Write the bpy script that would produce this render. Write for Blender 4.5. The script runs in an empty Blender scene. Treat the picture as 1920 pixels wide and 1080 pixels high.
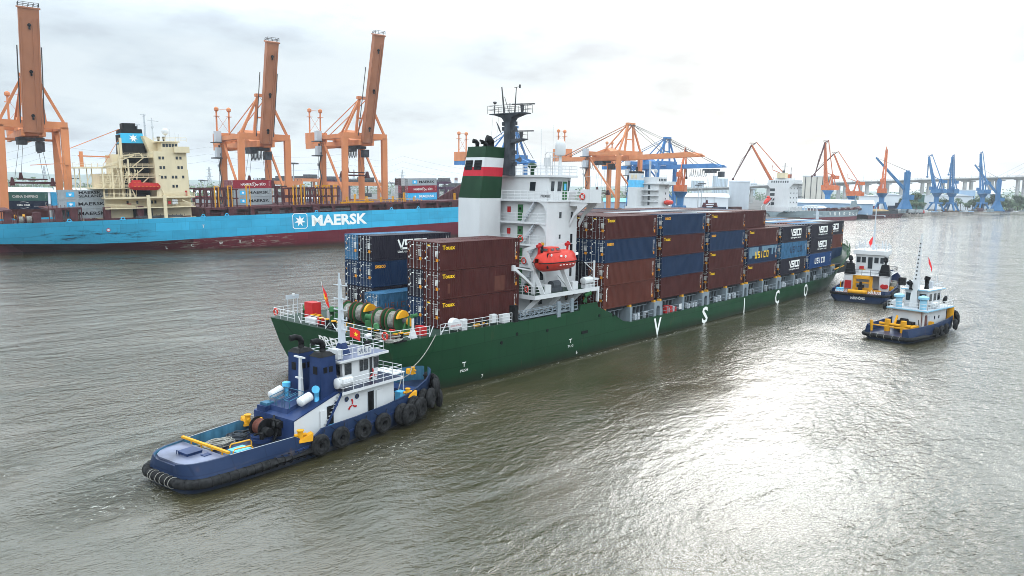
import bpy, bmesh, math, random
from mathutils import Vector, Matrix
from math import radians, sin, cos, pi
random.seed(7)
sc = bpy.context.scene
COL = sc.collection
# ---------------------------------------------------------------- camera
FPX, PITCH, ROLL, HEAD = 1438.5, radians(7.563), radians(0.903), radians(40.994)
CAM = Vector((-52.905, -55.543, 20.1))
FW = Vector((cos(HEAD) * cos(PITCH), sin(HEAD) * cos(PITCH), -sin(PITCH)))
RT0 = Vector((sin(HEAD), -cos(HEAD), 0)); UP0 = RT0.cross(FW)
RT = RT0 * cos(ROLL) + UP0 * sin(ROLL); UP = -RT0 * sin(ROLL) + UP0 * cos(ROLL)
cam = bpy.data.cameras.new("camera"); cam.sensor_width = 36; cam.lens = 36 * FPX / 1920
cam.clip_start = 0.5; cam.clip_end = 20000
cam_ob = bpy.data.objects.new("camera", cam); COL.objects.link(cam_ob)
cam_ob.matrix_world = Matrix(((RT.x, UP.x, -FW.x, CAM.x), (RT.y, UP.y, -FW.y, CAM.y), (RT.z, UP.z, -FW.z, CAM.z), (0, 0, 0, 1)))
sc.camera = cam_ob
sc.cycles.filter_width = 0.9
# ---------------------------------------------------------------- sky, sun, exposure
SUN_AZ, SUN_EL = radians(22.0), radians(23.0)
SUND = Vector((cos(SUN_AZ) * cos(SUN_EL), sin(SUN_AZ) * cos(SUN_EL), sin(SUN_EL)))
sc.view_settings.view_transform = 'Standard'; sc.view_settings.look = 'None'
sc.view_settings.exposure = 0.0; sc.view_settings.gamma = 1.0
SKYOFF = (7.7, 4.2, 0.0)
W = bpy.data.worlds.new("World"); sc.world = W; W.use_nodes = True
nt = W.node_tree; nt.nodes.clear()
def N(t, typ, **kw):
    n = t.nodes.new(typ)
    for k, v in kw.items(): setattr(n, k, v)
    return n
def lk(t, a, b): t.links.new(a, b)
def mth(t, op, a, b=None, clamp=False):
    n = N(t, 'ShaderNodeMath', operation=op); n.use_clamp = clamp
    for i, v in enumerate((a, b)):
        if v is None: continue
        if isinstance(v, (int, float)): n.inputs[i].default_value = v
        else: lk(t, v, n.inputs[i])
    return n.outputs[0]
def ramp(t, fac, stops):
    n = N(t, 'ShaderNodeValToRGB'); e = n.color_ramp.elements
    while len(e) > 1: e.remove(e[-1])
    e[0].position, e[0].color = stops[0][0], (*stops[0][1], 1)
    for p, c in stops[1:]:
        q = e.new(p); q.color = (*c, 1)
    lk(t, fac, n.inputs[0]); return n.outputs[0]
sky = N(nt, 'ShaderNodeTexSky', sky_type='NISHITA'); sky.sun_disc = False
sky.sun_elevation = SUN_EL; sky.sun_rotation = pi / 2 - SUN_AZ
sky.air_density = 1.0; sky.dust_density = 2.0
tc = N(nt, 'ShaderNodeTexCoord'); sep = N(nt, 'ShaderNodeSeparateXYZ'); lk(nt, tc.outputs['Generated'], sep.inputs[0])
zz = mth(nt, 'MAXIMUM', sep.outputs['Z'], 0.0)
den = mth(nt, 'ADD', zz, 0.22)
cmb = N(nt, 'ShaderNodeCombineXYZ')
lk(nt, mth(nt, 'DIVIDE', sep.outputs['X'], den), cmb.inputs[0]); lk(nt, mth(nt, 'DIVIDE', sep.outputs['Y'], den), cmb.inputs[1])
n1 = N(nt, 'ShaderNodeTexNoise'); n1.inputs['Scale'].default_value = 1.35; n1.inputs['Detail'].default_value = 7; n1.inputs['Roughness'].default_value = 0.52
off_ = N(nt, 'ShaderNodeVectorMath', operation='ADD'); lk(nt, cmb.outputs[0], off_.inputs[0]); off_.inputs[1].default_value = SKYOFF; cmb = off_
lk(nt, cmb.outputs[0], n1.inputs['Vector'])
n2 = N(nt, 'ShaderNodeTexNoise'); n2.inputs['Scale'].default_value = 3.4; n2.inputs['Detail'].default_value = 6; n2.inputs['Roughness'].default_value = 0.5
lk(nt, cmb.outputs[0], n2.inputs['Vector'])
dens = mth(nt, 'ADD', mth(nt, 'MULTIPLY', n1.outputs[0], 0.65), mth(nt, 'MULTIPLY', n2.outputs[0], 0.35))
# thin grey undersides of cloud against the bright overcast
grey = ramp(nt, dens, [(0.44, (10.0, 11.1, 11.8)), (0.52, (8.8, 10.0, 10.9)), (0.62, (6.6, 7.5, 8.5))])
# overcast is brighter overhead than at the horizon, and brighter round the veiled sun
dotn = N(nt, 'ShaderNodeVectorMath', operation='DOT_PRODUCT'); lk(nt, tc.outputs['Generated'], dotn.inputs[0]); dotn.inputs[1].default_value = SUND
dp = mth(nt, 'MAXIMUM', dotn.outputs['Value'], 0.0)
glow = mth(nt, 'ADD', mth(nt, 'MULTIPLY', mth(nt, 'POWER', dp, 30.0), 0.10), mth(nt, 'MULTIPLY', mth(nt, 'POWER', dp, 6.0), 0.06))
mr = N(nt, 'ShaderNodeMapRange', interpolation_type='SMOOTHSTEP'); lk(nt, zz, mr.inputs[0])
for i, q in enumerate((0.15, 0.37, 0.80, 3.3)): mr.inputs[i + 1].default_value = q
bright = mth(nt, 'ADD', mr.outputs[0], glow)
cl = N(nt, 'ShaderNodeVectorMath', operation='SCALE'); lk(nt, grey, cl.inputs[0]); lk(nt, bright, cl.inputs['Scale'])
mx = N(nt, 'ShaderNodeMix', data_type='RGBA'); mx.inputs[0].default_value = 0.88
lk(nt, sky.outputs[0], mx.inputs[6]); lk(nt, cl.outputs[0], mx.inputs[7])
bg = N(nt, 'ShaderNodeBackground'); bg.inputs['Strength'].default_value = 0.10
lk(nt, mx.outputs[2], bg.inputs[0])
lk(nt, bg.outputs[0], N(nt, 'ShaderNodeOutputWorld').inputs[0])
sl = bpy.data.lights.new("sun", 'SUN'); sl.energy = 0.55; sl.angle = radians(17); sl.color = (1, .96, .9)
so = bpy.data.objects.new("sun", sl); COL.objects.link(so); so.rotation_euler = (-SUND).to_track_quat('-Z', 'Y').to_euler(); so.location = (0, 0, 300)
# ---------------------------------------------------------------- materials
def new_mat(name):
    m = bpy.data.materials.new(name); m.use_nodes = True; m.node_tree.nodes.clear(); return m, m.node_tree
def paint(name, c, rough=0.5, metal=0.0, wear=0.12, scale=0.6, rust=0.0, streak=4.0, rustc=(0.16, 0.06, 0.03), spec=0.10, bump=0.0):
    """painted steel: slow tone variation, vertical streaks of dirt, optional rust blooms"""
    m, t = new_mat(name)
    b = N(t, 'ShaderNodeBsdfPrincipled'); b.inputs['Roughness'].default_value = rough; b.inputs['Metallic'].default_value = metal
    b.inputs['Specular IOR Level'].default_value = spec
    o = N(t, 'ShaderNodeOutputMaterial'); lk(t, b.outputs[0], o.inputs[0])
    tcn = N(t, 'ShaderNodeTexCoord'); mp = N(t, 'ShaderNodeMapping'); mp.inputs['Scale'].default_value = (scale * streak, scale * streak, scale)
    info = N(t, 'ShaderNodeObjectInfo'); cb = N(t, 'ShaderNodeVectorMath', operation='ADD')
    off = N(t, 'ShaderNodeCombineXYZ')
    r = mth(t, 'MULTIPLY', info.outputs['Random'], 40.0)
    for i in range(3): lk(t, r, off.inputs[i])
    lk(t, tcn.outputs['Object'], cb.inputs[0]); lk(t, off.outputs[0], cb.inputs[1])
    lk(t, cb.outputs[0], mp.inputs[0])
    ns = N(t, 'ShaderNodeTexNoise'); ns.inputs['Scale'].default_value = 1.0; ns.inputs['Detail'].default_value = 5; lk(t, mp.outputs[0], ns.inputs['Vector'])
    nb = N(t, 'ShaderNodeTexNoise'); nb.inputs['Scale'].default_value = scale * 1.3; nb.inputs['Detail'].default_value = 6; lk(t, cb.outputs[0], nb.inputs['Vector'])
    f = mth(t, 'ADD', mth(t, 'MULTIPLY', ns.outputs[0], 0.55), mth(t, 'MULTIPLY', nb.outputs[0], 0.45))
    lo = tuple(x * (1 - wear * 1.5) for x in c); hi = tuple(min(1, x * (1 + wear) + 0.005 * wear / .12) for x in c)
    col = ramp(t, f, [(0.34, lo), (0.66, hi)])
    if rust > 0:
        k = N(t, 'ShaderNodeMix', data_type='RGBA')
        rf = ramp(t, ns.outputs[0], [(0.72 - rust * .2, (0, 0, 0)), (0.84 - rust * .2, (1, 1, 1))])
        nb2 = mth(t, 'MULTIPLY', rf, mth(t, 'MULTIPLY', nb.outputs[0], 1.1), clamp=True)
        lk(t, nb2, k.inputs[0]); lk(t, col, k.inputs[6]); k.inputs[7].default_value = (*rustc, 1); col = k.outputs[2]
    lk(t, col, b.inputs['Base Color'])
    if bump:
        bp = N(t, 'ShaderNodeBump'); bp.inputs['Strength'].default_value = bump; bp.inputs['Distance'].default_value = 0.02
        lk(t, nb.outputs[0], bp.inputs['Height']); lk(t, bp.outputs[0], b.inputs['Normal'])
    return m
def flat(name, c, rough=0.5, metal=0.0, spec=0.4):
    m, t = new_mat(name)
    b = N(t, 'ShaderNodeBsdfPrincipled'); b.inputs['Base Color'].default_value = (*c, 1); b.inputs['Roughness'].default_value = rough
    b.inputs['Metallic'].default_value = metal; b.inputs['Specular IOR Level'].default_value = spec
    lk(t, b.outputs[0], N(t, 'ShaderNodeOutputMaterial').inputs[0]); return m
HAZE = 0.00013
M = {}
KB = 0.34   # tuned with the exposure: scales base colours down to suit the bright sky
def P(k, c, *a, **kw): M[k] = paint(k, tuple(x * KB for x in c), *a, **kw)
def PA(k, c, *a, **kw): M[k] = paint(k, c, *a, **kw)
P('green', (.020, .105, .042), .42, wear=.14, scale=.22, streak=2.5, rust=.05)
P('deck_green', (.05, .11, .08), .6, wear=.25, scale=.5, streak=1, rust=.2)
PA('white', (.56, .565, .565), .42, wear=.035, scale=.3, rust=.05, rustc=(.5, .38, .24))
P('winch_green', (.10, .36, .13), .5, rust=.15)
PA('grey', (0.2, 0.235, 0.26), .55, wear=.12, rust=.08)
P('dkgrey', (.075, .09, .105), .6, wear=.25)
P('black', (.018, .018, .02), .6, wear=.2)
PA('soot', (.055, .062, .072), .7, wear=.3, streak=2)
PA('red', (0.42, 0.02, 0.02), .45)
PA('funnel_red', (0.45, 0.02, 0.035), .45, wear=.06)
PA('yellow', (0.6, 0.28, 0.012), .5, rust=.08)
PA('cone', (0.62, 0.3, 0.03), .5, wear=.2)
PA('orange', (.50, .038, .024), .35, wear=.08)
PA('rope', (0.26, 0.25, 0.22), .9, wear=.3, scale=4, streak=1)
PA('tug_blue', (0.016, 0.034, 0.1), .36, wear=.18, scale=.5, streak=2, rust=.04)
PA('tug_deck', (.12, .135, .20), .28, wear=.4, scale=.45, streak=1, rust=.05)
P('tug_floor', (.045, .075, .18), .3, wear=.45, scale=.5, streak=1, rust=.08)
PA('cyan', (0.11, 0.46, 0.74), .45)
PA('rubber', (.009, .009, .0095), .8, wear=.4, scale=3, streak=1, bump=.4, spec=.12)
PA('crane_boom', (.36, .15, .08), .55, wear=.1, scale=.12, streak=3, rust=.05)  # crane orange browned: underside shade and dirt put into the colour
PA('maersk', (0.05, 0.42, 0.66), .45, wear=.07, scale=.10, streak=5, rust=.10, rustc=(.06, .12, .13))
PA('boot', (0.135, 0.021, 0.032), .55, wear=.18, scale=.12, streak=3, rust=.03, rustc=(.45, .4, .35))
PA('maroon', (0.075, 0.022, 0.025), .65, wear=.25, scale=.4, rust=.1)
PA('tan', (.64, .54, .36), .5, wear=.06, scale=.2, rust=.08, rustc=(.4, .28, .15))
PA('crane', (.56, .21, .09), .5, wear=.10, scale=.12, streak=3, rust=.04)
PA('crane_far', (0.6, 0.23, 0.1), .5, wear=.10, scale=.12, streak=3)
PA('harbour_orange', (0.5, 0.13, 0.045), .5, wear=.1, scale=.3)
PA('harbour_blue', (.035, .145, .31), .5, wear=.12, scale=.2)
PA('crane_blue', (.06, .19, .42), .5, wear=.12, scale=.2)
P('steel', (.22, .22, .23), .5, wear=.2)
PA('galv', (0.36, 0.38, 0.39), .45, wear=.1)
PA('lightgrey', (0.46, 0.49, 0.52), .5, wear=.06, scale=.08)
PA('hull_grey', (0.2, 0.25, 0.27), .5, wear=.12, scale=.12, streak=3)
PA('concrete', (0.36, 0.36, 0.35), .85, wear=.22, scale=.12, streak=1)
P('quay', (.30, .28, .26), .9, wear=.3, scale=.05, streak=1)
PA('shed', (0.62, 0.65, 0.68), .6, wear=.05, scale=.05)
PA('shed_roof', (0.6, 0.64, 0.68), .5, wear=.10, scale=.04)
PA('bluewall', (0.3, 0.42, 0.56), .6, wear=.08, scale=.05)
PA('tower_glass', (0.42, 0.52, 0.6), .35, wear=.15, scale=.03)
PA('sand', (0.36, 0.25, 0.13), .95, wear=.2, scale=.3, streak=1)
P('purple', (.18, .06, .16), .6)
P('bark', (.10, .075, .055), .9, wear=.3, scale=2)
P('wood', (.30, .20, .12), .8, wear=.3)
PA('letter', (0.8, 0.8, 0.76), .5, wear=.03)
PA('letter_worn', (0.55, 0.55, 0.5), .6, wear=.25, scale=2)
PA('letter_yellow', (0.8, 0.5, 0.02), .5, wear=.05)
PA('letter_orange', (0.8, 0.36, 0.03), .5, wear=.05)
P('letter_black', (.02, .02, .03), .6)
PA('sticker', (0.62, 0.24, 0.02), .5)
P('pinkish', (.45, .22, .20), .6)
def hullpaint(name, c, pl=(7.0, 2.0), grime=.9, wl=0.0, rust=.3, scuff=None, rough=.42, axis='X'):
    """welded plating: faint plate tone steps and seams, weeping rust, fouling at the waterline, fender scuffs"""
    m, t = new_mat(name); b = N(t, 'ShaderNodeBsdfPrincipled'); b.inputs['Specular IOR Level'].default_value = .12
    lk(t, b.outputs[0], N(t, 'ShaderNodeOutputMaterial').inputs[0])
    tcn = N(t, 'ShaderNodeTexCoord'); sp_ = N(t, 'ShaderNodeSeparateXYZ'); lk(t, tcn.outputs['Object'], sp_.inputs[0])
    X, Y, Z = sp_.outputs
    cb = N(t, 'ShaderNodeCombineXYZ'); lk(t, mth(t, 'ADD', X, mth(t, 'MULTIPLY', Y, .3)), cb.inputs[0]); lk(t, Z, cb.inputs[1])
    br = N(t, 'ShaderNodeTexBrick'); lk(t, cb.outputs[0], br.inputs['Vector']); br.inputs['Scale'].default_value = 1
    br.inputs['Brick Width'].default_value = pl[0]; br.inputs['Row Height'].default_value = pl[1]; br.inputs['Mortar Size'].default_value = .045; br.inputs['Bias'].default_value = 0
    for i, k in enumerate((.84, 1.16, .66)): br.inputs[1 + i].default_value = (*[x * k for x in c], 1)
    def nz(sx, sz, det, rough_=.55):
        mp = N(t, 'ShaderNodeMapping'); mp.inputs['Scale'].default_value = (sx, sx, sz); lk(t, tcn.outputs['Object'], mp.inputs[0])
        n = N(t, 'ShaderNodeTexNoise'); n.inputs['Scale'].default_value = 1; n.inputs['Detail'].default_value = det; n.inputs['Roughness'].default_value = rough_; lk(t, mp.outputs[0], n.inputs['Vector']); return n.outputs[0]
    def over(col, fac, cc):
        k = N(t, 'ShaderNodeMix', data_type='RGBA'); lk(t, fac, k.inputs[0]); lk(t, col, k.inputs[6]); k.inputs[7].default_value = (*cc, 1); return k.outputs[2]
    col = br.outputs[0]
    f = ramp(t, nz(.16, .3, 6), [(.3, (0, 0, 0)), (.7, (1, 1, 1))]); col = over(col, mth(t, 'MULTIPLY', f, .32), tuple(x * 1.5 + .006 for x in c))
    col = over(col, mth(t, 'MULTIPLY', ramp(t, nz(1.4, .10, 5), [(.56, (0, 0, 0)), (.75, (1, 1, 1))]), .35), tuple(x * .55 for x in c))
    rs_ = mth(t, 'MULTIPLY', ramp(t, nz(1.1, .16, 6), [(.64, (0, 0, 0)), (.76, (1, 1, 1))]), mth(t, 'MULTIPLY', ramp(t, nz(.09, .2, 3), [(.45, (0, 0, 0)), (.6, (1, 1, 1))]), rust)); col = over(col, rs_, (.13, .062, .03))
    gz_ = mth(t, 'SUBTRACT', wl + grime, mth(t, 'ADD', Z, mth(t, 'MULTIPLY', nz(.5, .8, 5), -.9)))
    g = mth(t, 'MULTIPLY', gz_, .9, clamp=True); col = over(col, mth(t, 'MULTIPLY', g, .75), (.020, .022, .014))
    if scuff:
        z0, z1, x0, x1, cc = scuff
        mk_ = lambda v, a, w: mth(t, 'MULTIPLY', mth(t, 'SUBTRACT', v, a), w, clamp=True)
        band = mth(t, 'MULTIPLY', mth(t, 'MULTIPLY', mk_(Z, z0, 1.2), mk_(mth(t, 'MULTIPLY', Z, -1.0), -z1, 1.2)), mth(t, 'MULTIPLY', mk_(X, x0, .1), mk_(mth(t, 'MULTIPLY', X, -1.0), -x1, .1)))
        sc_ = mth(t, 'MULTIPLY', ramp(t, nz(.22, 1.8, 6, .7), [(.53, (0, 0, 0)), (.60, (1, 1, 1))]), band); col = over(col, mth(t, 'MULTIPLY', sc_, .85), cc)
    lk(t, col, b.inputs['Base Color']); lk(t, mth(t, 'ADD', mth(t, 'MULTIPLY', f, .2), rough - .05), b.inputs['Roughness'])
    bp = N(t, 'ShaderNodeBump'); bp.inputs['Strength'].default_value = .25; bp.inputs['Distance'].default_value = .05; lk(t, nz(.45, .5, 3), bp.inputs['Height']); lk(t, bp.outputs[0], b.inputs['Normal'])
    M[name] = m
hullpaint('hull_green', (.0085, .044, .018), rust=.6, grime=.75)
hullpaint('hull_sky', (.032, .315, .50), pl=(9, 2.4), grime=-20, rust=.55, scuff=(4.9, 8.6, -88, -52, (.012, .03, .035)))
hullpaint('hull_boot', (.115, .0105, .019), pl=(9, 2.4), grime=1.2, rust=.15, scuff=(1.0, 4.6, -58, -10, (.25, .20, .16)))
hullpaint('hull_tug', (.015, .029, .070), pl=(2.4, 1.2), grime=.25, rust=.5, rough=.38, scuff=(-.2, 1.6, -1, 30, (.10, .085, .07)))
hullpaint('hull_far', (.20, .25, .27), grime=-9, rust=.3)
PA('silo', (.58, .55, .48), .7, wear=.1, scale=.06)
PA('quay_wall', (.34, .30, .26), .9, wear=.3, scale=.2, streak=1)
PA('teal', (.035, .12, .19), .5, wear=.3, rust=.1)
PA('rust', (.13, .045, .03), .7, wear=.3)
PA('palecyan', (.25, .47, .60), .45, wear=.1, rust=.05)
M['glass'] = flat('glass', (.015, .02, .025), .08, spec=.6)
M['glass_grey'] = flat('glass_grey', (.10, .12, .12), .15, spec=.6)
M['cable'] = flat('cable', (.06, .06, .065), .6)
def sway(name, c, rough=.7):
    m, t = new_mat(name); b = N(t, 'ShaderNodeBsdfPrincipled'); b.inputs['Roughness'].default_value = rough
    b.inputs['Base Color'].default_value = (*c, 1)
    lk(t, b.outputs[0], N(t, 'ShaderNodeOutputMaterial').inputs[0]); return m
M['flag'] = sway('flag', (.72, .02, .02)); M['flag_star'] = sway('flag_star', (.9, .65, .02))
def leaf_mat():
    m, t = new_mat('leaf'); b = N(t, 'ShaderNodeBsdfPrincipled'); b.inputs['Roughness'].default_value = .7
    g = N(t, 'ShaderNodeNewGeometry'); lk(t, ramp(t, g.outputs['Random Per Island'], [(0, (.025, .06, .022)), (.6, (.05, .10, .03)), (1, (.10, .14, .05))]), b.inputs['Base Color'])
    lk(t, b.outputs[0], N(t, 'ShaderNodeOutputMaterial').inputs[0]); return m
M['leaf'] = leaf_mat()
# ---------------------------------------------------------------- mesh builder
def frame(d):
    d = Vector(d).normalized(); a = Vector((0, 0, 1)) if abs(d.z) < .95 else Vector((0, 1, 0))
    x = d.cross(a).normalized(); y = x.cross(d).normalized(); return x, y, d
WHOLE = {'lettering', 'draught_marks', 'reflective_tape', 'hull', 'crown', 'mast_opening', 'star_emblem', 'coiled_rope', 'stern_fender', 'fender_lashing', 'lattice', 'steel_scaffold', 'funnel_louvre', 'notice_board', 'name_board', 'tyre_fender', 'propeller_emblem', 'thruster_mark', 'coaming_stay', 'band', 'hatch_cover', 'mooring_deck_frame', 'deck_gear', 'stay_cable', 'drum', 'winch_frame', 'hoist_rope', 'stairs', 'ladder', 'trolley', 'fender_chain', 'halyard', 'bridge_deck', 'doorway', 'door', 'funnel'}
class MB:
    def __init__(s): s.v = []; s.f = []; s.m = []; s.X = None
    def add(s, vs, fs, mat=0):
        o = len(s.v)
        s.v += [tuple(s.X @ Vector(p)) for p in vs] if s.X is not None else [tuple(p) for p in vs]
        s.f += [tuple(o + i for i in f) for f in fs]; s.m += [mat] * len(fs); return s
    def box(s, x0, x1, y0, y1, z0, z1, m=0):
        return s.add([(x0, y0, z0), (x1, y0, z0), (x1, y1, z0), (x0, y1, z0), (x0, y0, z1), (x1, y0, z1), (x1, y1, z1), (x0, y1, z1)],
                     [(0, 3, 2, 1), (4, 5, 6, 7), (0, 1, 5, 4), (1, 2, 6, 5), (2, 3, 7, 6), (3, 0, 4, 7)], m)
    def hexa(s, bot, top, m=0):
        n = len(bot); fs = [tuple(reversed(range(n))), tuple(range(n, 2 * n))]
        fs += [(i, (i + 1) % n, n + (i + 1) % n, n + i) for i in range(n)]
        return s.add(list(bot) + list(top), fs, m)
    def bar(s, p, q, w, h=None, m=0, w2=None, h2=None):
        """box beam; w across, h in the vertical plane of the beam, optionally tapered"""
        h = h or w; w2 = w2 or w; h2 = h2 or h * (w2 / w); p, q = Vector(p), Vector(q); x, y, d = frame(q - p)
        a = [p + x * w / 2 * i + y * h / 2 * j for i, j in ((-1, -1), (1, -1), (1, 1), (-1, 1))]
        b = [q + x * w2 / 2 * i + y * h2 / 2 * j for i, j in ((-1, -1), (1, -1), (1, 1), (-1, 1))]
        return s.hexa(a, b, m)
    def cyl(s, p, q, r, r2=None, n=10, m=0, cap=True):
        r2 = r if r2 is None else r2; p, q = Vector(p), Vector(q); x, y, d = frame(q - p)
        vs = [p + (x * cos(2 * pi * i / n) + y * sin(2 * pi * i / n)) * r for i in range(n)] + [q + (x * cos(2 * pi * i / n) + y * sin(2 * pi * i / n)) * r2 for i in range(n)]
        fs = [(i, (i + 1) % n, n + (i + 1) % n, n + i) for i in range(n)]
        if cap: fs += [tuple(reversed(range(n))), tuple(range(n, 2 * n))]
        return s.add(vs, fs, m)
    def tube(s, path, r, n=5, m=0):
        path = [Vector(p) for p in path]; rings = []; o = []
        for i, p in enumerate(path):
            d = (path[min(i + 1, len(path) - 1)] - path[max(i - 1, 0)]); x, y, _ = frame(d if d.length else Vector((1, 0, 0)))
            if rings:  # keep rings aligned
                px = rings[-1]; x = (px - _ * px.dot(_)); x = x.normalized() if x.length > 1e-6 else px; y = _.cross(x)
            rings.append(x); rr = r[i] if isinstance(r, (list, tuple)) else r
            o += [p + (x * cos(2 * pi * k / n) + y * sin(2 * pi * k / n)) * rr for k in range(n)]
        fs = [(i * n + k, i * n + (k + 1) % n, (i + 1) * n + (k + 1) % n, (i + 1) * n + k) for i in range(len(path) - 1) for k in range(n)]
        fs += [tuple(reversed(range(n))), tuple((len(path) - 1) * n + k for k in range(n))]
        return s.add(o, fs, m)
    def lathe(s, prof, c=(0, 0, 0), n=16, m=0, axis=(0, 0, 1), cap=True):
        c = Vector(c); x, y, d = frame(axis); L = len(prof)
        vs = [c + (x * cos(2 * pi * i / n) + y * sin(2 * pi * i / n)) * r + d * z for r, z in prof for i in range(n)]
        fs = [(j * n + i, j * n + (i + 1) % n, (j + 1) * n + (i + 1) % n, (j + 1) * n + i) for j in range(L - 1) for i in range(n)]
        if cap: fs += [tuple(reversed(range(n))), tuple((L - 1) * n + i for i in range(n))]
        return s.add(vs, fs, m)
    def torus(s, c, axis, R, r, nR=20, nr=8, m=0, knob=0.0):
        c = Vector(c); x, y, d = frame(axis); vs = []
        for i in range(nR):
            a = 2 * pi * i / nR; e = x * cos(a) + y * sin(a); k = 1 + (knob if i % 2 else 0)
            for j in range(nr):
                b = 2 * pi * j / nr; vs.append(c + e * (R + r * cos(b) * (k if cos(b) > .3 else 1)) + d * r * sin(b))
        fs = [(i * nr + j, ((i + 1) % nR) * nr + j, ((i + 1) % nR) * nr + (j + 1) % nr, i * nr + (j + 1) % nr) for i in range(nR) for j in range(nr)]
        return s.add(vs, fs, m)
    def ext(s, poly, vec, m=0):
        poly = [Vector(p) for p in poly]; v = Vector(vec); return s.hexa(poly, [p + v for p in poly], m)
    def loft(s, secs, m=0, close=True, caps=True):
        n = len(secs[0]); vs = [p for q in secs for p in q]; K = n if close else n - 1
        fs = [(i * n + k, i * n + (k + 1) % n, (i + 1) * n + (k + 1) % n, (i + 1) * n + k) for i in range(len(secs) - 1) for k in range(K)]
        if caps: fs += [tuple(reversed(range(n))), tuple((len(secs) - 1) * n + k for k in range(n))]
        return s.add(vs, fs, m)
    def rail(s, path, h=1.0, nb=3, step=1.5, r=.025, m=0, closed=False):
        path = [Vector(p) for p in path]
        if closed: path = path + [path[0]]
        for a, b in zip(path, path[1:]):
            for k in range(nb):
                z = Vector((0, 0, h * (k + 1) / nb)); s.cyl(a + z, b + z, r, n=4, m=m, cap=False)
            n = max(1, round((b - a).length / step))
            for k in range(n + 1):
                p = a.lerp(b, k / n); s.cyl(p, p + Vector((0, 0, h)), r * 1.25, n=4, m=m, cap=False)
        return s
    def pieces(s, eps=.07):
        n = len(s.v); par = list(range(n))
        def find(i):
            while par[i] != i: par[i] = par[par[i]]; i = par[i]
            return i
        for f in s.f:
            a = find(f[0])
            for b in f[1:]:
                b = find(b)
                if a != b: par[b] = a
        isl = {}
        for k, f in enumerate(s.f): isl.setdefault(find(f[0]), []).append(k)
        L = []
        for fs in isl.values():
            vs = {i for k in fs for i in s.f[k]}
            L.append([[min(s.v[i][c] for i in vs) - eps for c in range(3)], [max(s.v[i][c] for i in vs) + eps for c in range(3)], fs])
        done = False
        while not done:
            done = True; out = []
            for q in L:
                for r in out:
                    if all(q[0][c] <= r[1][c] and r[0][c] <= q[1][c] for c in range(3)):
                        r[0] = [min(a, b) for a, b in zip(r[0], q[0])]; r[1] = [max(a, b) for a, b in zip(r[1], q[1])]; r[2] += q[2]; done = False; break
                else: out.append(q)
            L = out
        return [q[2] for q in L]
    def build(s, name, mats, parent=None, smooth=None, loc=None, rz=0, flip=False):
        if parent is not None and name not in WHOLE and len(s.f) < 6000 and s.f:
            P_ = s.pieces()
            if 1 < len(P_) <= 90:
                first = None
                for fs in P_:
                    q = MB(); mp = {}
                    for k in sorted(fs):
                        q.f.append(tuple(mp.setdefault(i, len(mp)) for i in s.f[k])); q.m.append(s.m[k])
                    q.v = [s.v[i] for i in mp]; o = q.build1(name, mats, parent, smooth, loc, rz); first = first or o
                return first
        return s.build1(name, mats, parent, smooth, loc, rz)
    def build1(s, name, mats, parent=None, smooth=None, loc=None, rz=0):
        me = bpy.data.meshes.new(name); me.from_pydata(s.v, [], s.f)
        if isinstance(mats, str): mats = [mats]
        for k in mats: me.materials.append(M[k])
        me.polygons.foreach_set('material_index', s.m); me.update()
        bm = bmesh.new(); bm.from_mesh(me); bmesh.ops.recalc_face_normals(bm, faces=bm.faces); bm.to_mesh(me); bm.free()
        if smooth:
            me.polygons.foreach_set('use_smooth', [True] * len(me.polygons)); me.set_sharp_from_angle(angle=radians(smooth))
        o = bpy.data.objects.new(name, me); COL.objects.link(o)
        if parent is not None: o.parent = parent
        if loc is not None: o.location = loc
        if rz: o.rotation_euler = (0, 0, rz)
        return o
def tag(o, label=None, cat=None, group=None, kind=None):
    if label: o['label'] = label
    if cat: o['category'] = cat
    if group: o['group'] = group
    if kind: o['kind'] = kind
    return o
def thing(name, label, cat, loc=(0, 0, 0), rz=0, group=None, pitch=0):
    o = bpy.data.objects.new(name, None); o.empty_display_size = .3; COL.objects.link(o)
    o.location = loc; o.rotation_euler = (0, pitch, rz); return tag(o, label, cat, group)
def kids(root):
    return [o for o in COL.objects if o.parent is root]
def copy_tree(o, parent=None):
    c = o.copy(); COL.objects.link(c)
    if parent is not None: c.parent = parent
    for ch in o.children: copy_tree(ch, c)
    return c
_txt = {}
def text_geo(s, bold=0.0):
    """letters as a thin mesh: list of verts (x, y) and faces, 1 unit high, left aligned"""
    if (s, bold) in _txt: return _txt[s, bold]
    cu = bpy.data.curves.new('t', 'FONT'); cu.body = s; cu.size = 1.39; cu.offset = bold; cu.resolution_u = 2
    ob = bpy.data.objects.new('t', cu); COL.objects.link(ob)
    me = ob.to_mesh(); vs = [(v.co.x, v.co.y) for v in me.vertices]; fs = [tuple(p.vertices) for p in me.polygons]
    ob.to_mesh_clear(); bpy.data.objects.remove(ob); bpy.data.curves.remove(cu)
    w = max((v[0] for v in vs), default=1); _txt[s, bold] = (vs, fs, w); return vs, fs, w
def put_text(mb, s, org, ux, uy, h, width=None, m=0, bold=0.0, center=False):
    vs, fs, w = text_geo(s, bold); ux, uy, org = Vector(ux), Vector(uy), Vector(org); k = (width / w) if width else h
    o = org - ux * (w * k / 2) if center else org
    mb.add([o + ux * x * k + uy * y * h for x, y in vs], fs, m)
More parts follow.
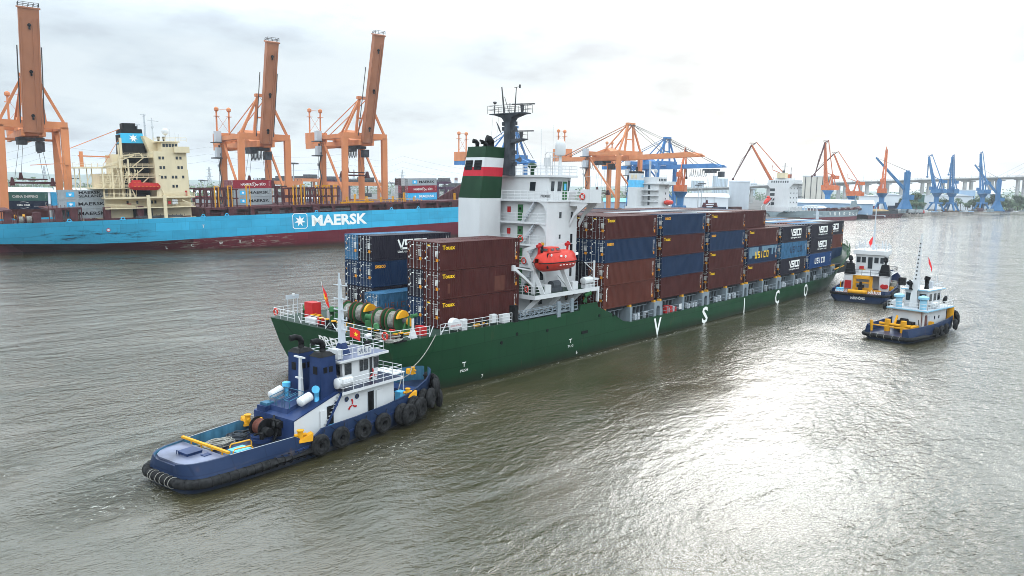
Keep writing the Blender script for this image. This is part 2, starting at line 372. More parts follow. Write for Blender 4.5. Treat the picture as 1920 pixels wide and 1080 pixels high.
def strokes(mb, lines, org, ux, uy, k, w, m=0):
    """flat ribbon strokes, mitred by overlapping square ends"""
    ux, uy, org = Vector(ux), Vector(uy), Vector(org); nrm = ux.cross(uy)
    for li, L in enumerate(lines):
        for i, (a, b) in enumerate(zip(L, L[1:])):
            a2, b2 = Vector((a[0], a[1], 0)), Vector((b[0], b[1], 0)); d = (b2 - a2).normalized(); e = Vector((-d.y, d.x, 0)) * w / 2
            a2, b2 = a2 - d * w / 2, b2 + d * w / 2; z = nrm * (.0015 * ((i + li) % 3))
            mb.add([org + ux * q.x * k + uy * q.y * k + z for q in (a2 - e, b2 - e, b2 + e, a2 + e)], [(0, 1, 2, 3)], m)
def star_pts(n, R, r, a0=pi / 2):
    return [((R if i % 2 == 0 else r) * cos(a0 + pi * i / n), (R if i % 2 == 0 else r) * sin(a0 + pi * i / n)) for i in range(2 * n)]
def put_poly(mb, pts, org, ux, uy, m=0):
    ux, uy, org = Vector(ux), Vector(uy), Vector(org)
    c = org; vs = [c] + [org + ux * x + uy * y for x, y in pts]; n = len(pts)
    mb.add(vs, [(0, i + 1, (i + 1) % n + 1) for i in range(n)], m)
# points on the ground from the picture's own rays (the place is then built there in metres)
def ray(x, y): return FW + RT * ((x - 960) / FPX) - UP * ((y - 540) / FPX)
def gz(x, y, z=0.0):
    d = ray(x, y); return CAM + d * ((z - CAM.z) / d.z)
def gd(x, y, dist):
    d = ray(x, y); return CAM + d * (dist / (d.xy.length))
# ---------------------------------------------------------------- water, land, quay
def water_mat():
    m, t = new_mat('river_water'); o = N(t, 'ShaderNodeOutputMaterial')
    b = N(t, 'ShaderNodeBsdfPrincipled'); b.inputs['Roughness'].default_value = .045; b.inputs['IOR'].default_value = 1.62
    tcn = N(t, 'ShaderNodeTexCoord'); P0 = tcn.outputs['Object']
    def noise(scale, sx, sy, rot, det=3, rough=.5, dist=0.0):
        mp = N(t, 'ShaderNodeMapping'); mp.inputs['Rotation'].default_value = (0, 0, radians(rot)); mp.inputs['Scale'].default_value = (sx, sy, 1)
        lk(t, P0, mp.inputs[0]); n = N(t, 'ShaderNodeTexNoise'); n.inputs['Scale'].default_value = scale; n.inputs['Detail'].default_value = det
        n.inputs['Roughness'].default_value = rough; n.inputs['Distortion'].default_value = dist; lk(t, mp.outputs[0], n.inputs['Vector']); return n.outputs[0]
    big = noise(.030, 1, 1.8, 35, 5, .55, .7)                       # calm and ruffled patches
    a = noise(.11, 1, 2.2, 60, 2, .4, .6)               # low swell from the tugs
    c = noise(.42, 1, 1.9, 38, 3, .5, .8)
    e = noise(1.5, 1, 1.6, 75, 4, .58, .4)
    ruff = ramp(t, big, [(.42, (.42, .42, .42)), (.58, (1.25, 1.25, 1.25))])
    g = noise(4.2, 1, 1.7, 60, 3, .55, .3)
    h = mth(t, 'ADD', mth(t, 'MULTIPLY', a, .50), mth(t, 'MULTIPLY', mth(t, 'MULTIPLY', c, ruff), .36))
    h = mth(t, 'ADD', h, mth(t, 'MULTIPLY', mth(t, 'MULTIPLY', e, ruff), .25))
    h = mth(t, 'ADD', h, mth(t, 'MULTIPLY', g, .085))
    # churned wakes: ellipses astern of the tugs
    wake = None; sp = N(t, 'ShaderNodeSeparateXYZ'); lk(t, P0, sp.inputs[0])
    for (cx, cy, rx, ry, ang) in WAKES:
        mp = N(t, 'ShaderNodeMapping', vector_type='TEXTURE'); mp.inputs['Location'].default_value = (cx, cy, 0); mp.inputs['Rotation'].default_value = (0, 0, radians(ang)); mp.inputs['Scale'].default_value = (rx, ry, 1)
        lk(t, P0, mp.inputs[0]); ln = N(t, 'ShaderNodeVectorMath', operation='LENGTH'); lk(t, mp.outputs[0], ln.inputs[0])
        q = mth(t, 'SUBTRACT', 1.0, ln.outputs['Value'], clamp=True); wake = q if wake is None else mth(t, 'MAXIMUM', wake, q)
    w1 = noise(.9, 1, 1, 10, 6, .65, 1.2)
    h = mth(t, 'ADD', h, mth(t, 'MULTIPLY', mth(t, 'MULTIPLY', w1, wake), .95))
    mp = N(t, 'ShaderNodeMapping', vector_type='TEXTURE'); mp.inputs['Location'].default_value = (22, -20, 0); mp.inputs['Scale'].default_value = (78, 30, 1); lk(t, P0, mp.inputs[0])
    ln = N(t, 'ShaderNodeVectorMath', operation='LENGTH'); lk(t, mp.outputs[0], ln.inputs[0])
    lee = mth(t, 'MULTIPLY', mth(t, 'SUBTRACT', 1.0, ln.outputs['Value'], clamp=True), .75, clamp=True)     # sheltered water in the lee of the ship
    h = mth(t, 'MULTIPLY', h, mth(t, 'SUBTRACT', 1.0, lee))
    bp = N(t, 'ShaderNodeBump'); bp.inputs['Strength'].default_value = 1.0; bp.inputs['Distance'].default_value = .62
    lk(t, h, bp.inputs['Height']); lk(t, bp.outputs[0], b.inputs['Normal'])
    mud = noise(.06, 1, 1.4, 20, 5, .6, .8)
    col = ramp(t, mud, [(.35, (.034, .032, .013)), (.65, (.058, .047, .024))])
    fo = noise(1.3, 1, 1.8, 8, 7, .68, 1.5)
    fm = mth(t, 'MULTIPLY', ramp(t, fo, [(.585, (0, 0, 0)), (.70, (1, 1, 1))]), mth(t, 'MULTIPLY', mth(t, 'POWER', wake, 1.6), 1.5, clamp=True))
    k = N(t, 'ShaderNodeMix', data_type='RGBA'); lk(t, fm, k.inputs[0]); lk(t, col, k.inputs[6]); k.inputs[7].default_value = (.55, .54, .48, 1)
    lk(t, k.outputs[2], b.inputs['Base Color'])
    lk(t, mth(t, 'ADD', mth(t, 'MULTIPLY', fm, .5), .045), b.inputs['Roughness'])
    lk(t, b.outputs[0], o.inputs[0]); return m
WAKES = [(-17, -11.5, 13, 2.2, 5), (-34, -6.5, 7, 4.5, 12), (-5, -8, 7, 2.6, 25), (86, -12, 15, 5.5, 6), (72, -14, 14, 4, 12), (53, -26, 9, 4.5, -10), (74, -31.5, 13, 1.7, -14), (30, -3.2, 60, .9, 0), (-42, 2, 12, 5, 40), (-27, 1, 10, 2, 8), (92, -20, 14, 1.6, 4)]
M['river_water'] = water_mat()
mb = MB(); S = 9000
mb.add([(-S, -S, 0), (S, -S, 0), (S, S, 0), (-S, S, 0)], [(0, 1, 2, 3)])
tag(mb.build('river_water', 'river_water'), kind='structure')
# Maersk-side berth frame (origin on that ship's starboard waterline)
BERTH, BROT = Vector((98.5, 153.1, 0)), radians(-12)
BD = Vector((cos(BROT), sin(BROT), 0)); BN = Vector((-BD.y, BD.x, 0))
def bp_(s, o, z=0.0): return BERTH + BD * s + BN * o + Vector((0, 0, z))
QZ = 3.0
edge = [bp_(-900, 32), bp_(260, 32), gz(1606, 407, 0), gz(1690, 405.2, 0), gz(1790, 401.4, 0), gz(1880, 397.4, 0), gz(1925, 395.0, 0), gz(2060, 389.5, 0), gz(2400, 383, 0)]
far_ = [Vector((7500, 1400, 0)), Vector((7500, 7500, 0)), Vector((-3500, 7500, 0)), Vector((-3500, 900, 0))]
ring = [Vector((p.x, p.y, 0)) for p in edge] + far_
mb = MB(); n = len(ring)
mb.add([(p.x, p.y, QZ) for p in ring] + [(p.x, p.y, -2) for p in ring], [tuple(range(n))] + [(i, (i + 1) % n, n + (i + 1) % n, n + i) for i in range(n)])
tag(mb.build('quay_ground', 'quay'), kind='structure')
# ---------------------------------------------------------------- shipping containers
CL, CW, CH = 12.19, 2.438, 2.896
PA('cont_red', (.060, .0145, .0125), .48, wear=.13, scale=.5, streak=3, rust=.05)
PA('cont_brown', (.090, .024, .016), .5, wear=.12, scale=.5, streak=3, rust=.05)
P('cont_blue', (.028, .075, .185), .45, wear=.10, scale=.5, streak=3)
P('cont_navy', (.050, .045, .070), .5, wear=.08, scale=.5, streak=3)
PA('cont_steel', (0.035, 0.12, 0.22), .55, wear=.30, scale=.9, streak=4, rust=.12, rustc=(.05, .10, .16))
P('cont_bright', (.02, .13, .42), .45, wear=.10, scale=.5)
PA('cont_grey', (0.3, 0.325, 0.335), .5, wear=.10, scale=.4, rust=.1)
PA('cont_green', (0.04, 0.115, 0.095), .5, wear=.1)
P('cont_deep', (.025, .045, .11), .5, wear=.1)
PA('cont_sky', (0.05, 0.38, 0.66), .45, wear=.08)
PA('cont_crimson', (0.26, 0.02, 0.035), .45, wear=.1)
PA('cont_white', (0.55, 0.56, 0.56), .5, wear=.08, rust=.08)
PA('patch_pale', (0.11, 0.19, 0.25), .6, wear=.2, scale=.8)
P('patch_red', (.30, .10, .07), .55, wear=.1)
def corrugate(mb, x0, x1, z0, z1, yo, yi, n, flip=False, m=0, axis='x'):
    """trapezoid corrugated sheet; yo outer face, yi inner face"""
    pt = []; p = (x1 - x0) / n
    for i in range(n):
        a = x0 + p * i; pt += [(a, yo), (a + p * .36, yo), (a + p * .5, yi), (a + p * .86, yi)]
    pt.append((x1, yo)); k = len(pt)
    def q(u, v, z): return (u, v, z) if axis == 'x' else (v, u, z)
    mb.add([q(u, v, z0) for u, v in pt] + [q(u, v, z1) for u, v in pt], [(i, i + 1, k + i + 1, k + i) for i in range(k - 1)], m)
def cont_mesh(L):
    mb = MB(); w = CW / 2; n = int(L / .28)
    for x in (0, L - .17):
        for s in (-1, 1): mb.box(x, x + .17, *sorted((s * w, s * (w - .14))), .12, CH - .12)
    for s in (-1, 1):
        mb.box(.17, L - .17, *sorted((s * w, s * (w - .07))), .02, .17)
        mb.box(.17, L - .17, *sorted((s * (w - .004), s * (w - .06))), CH - .10, CH - .01)
        corrugate(mb, .17, L - .17, .17, CH - .10, s * (w - .012), s * (w - .048), n)
        for x in (-.006, L - .164):
            for z in (0, CH - .118): mb.box(x, x + .17, *sorted((s * (w + .003), s * (w - .16))), z, z + .118)
    for x in (0, L - .12):
        mb.box(x, x + .12, -w + .14, w - .14, .02, .15); mb.box(x, x + .12, -w + .14, w - .14, CH - .12, CH - .01)
    corrugate(mb, -w + .14, w - .14, .15, CH - .12, L - .02, L - .06, 8, axis='y')
    mb.box(.1, L - .1, -w + .05, w - .05, .10, .15)
    pt = []; k = int(L / .42)                           # roof with shallow cross corrugation
    for i in range(k):
        a = .12 + (L - .24) * i / k; p = (L - .24) / k; pt += [(a, CH - .02), (a + p * .4, CH - .02), (a + p * .5, CH - .042), (a + p * .9, CH - .042)]
    pt.append((L - .12, CH - .02)); c = len(pt)
    mb.add([(x, -w + .06, z) for x, z in pt] + [(x, w - .06, z) for x, z in pt], [(i, i + 1, c + i + 1, c + i) for i in range(c - 1)])
    o = mb.build('proto_body', 'cont_red'); me = o.data; bpy.data.objects.remove(o); return me
def door_mesh(s):
    """one leaf of the end doors on the x = 0 end; s = -1 near (starboard) leaf, 1 far leaf"""
    mb = MB(); w = CW / 2 - .15; y0, y1 = (-w, -.01) if s < 0 else (.01, w)
    pt = [(.03, .16), (.03, .42), (.065, .50), (.065, .92), (.03, 1.0), (.03, 1.22), (.065, 1.3), (.065, 1.74), (.03, 1.82), (.03, 2.04), (.065, 2.12), (.065, 2.5), (.03, 2.58), (.03, CH - .13)]
    k = len(pt); mb.add([(x, y0, z) for x, z in pt] + [(x, y1, z) for x, z in pt], [(i, i + 1, k + i + 1, k + i) for i in range(k - 1)])
    for u in (.22, .74):
        y = y0 + (y1 - y0) * u; mb.cyl((-.012, y, .10), (-.012, y, CH - .08), .022, n=6, m=1)
        for z in (.14, CH - .15): mb.box(-.03, .03, y - .06, y + .06, z - .05, z + .05, 1)
        mb.box(-.035, -.01, y, y + .34 * (-1 if u > .5 else 1) * 1, .98, 1.02, 1)
    for z in (.3, 1.1, 1.9, 2.6):
        yy = y0 if s < 0 else y1; mb.box(-.005, .03, yy - .05, yy + .05, z, z + .12, 1)
    o = mb.build('proto_door', ['cont_red', 'galv']); me = o.data; bpy.data.objects.remove(o); return me
CB = {40: cont_mesh(CL), 20: cont_mesh(6.06)}
DOORS = {s: door_mesh(s) for s in (-1, 1)}
X_, Z_ = (1, 0, 0), (0, 0, 1); YN = (0, -1, 0)
# logos: drawn on the near long side (y = -w), plus the usual small codes on side end and doors
VS = [[(0, 2), (.95, 0), (3.95, 0), (3.95, 1), (2.35, 1), (2.35, 2), (4.55, 2), (4.55, 0)], [(.95, 0), (1.75, 2)], [(5.45, 2), (5.45, 0), (7.0, 0)], [(5.45, 2), (9.2, 2), (9.2, 0), (7.7, 0), (7.7, 2)]]
BLK = {'U': [[(0, 2), (0, 0), (1.3, 0), (1.3, 2)]], 'S': [[(1.3, 2), (0, 2), (0, 1), (1.3, 1), (1.3, 0), (0, 0)]], 'I': [[(.6, 0), (.6, 2)]], 'C': [[(1.3, 2), (0, 2), (0, 0), (1.3, 0)]], 'O': [[(0, 0), (0, 2), (1.3, 2), (1.3, 0), (0, 0)]]}
def block_word(mb, xs, z, k, w, m=0):
    for i, c in enumerate('USICO'): strokes(mb, BLK[c], (xs + i * k * 2.55, -CW / 2 - .008, z), X_, Z_, k, w, m)
def marks(mb, L, code, sticker=True, white=0, side=True):
    w = CW / 2 + .009
    if side:
        put_text(mb, code, (L - .80, -w, 2.5), (0, 0, -1), X_, .13, 1.7, m=white)
        put_text(mb, "45G1", (L - .50, -w, 2.5), (0, 0, -1), X_, .13, .5, m=white)
        mb.add([(L - .62, -w, 1.25), (L - .42, -w, 1.25), (L - .52, -w, 1.45)], [(0, 1, 2)], 2)
        if sticker: mb.add([(L - .70, -w, .55), (L - .38, -w, .55), (L - .38, -w, .95), (L - .70, -w, .95)], [(0, 1, 2, 3)], 2)
    x = -.04; U = (0, -1, 0)
    put_text(mb, code[:4] + ' ' + code[4:], (x, -.12, 2.42), U, Z_, .12, .85, m=white); put_text(mb, "45G1", (x, -.45, 2.22), U, Z_, .10, .3, m=white)
    for i in range(6): mb.box(x, x + .004, -.95, -.50, 1.98 - i * .11, 2.03 - i * .11, white)
    for i in range(3): mb.box(x, x + .004, -.32, -.14, 1.9 - i * .2, 1.93 - i * .2, white)
    if sticker: mb.box(x, x + .004, -.98, -.62, .95, 1.27, 2)
    mb.box(x, x + .004, .15, .5, 2.44, 2.52, white); mb.box(x, x + .004, .62, .70, 2.2, 2.4, white); mb.box(x, x + .004, .60, .72, 1.3, 1.42, white)
    mb.add([(x, .95, 1.75), (x, .80, 1.75), (x, .875, 1.98)], [(0, 1, 2)], 2); mb.box(x, x + .004, .85, .98, 1.1, 1.3, white)
def logo_mesh(kind, L=CL):
    mb = MB(); w = CW / 2 + .009; mats = ['letter', 'letter_yellow', 'sticker']
    if kind == 'touax':
        put_text(mb, "Touax", (.32, -w, 2.17), X_, Z_, .44, 1.75, m=1, bold=.035); marks(mb, L, "TGBU7614505"); mb.box(-.041, -.035, .22, .62, 2.5, 2.62, 1)
    elif kind == 'seaco':
        mats = ['letter', 'letter_orange', 'sticker']; put_text(mb, "seaco", (.42, -w, 2.16), X_, Z_, .52, 1.5, m=1, bold=.03); marks(mb, L, "SEKU4402187")
    elif kind == 'textainer':
        put_text(mb, "Textainer", (.52, -w, 2.72), (0, 0, -1), X_, .30, 1.75, bold=.03); marks(mb, L, "TEMU6320418")
    elif kind == 'vsico':
        strokes(mb, VS, (3.85, -w, 1.30), X_, Z_, .46, .52); put_text(mb, "Link together, as one", (3.7, -w, .82), X_, Z_, .25, 4.5, bold=.02); marks(mb, L, "VSBU4100236")
    elif kind == 'vsico_far':
        strokes(mb, VS, (4.1, -w, 1.25), X_, Z_, .50, .56); put_text(mb, "Link together, as one", (3.9, -w, .68), X_, Z_, .28, 5.0, bold=.03); marks(mb, L, "VSBU4100236")
    elif kind == 'block':
        block_word(mb, 2.9, .95, .46, .5); marks(mb, L, "VSBU2204910", sticker=False)
    elif kind == 'block_yellow':
        mats = ['letter', 'letter_yellow', 'sticker', 'patch_pale', 'cont_blue']; block_word(mb, 2.9, .95, .46, .5, 1); marks(mb, L, "VSBU2204910")
        for a, b, c, d in ((.5, 4.1, 1.35, 2.75), (.6, 1.7, .95, 1.35), (5.4, 8.0, 1.95, 2.78), (8.0, 11.9, 2.3, 2.78), (9.6, 10.3, 1.2, 2.3), (10.9, 11.6, 1.45, 2.3)): mb.add([(a, -w + .004, c), (b, -w + .004, c), (b, -w + .004, d), (a, -w + .004, d)], [(0, 1, 2, 3)], 3)
    elif kind == 'block_small':
        mats = ['pinkish', 'letter', 'sticker']; block_word(mb, .95, 1.05, .30, .36); marks(mb, L, "VSBU1102030", side=False, white=1)
    elif kind == 'ghost':
        mats = ['cont_blue', 'letter', 'sticker']; block_word(mb, 4.2, 1.05, .46, .5); marks(mb, L, "VSBU2204910", sticker=False, white=1)
    elif kind == 'patched':
        mats = ['letter', 'letter_yellow', 'sticker', 'patch_red']; put_text(mb, "Touax", (.32, -w, 2.17), X_, Z_, .44, 1.75, m=1, bold=.035); marks(mb, L, "TGBU7614505")
        for a, b, c, d in ((8.1, 9.75, .22, 1.85), (1.05, 1.42, .6, 1.6)): mb.add([(a, -w + .004, c), (b, -w + .004, c), (b, -w + .004, d), (a, -w + .004, d)], [(0, 1, 2, 3)], 3)
    elif kind == 'plain': marks(mb, L, "TCNU8830171")
    elif kind == 'bare': marks(mb, L, "VSBU3300712", side=False)
    elif kind in ('maersk', 'maersk_white', 'sealand'):
        mats = ['letter_black' if kind != 'maersk_white' else 'letter', 'cont_sky', 'letter']
        mb.add([(1.9, -w, .75), (3.9, -w, .75), (3.9, -w, 2.15), (1.9, -w, 2.15)], [(0, 1, 2, 3)], 1)
        put_poly(mb, star_pts(7, .55, .24), (2.9, -w - .004, 1.45), X_, Z_, 2)
        if kind == 'sealand':
            put_text(mb, "MAERSK", (4.9, -w, 1.62), X_, Z_, .82, 5.6, bold=.03); put_text(mb, "SEALAND", (4.9, -w, .55), X_, Z_, .82, 5.9, bold=.03)
        else: put_text(mb, "MAERSK", (4.6, -w, 1.0), X_, Z_, 1.0, 6.6, bold=.03)
        marks(mb, L, "MSKU0341178", sticker=False, white=0)
    elif kind == 'hamburg':
        put_text(mb, "HAMBURG", (2.3, -w, 1.0), X_, Z_, .85, 4.1, bold=.01); put_text(mb, "SÜD", (8.3, -w, 1.0), X_, Z_, .85, 2.0, bold=.01)
        strokes(mb, [[(0, 2.2), (.8, 2.0), (2.0, .6)], [(.6, .2), (1.4, 1.2), (2.5, 1.3)]], (6.2, -w, .5), X_, Z_, .7, .22); marks(mb, L, "SUDU6771830", sticker=False)
    elif kind == 'china':
        mats = ['letter_worn', 'letter', 'sticker']; put_text(mb, "CHINA SHIPPING", (2.9, -w, 1.0), X_, Z_, .9, 6.6, bold=.04); marks(mb, L, "CCLU4420157", sticker=False)
    elif kind == 'cma':
        put_text(mb, "CMA CGM", (3.9, -w, 1.15), X_, Z_, .6, 3.4, bold=.03)
        for s in (1, -1): strokes(mb, [[(.9 * i - 1.8, s * (1.35 - .12 * (i - 2) ** 2)) for i in range(1, 5)]], (5.6, -w, 1.45), X_, Z_, .8, .12)
        put_text(mb, "www.cma-cgm.com", (8.4, -w, .95), X_, Z_, .22, 2.2); marks(mb, L, "CMAU5117306", sticker=False)
    o = mb.build('proto_lettering', mats); me = o.data; bpy.data.objects.remove(o); return me
_logo = {}
def container(loc, col, logo, label, group, L=40, doors=True, rz=0, hs=1.0, rot=None, shade=None):
    o = bpy.data.objects.new('shipping_container', CB[L]); COL.objects.link(o)
    o.material_slots[0].link = 'OBJECT'; o.material_slots[0].material = M[col]
    o.location = loc; o.rotation_euler = rot if rot else (0, 0, rz); o.scale = (1, 1, hs)
    tag(o, label, 'container', group)
    if doors:
        for s in (-1, 1):
            d = bpy.data.objects.new('door', DOORS[s]); COL.objects.link(d); d.parent = o
            d.material_slots[0].link = 'OBJECT'; d.material_slots[0].material = M[col]
    if logo:
        k = (logo, L)
        if k not in _logo: _logo[k] = logo_mesh(logo, CL if L == 40 else 6.06)
        t = bpy.data.objects.new('lettering', _logo[k]); COL.objects.link(t); t.parent = o
    return o
TIERW = {(1, 3): 'bottom', (2, 3): 'middle', (3, 3): 'top', (1, 4): 'bottom', (2, 4): 'second', (3, 4): 'third', (4, 4): 'top'}
CNAME = {'cont_red': 'dark red', 'cont_brown': 'rust brown', 'cont_blue': 'deep blue', 'cont_navy': 'dark slate', 'cont_steel': 'faded blue', 'cont_bright': 'bright blue', 'cont_grey': 'grey', 'cont_white': 'white'}
LNAME = {'touax': ', yellow lettering', 'seaco': ', orange lettering', 'textainer': ', upright white lettering', 'vsico_far': ', white logo', 'block': ', white block letters', 'block_yellow': ', patched yellow letters', 'ghost': ', ghosted letters', 'plain': '', 'bare': '', None: ''}
ORD = ['first', 'second', 'third', 'fourth', 'fifth', 'sixth', 'seventh', 'eighth']
Y0, BZ = -1.97, 4.91
TH = 2.92
def ship_cont(bay, bx, row, tier, n, col, logo, y0=Y0, doors=None):
    lab = '%s container%s, %s tier, %s, %s stack from the deckhouse' % (CNAME[col], LNAME[logo], TIERW[tier, n], 'near side' if row == 0 else ORD[row] + ' row in', ORD[bay - 1])
    container((bx, y0 + CW / 2 + 2.5 * row, BZ + TH * (tier - 1)), col, logo, lab, 'containers stacked forward on the green ship', doors=(row < 2 or bay == 1) if doors is None else doors)
R, B_, U_, K_, S_, T_ = ('cont_red', 'touax'), ('cont_blue', 'seaco'), ('cont_brown', 'textainer'), ('cont_navy', 'vsico_far'), ('cont_steel', 'ghost'), ('cont_blue', 'bare')
BAYS = [26.2, 40.18, 54.23, 68.0, 82.1, 98.07, 112.25]
near = {1: [U_, U_, B_, R], 2: [('cont_red', 'plain'), T_, R, B_], 3: [R, R, B_, R], 4: [R, ('cont_blue', 'block_yellow'), R], 5: [K_, S_, K_], 6: [('cont_bright', 'block'), K_, K_]}
rr = random.Random(3)
for b, lst in near.items():
    for i, (c, l) in enumerate(lst): ship_cont(b, BAYS[b - 1], 0, i + 1, len(lst), c, l, -1.32 if b >= 6 else Y0)
for i, (c, l) in enumerate([('cont_red', 'plain'), ('cont_navy', None), B_, R]): ship_cont(1, BAYS[0], 1, i + 1, 4, c, l)
for i, (c, l) in enumerate([('cont_red', 'plain'), ('cont_navy', None), B_, R]): ship_cont(1, BAYS[0], 2, i + 1, 4, c, l)
for i, (c, l) in enumerate([('cont_blue', 'bare'), ('cont_brown', 'plain'), K_]): ship_cont(7, BAYS[6], 1, i + 1, 3, c, l, -1.32)
for b in range(1, 8):
    top = 4 if b <= 4 else 3
    for row in range({1: 3, 4: 1, 7: 2}.get(b, 1), 8 if b < 7 else 7):
        c = rr.choice(['cont_red'] * 5 + ['cont_brown', 'cont_blue', 'cont_grey', 'cont_navy']) if b < 5 else rr.choice(['cont_navy', 'cont_grey', 'cont_red', 'cont_steel', 'cont_brown'])
        if b == 4 and row < 3: c = 'cont_red'
        ship_cont(b, BAYS[b - 1], row, top, top, c, 'plain' if row < 3 else None, -1.32 if b >= 6 else Y0, doors=row < 3)
ship_cont(4, BAYS[3], 1, 3, 4, 'cont_red', None); ship_cont(4, BAYS[3], 2, 3, 4, 'cont_red', None)
# stern stacks
SG = 'containers stacked on the stern deck'; SZ = 5.65
def stern(x, y, t, col, logo, lab): container((x, y + CW / 2, SZ + TH * t), col, logo, lab, SG)
stern(0, 0, 0, 'cont_red', 'touax', 'bottom dark red container beside the white railing, yellow lettering')
stern(0, 0, 1, 'cont_red', 'patched', 'dark red container with a square pale red patch, middle of its stack')
stern(0, 0, 2, 'cont_red', 'touax', 'top dark red container of the stern stack nearest the water, yellow lettering')
stern(0, 2.5, 0, 'cont_blue', 'bare', 'blue container showing its doors at deck level beside the dark red stack')
stern(0, 2.5, 1, 'cont_navy', 'bare', 'dark slate container showing its doors between red above and blue below')
stern(0, 2.5, 2, 'cont_red', 'plain', 'dark red container on top of the dark slate one, only doors and roof showing')
PY, PX = 12.0, 1.0
stern(PX, PY, 2, 'cont_navy', 'vsico', 'dark slate container with large white logo topping the far stern stack')
stern(PX, PY, 1, 'cont_blue', 'seaco', 'deep blue container with orange lettering in the far stern stack')
stern(PX, PY, 0, 'cont_navy', 'bare', 'dark slate container at the bottom of the far stern stack behind the winches')
stern(PX, PY + 2.5, 2, 'cont_steel', 'bare', 'blue container topping the outermost port column on the stern')
stern(PX, PY + 2.5, 1, 'cont_blue', 'bare', 'blue container in the middle of the outermost port column on the stern')
stern(PX, PY + 2.5, 0, 'cont_navy', 'bare', 'dark slate container at the foot of the outermost port column on the stern')
container((-.2, 9.4 + CW / 2, SZ), 'cont_steel', 'block_small', 'short blue container with worn pinkish letters on the deck behind the winches', SG, L=20, hs=.894)
# ---------------------------------------------------------------- green container ship
YC, HB = 8.0, 10.3
SHIP = thing('container_ship', 'green hulled container ship with white deckhouse, loaded with stacked containers', 'ship')
def sh(mb, name, mats, smooth=None, parent=SHIP): return mb.build(name, mats, parent, smooth)
def hull_ring(x, zd, hd, hm, hw, bw, hb=None, rake=0.0):
    hb = hw * .92 if hb is None else hb; zm = zd * .5
    pr_ = [(hb, -1.6), (hw, 0), (hm, zm), (hd, zd), (hd - .12, zd), (hd - .15, zd - bw)]
    xs = lambda z: x + rake * (zd - z)
    return [(xs(z), YC - h, z) for h, z in pr_] + [(xs(z), YC + h, z) for h, z in reversed(pr_)]
HS = [(-8.2, 5.62, 9.9, 9.5, 8.2, .02, None, .30), (-5, 5.62, 10.1, 9.85, 9.0, .02, None, .1), (0, 5.62, 10.3, 10.2, 9.8, .02), (8.6, 5.6, HB, HB, 10.2, .02), (8.7, 5.5, HB, HB, 10.2, .5), (20.8, 5.5, HB, HB, HB, .5),
      (20.9, 6.15, HB, HB, HB, .6), (24.3, 6.15, HB, HB, HB, .6), (24.6, 5.55, HB, HB, HB, .05), (28, 4.2, HB, HB, HB, .3), (30.5, 3.0, HB, HB, HB, .3), (32.4, 2.70, HB, HB, HB, .02), (60, 2.66, HB, HB, HB, .02), (92, 2.62, HB, HB, HB, .02), (106, 2.7, 10.25, 10.1, 9.6, .04), (111, 3.3, 10.2, 9.6, 8.6, .3),
      (115, 4.9, 10.1, 8.7, 7.0, .8), (119, 6.5, 9.8, 7.6, 5.4, 1.0), (124, 7.0, 8.9, 6.0, 3.8, 1.0), (130, 7.4, 6.7, 3.8, 2.2, 1.0), (135, 7.7, 4.2, 2.0, 1.0, 1.0), (138.5, 7.9, 1.8, .7, .3, 1.0), (140, 8.0, .2, .1, .06, .9)]
mb = MB(); mb.loft([hull_ring(*h) for h in HS]); nS = len(HS)
for i in range(nS - 1): mb.m[i * 12 + 5] = 1
sh(mb, 'hull', ['hull_green', 'deck_green'], 30)
mb = MB()                                                             # hull seams, draught and plimsoll marks
for x0, x1, z in ((8.7, 24, 5.0), (-6, 110, 1.9)): pass
for x, y, s in ((0.6, 1.45, 'PUSH'), (18.5, 1.3, 'TUG')):
    put_text(mb, s, (x, -2.325, y), X_, Z_, .28, 1.1); strokes(mb, [[(0, 1), (1, 1)], [(.5, 1), (.5, .2)]], (x + .3, -2.325, y + .45), X_, Z_, .5, .16)
put_text(mb, '7', (3.8, -2.22, .3), X_, Z_, .4); put_text(mb, '6', (20.2, -2.325, .3), X_, Z_, .4)
sh(mb, 'draught_marks', 'letter')
for ch, x in (('V', 39.1), ('S', 53.0), ('I', 66.8), ('C', 80.5), ('O', 94.2)):
    mb = MB(); w = .45 if ch == 'I' else 1.9; put_text(mb, ch, (x - w / 2, -2.33, .06), X_, Z_, 2.42, w, bold=.03); sh(mb, 'lettering', 'letter')
mb = MB(); r_ = Vector((-.30, 0, 1)).normalized(); sx = lambda z: -8.2 + .30 * (5.62 - z) - .06
put_text(mb, 'PREMIER', (sx(3.85), 9.45, 3.85), (0, -1, 0), r_, 1.05, 6.2, bold=.035); put_text(mb, 'HAI PHONG', (sx(2.75), 9.5, 2.75), (0, -1, 0), r_, .6, 4.6, bold=.03)
sh(mb, 'lettering', 'letter')
mb = MB()
for x, z in ((9.3, 4.2), (14.6, 3.9), (24.9, 4.4), (28.0, 4.1), (6.8, 3.6)): mb.cyl((x, -2.28, z), (x, -2.34, z), .20, n=12)
mb.box(21.2, 22.5, -2.34, -2.28, 2.55, 2.9); sh(mb, 'hull_opening', 'black')
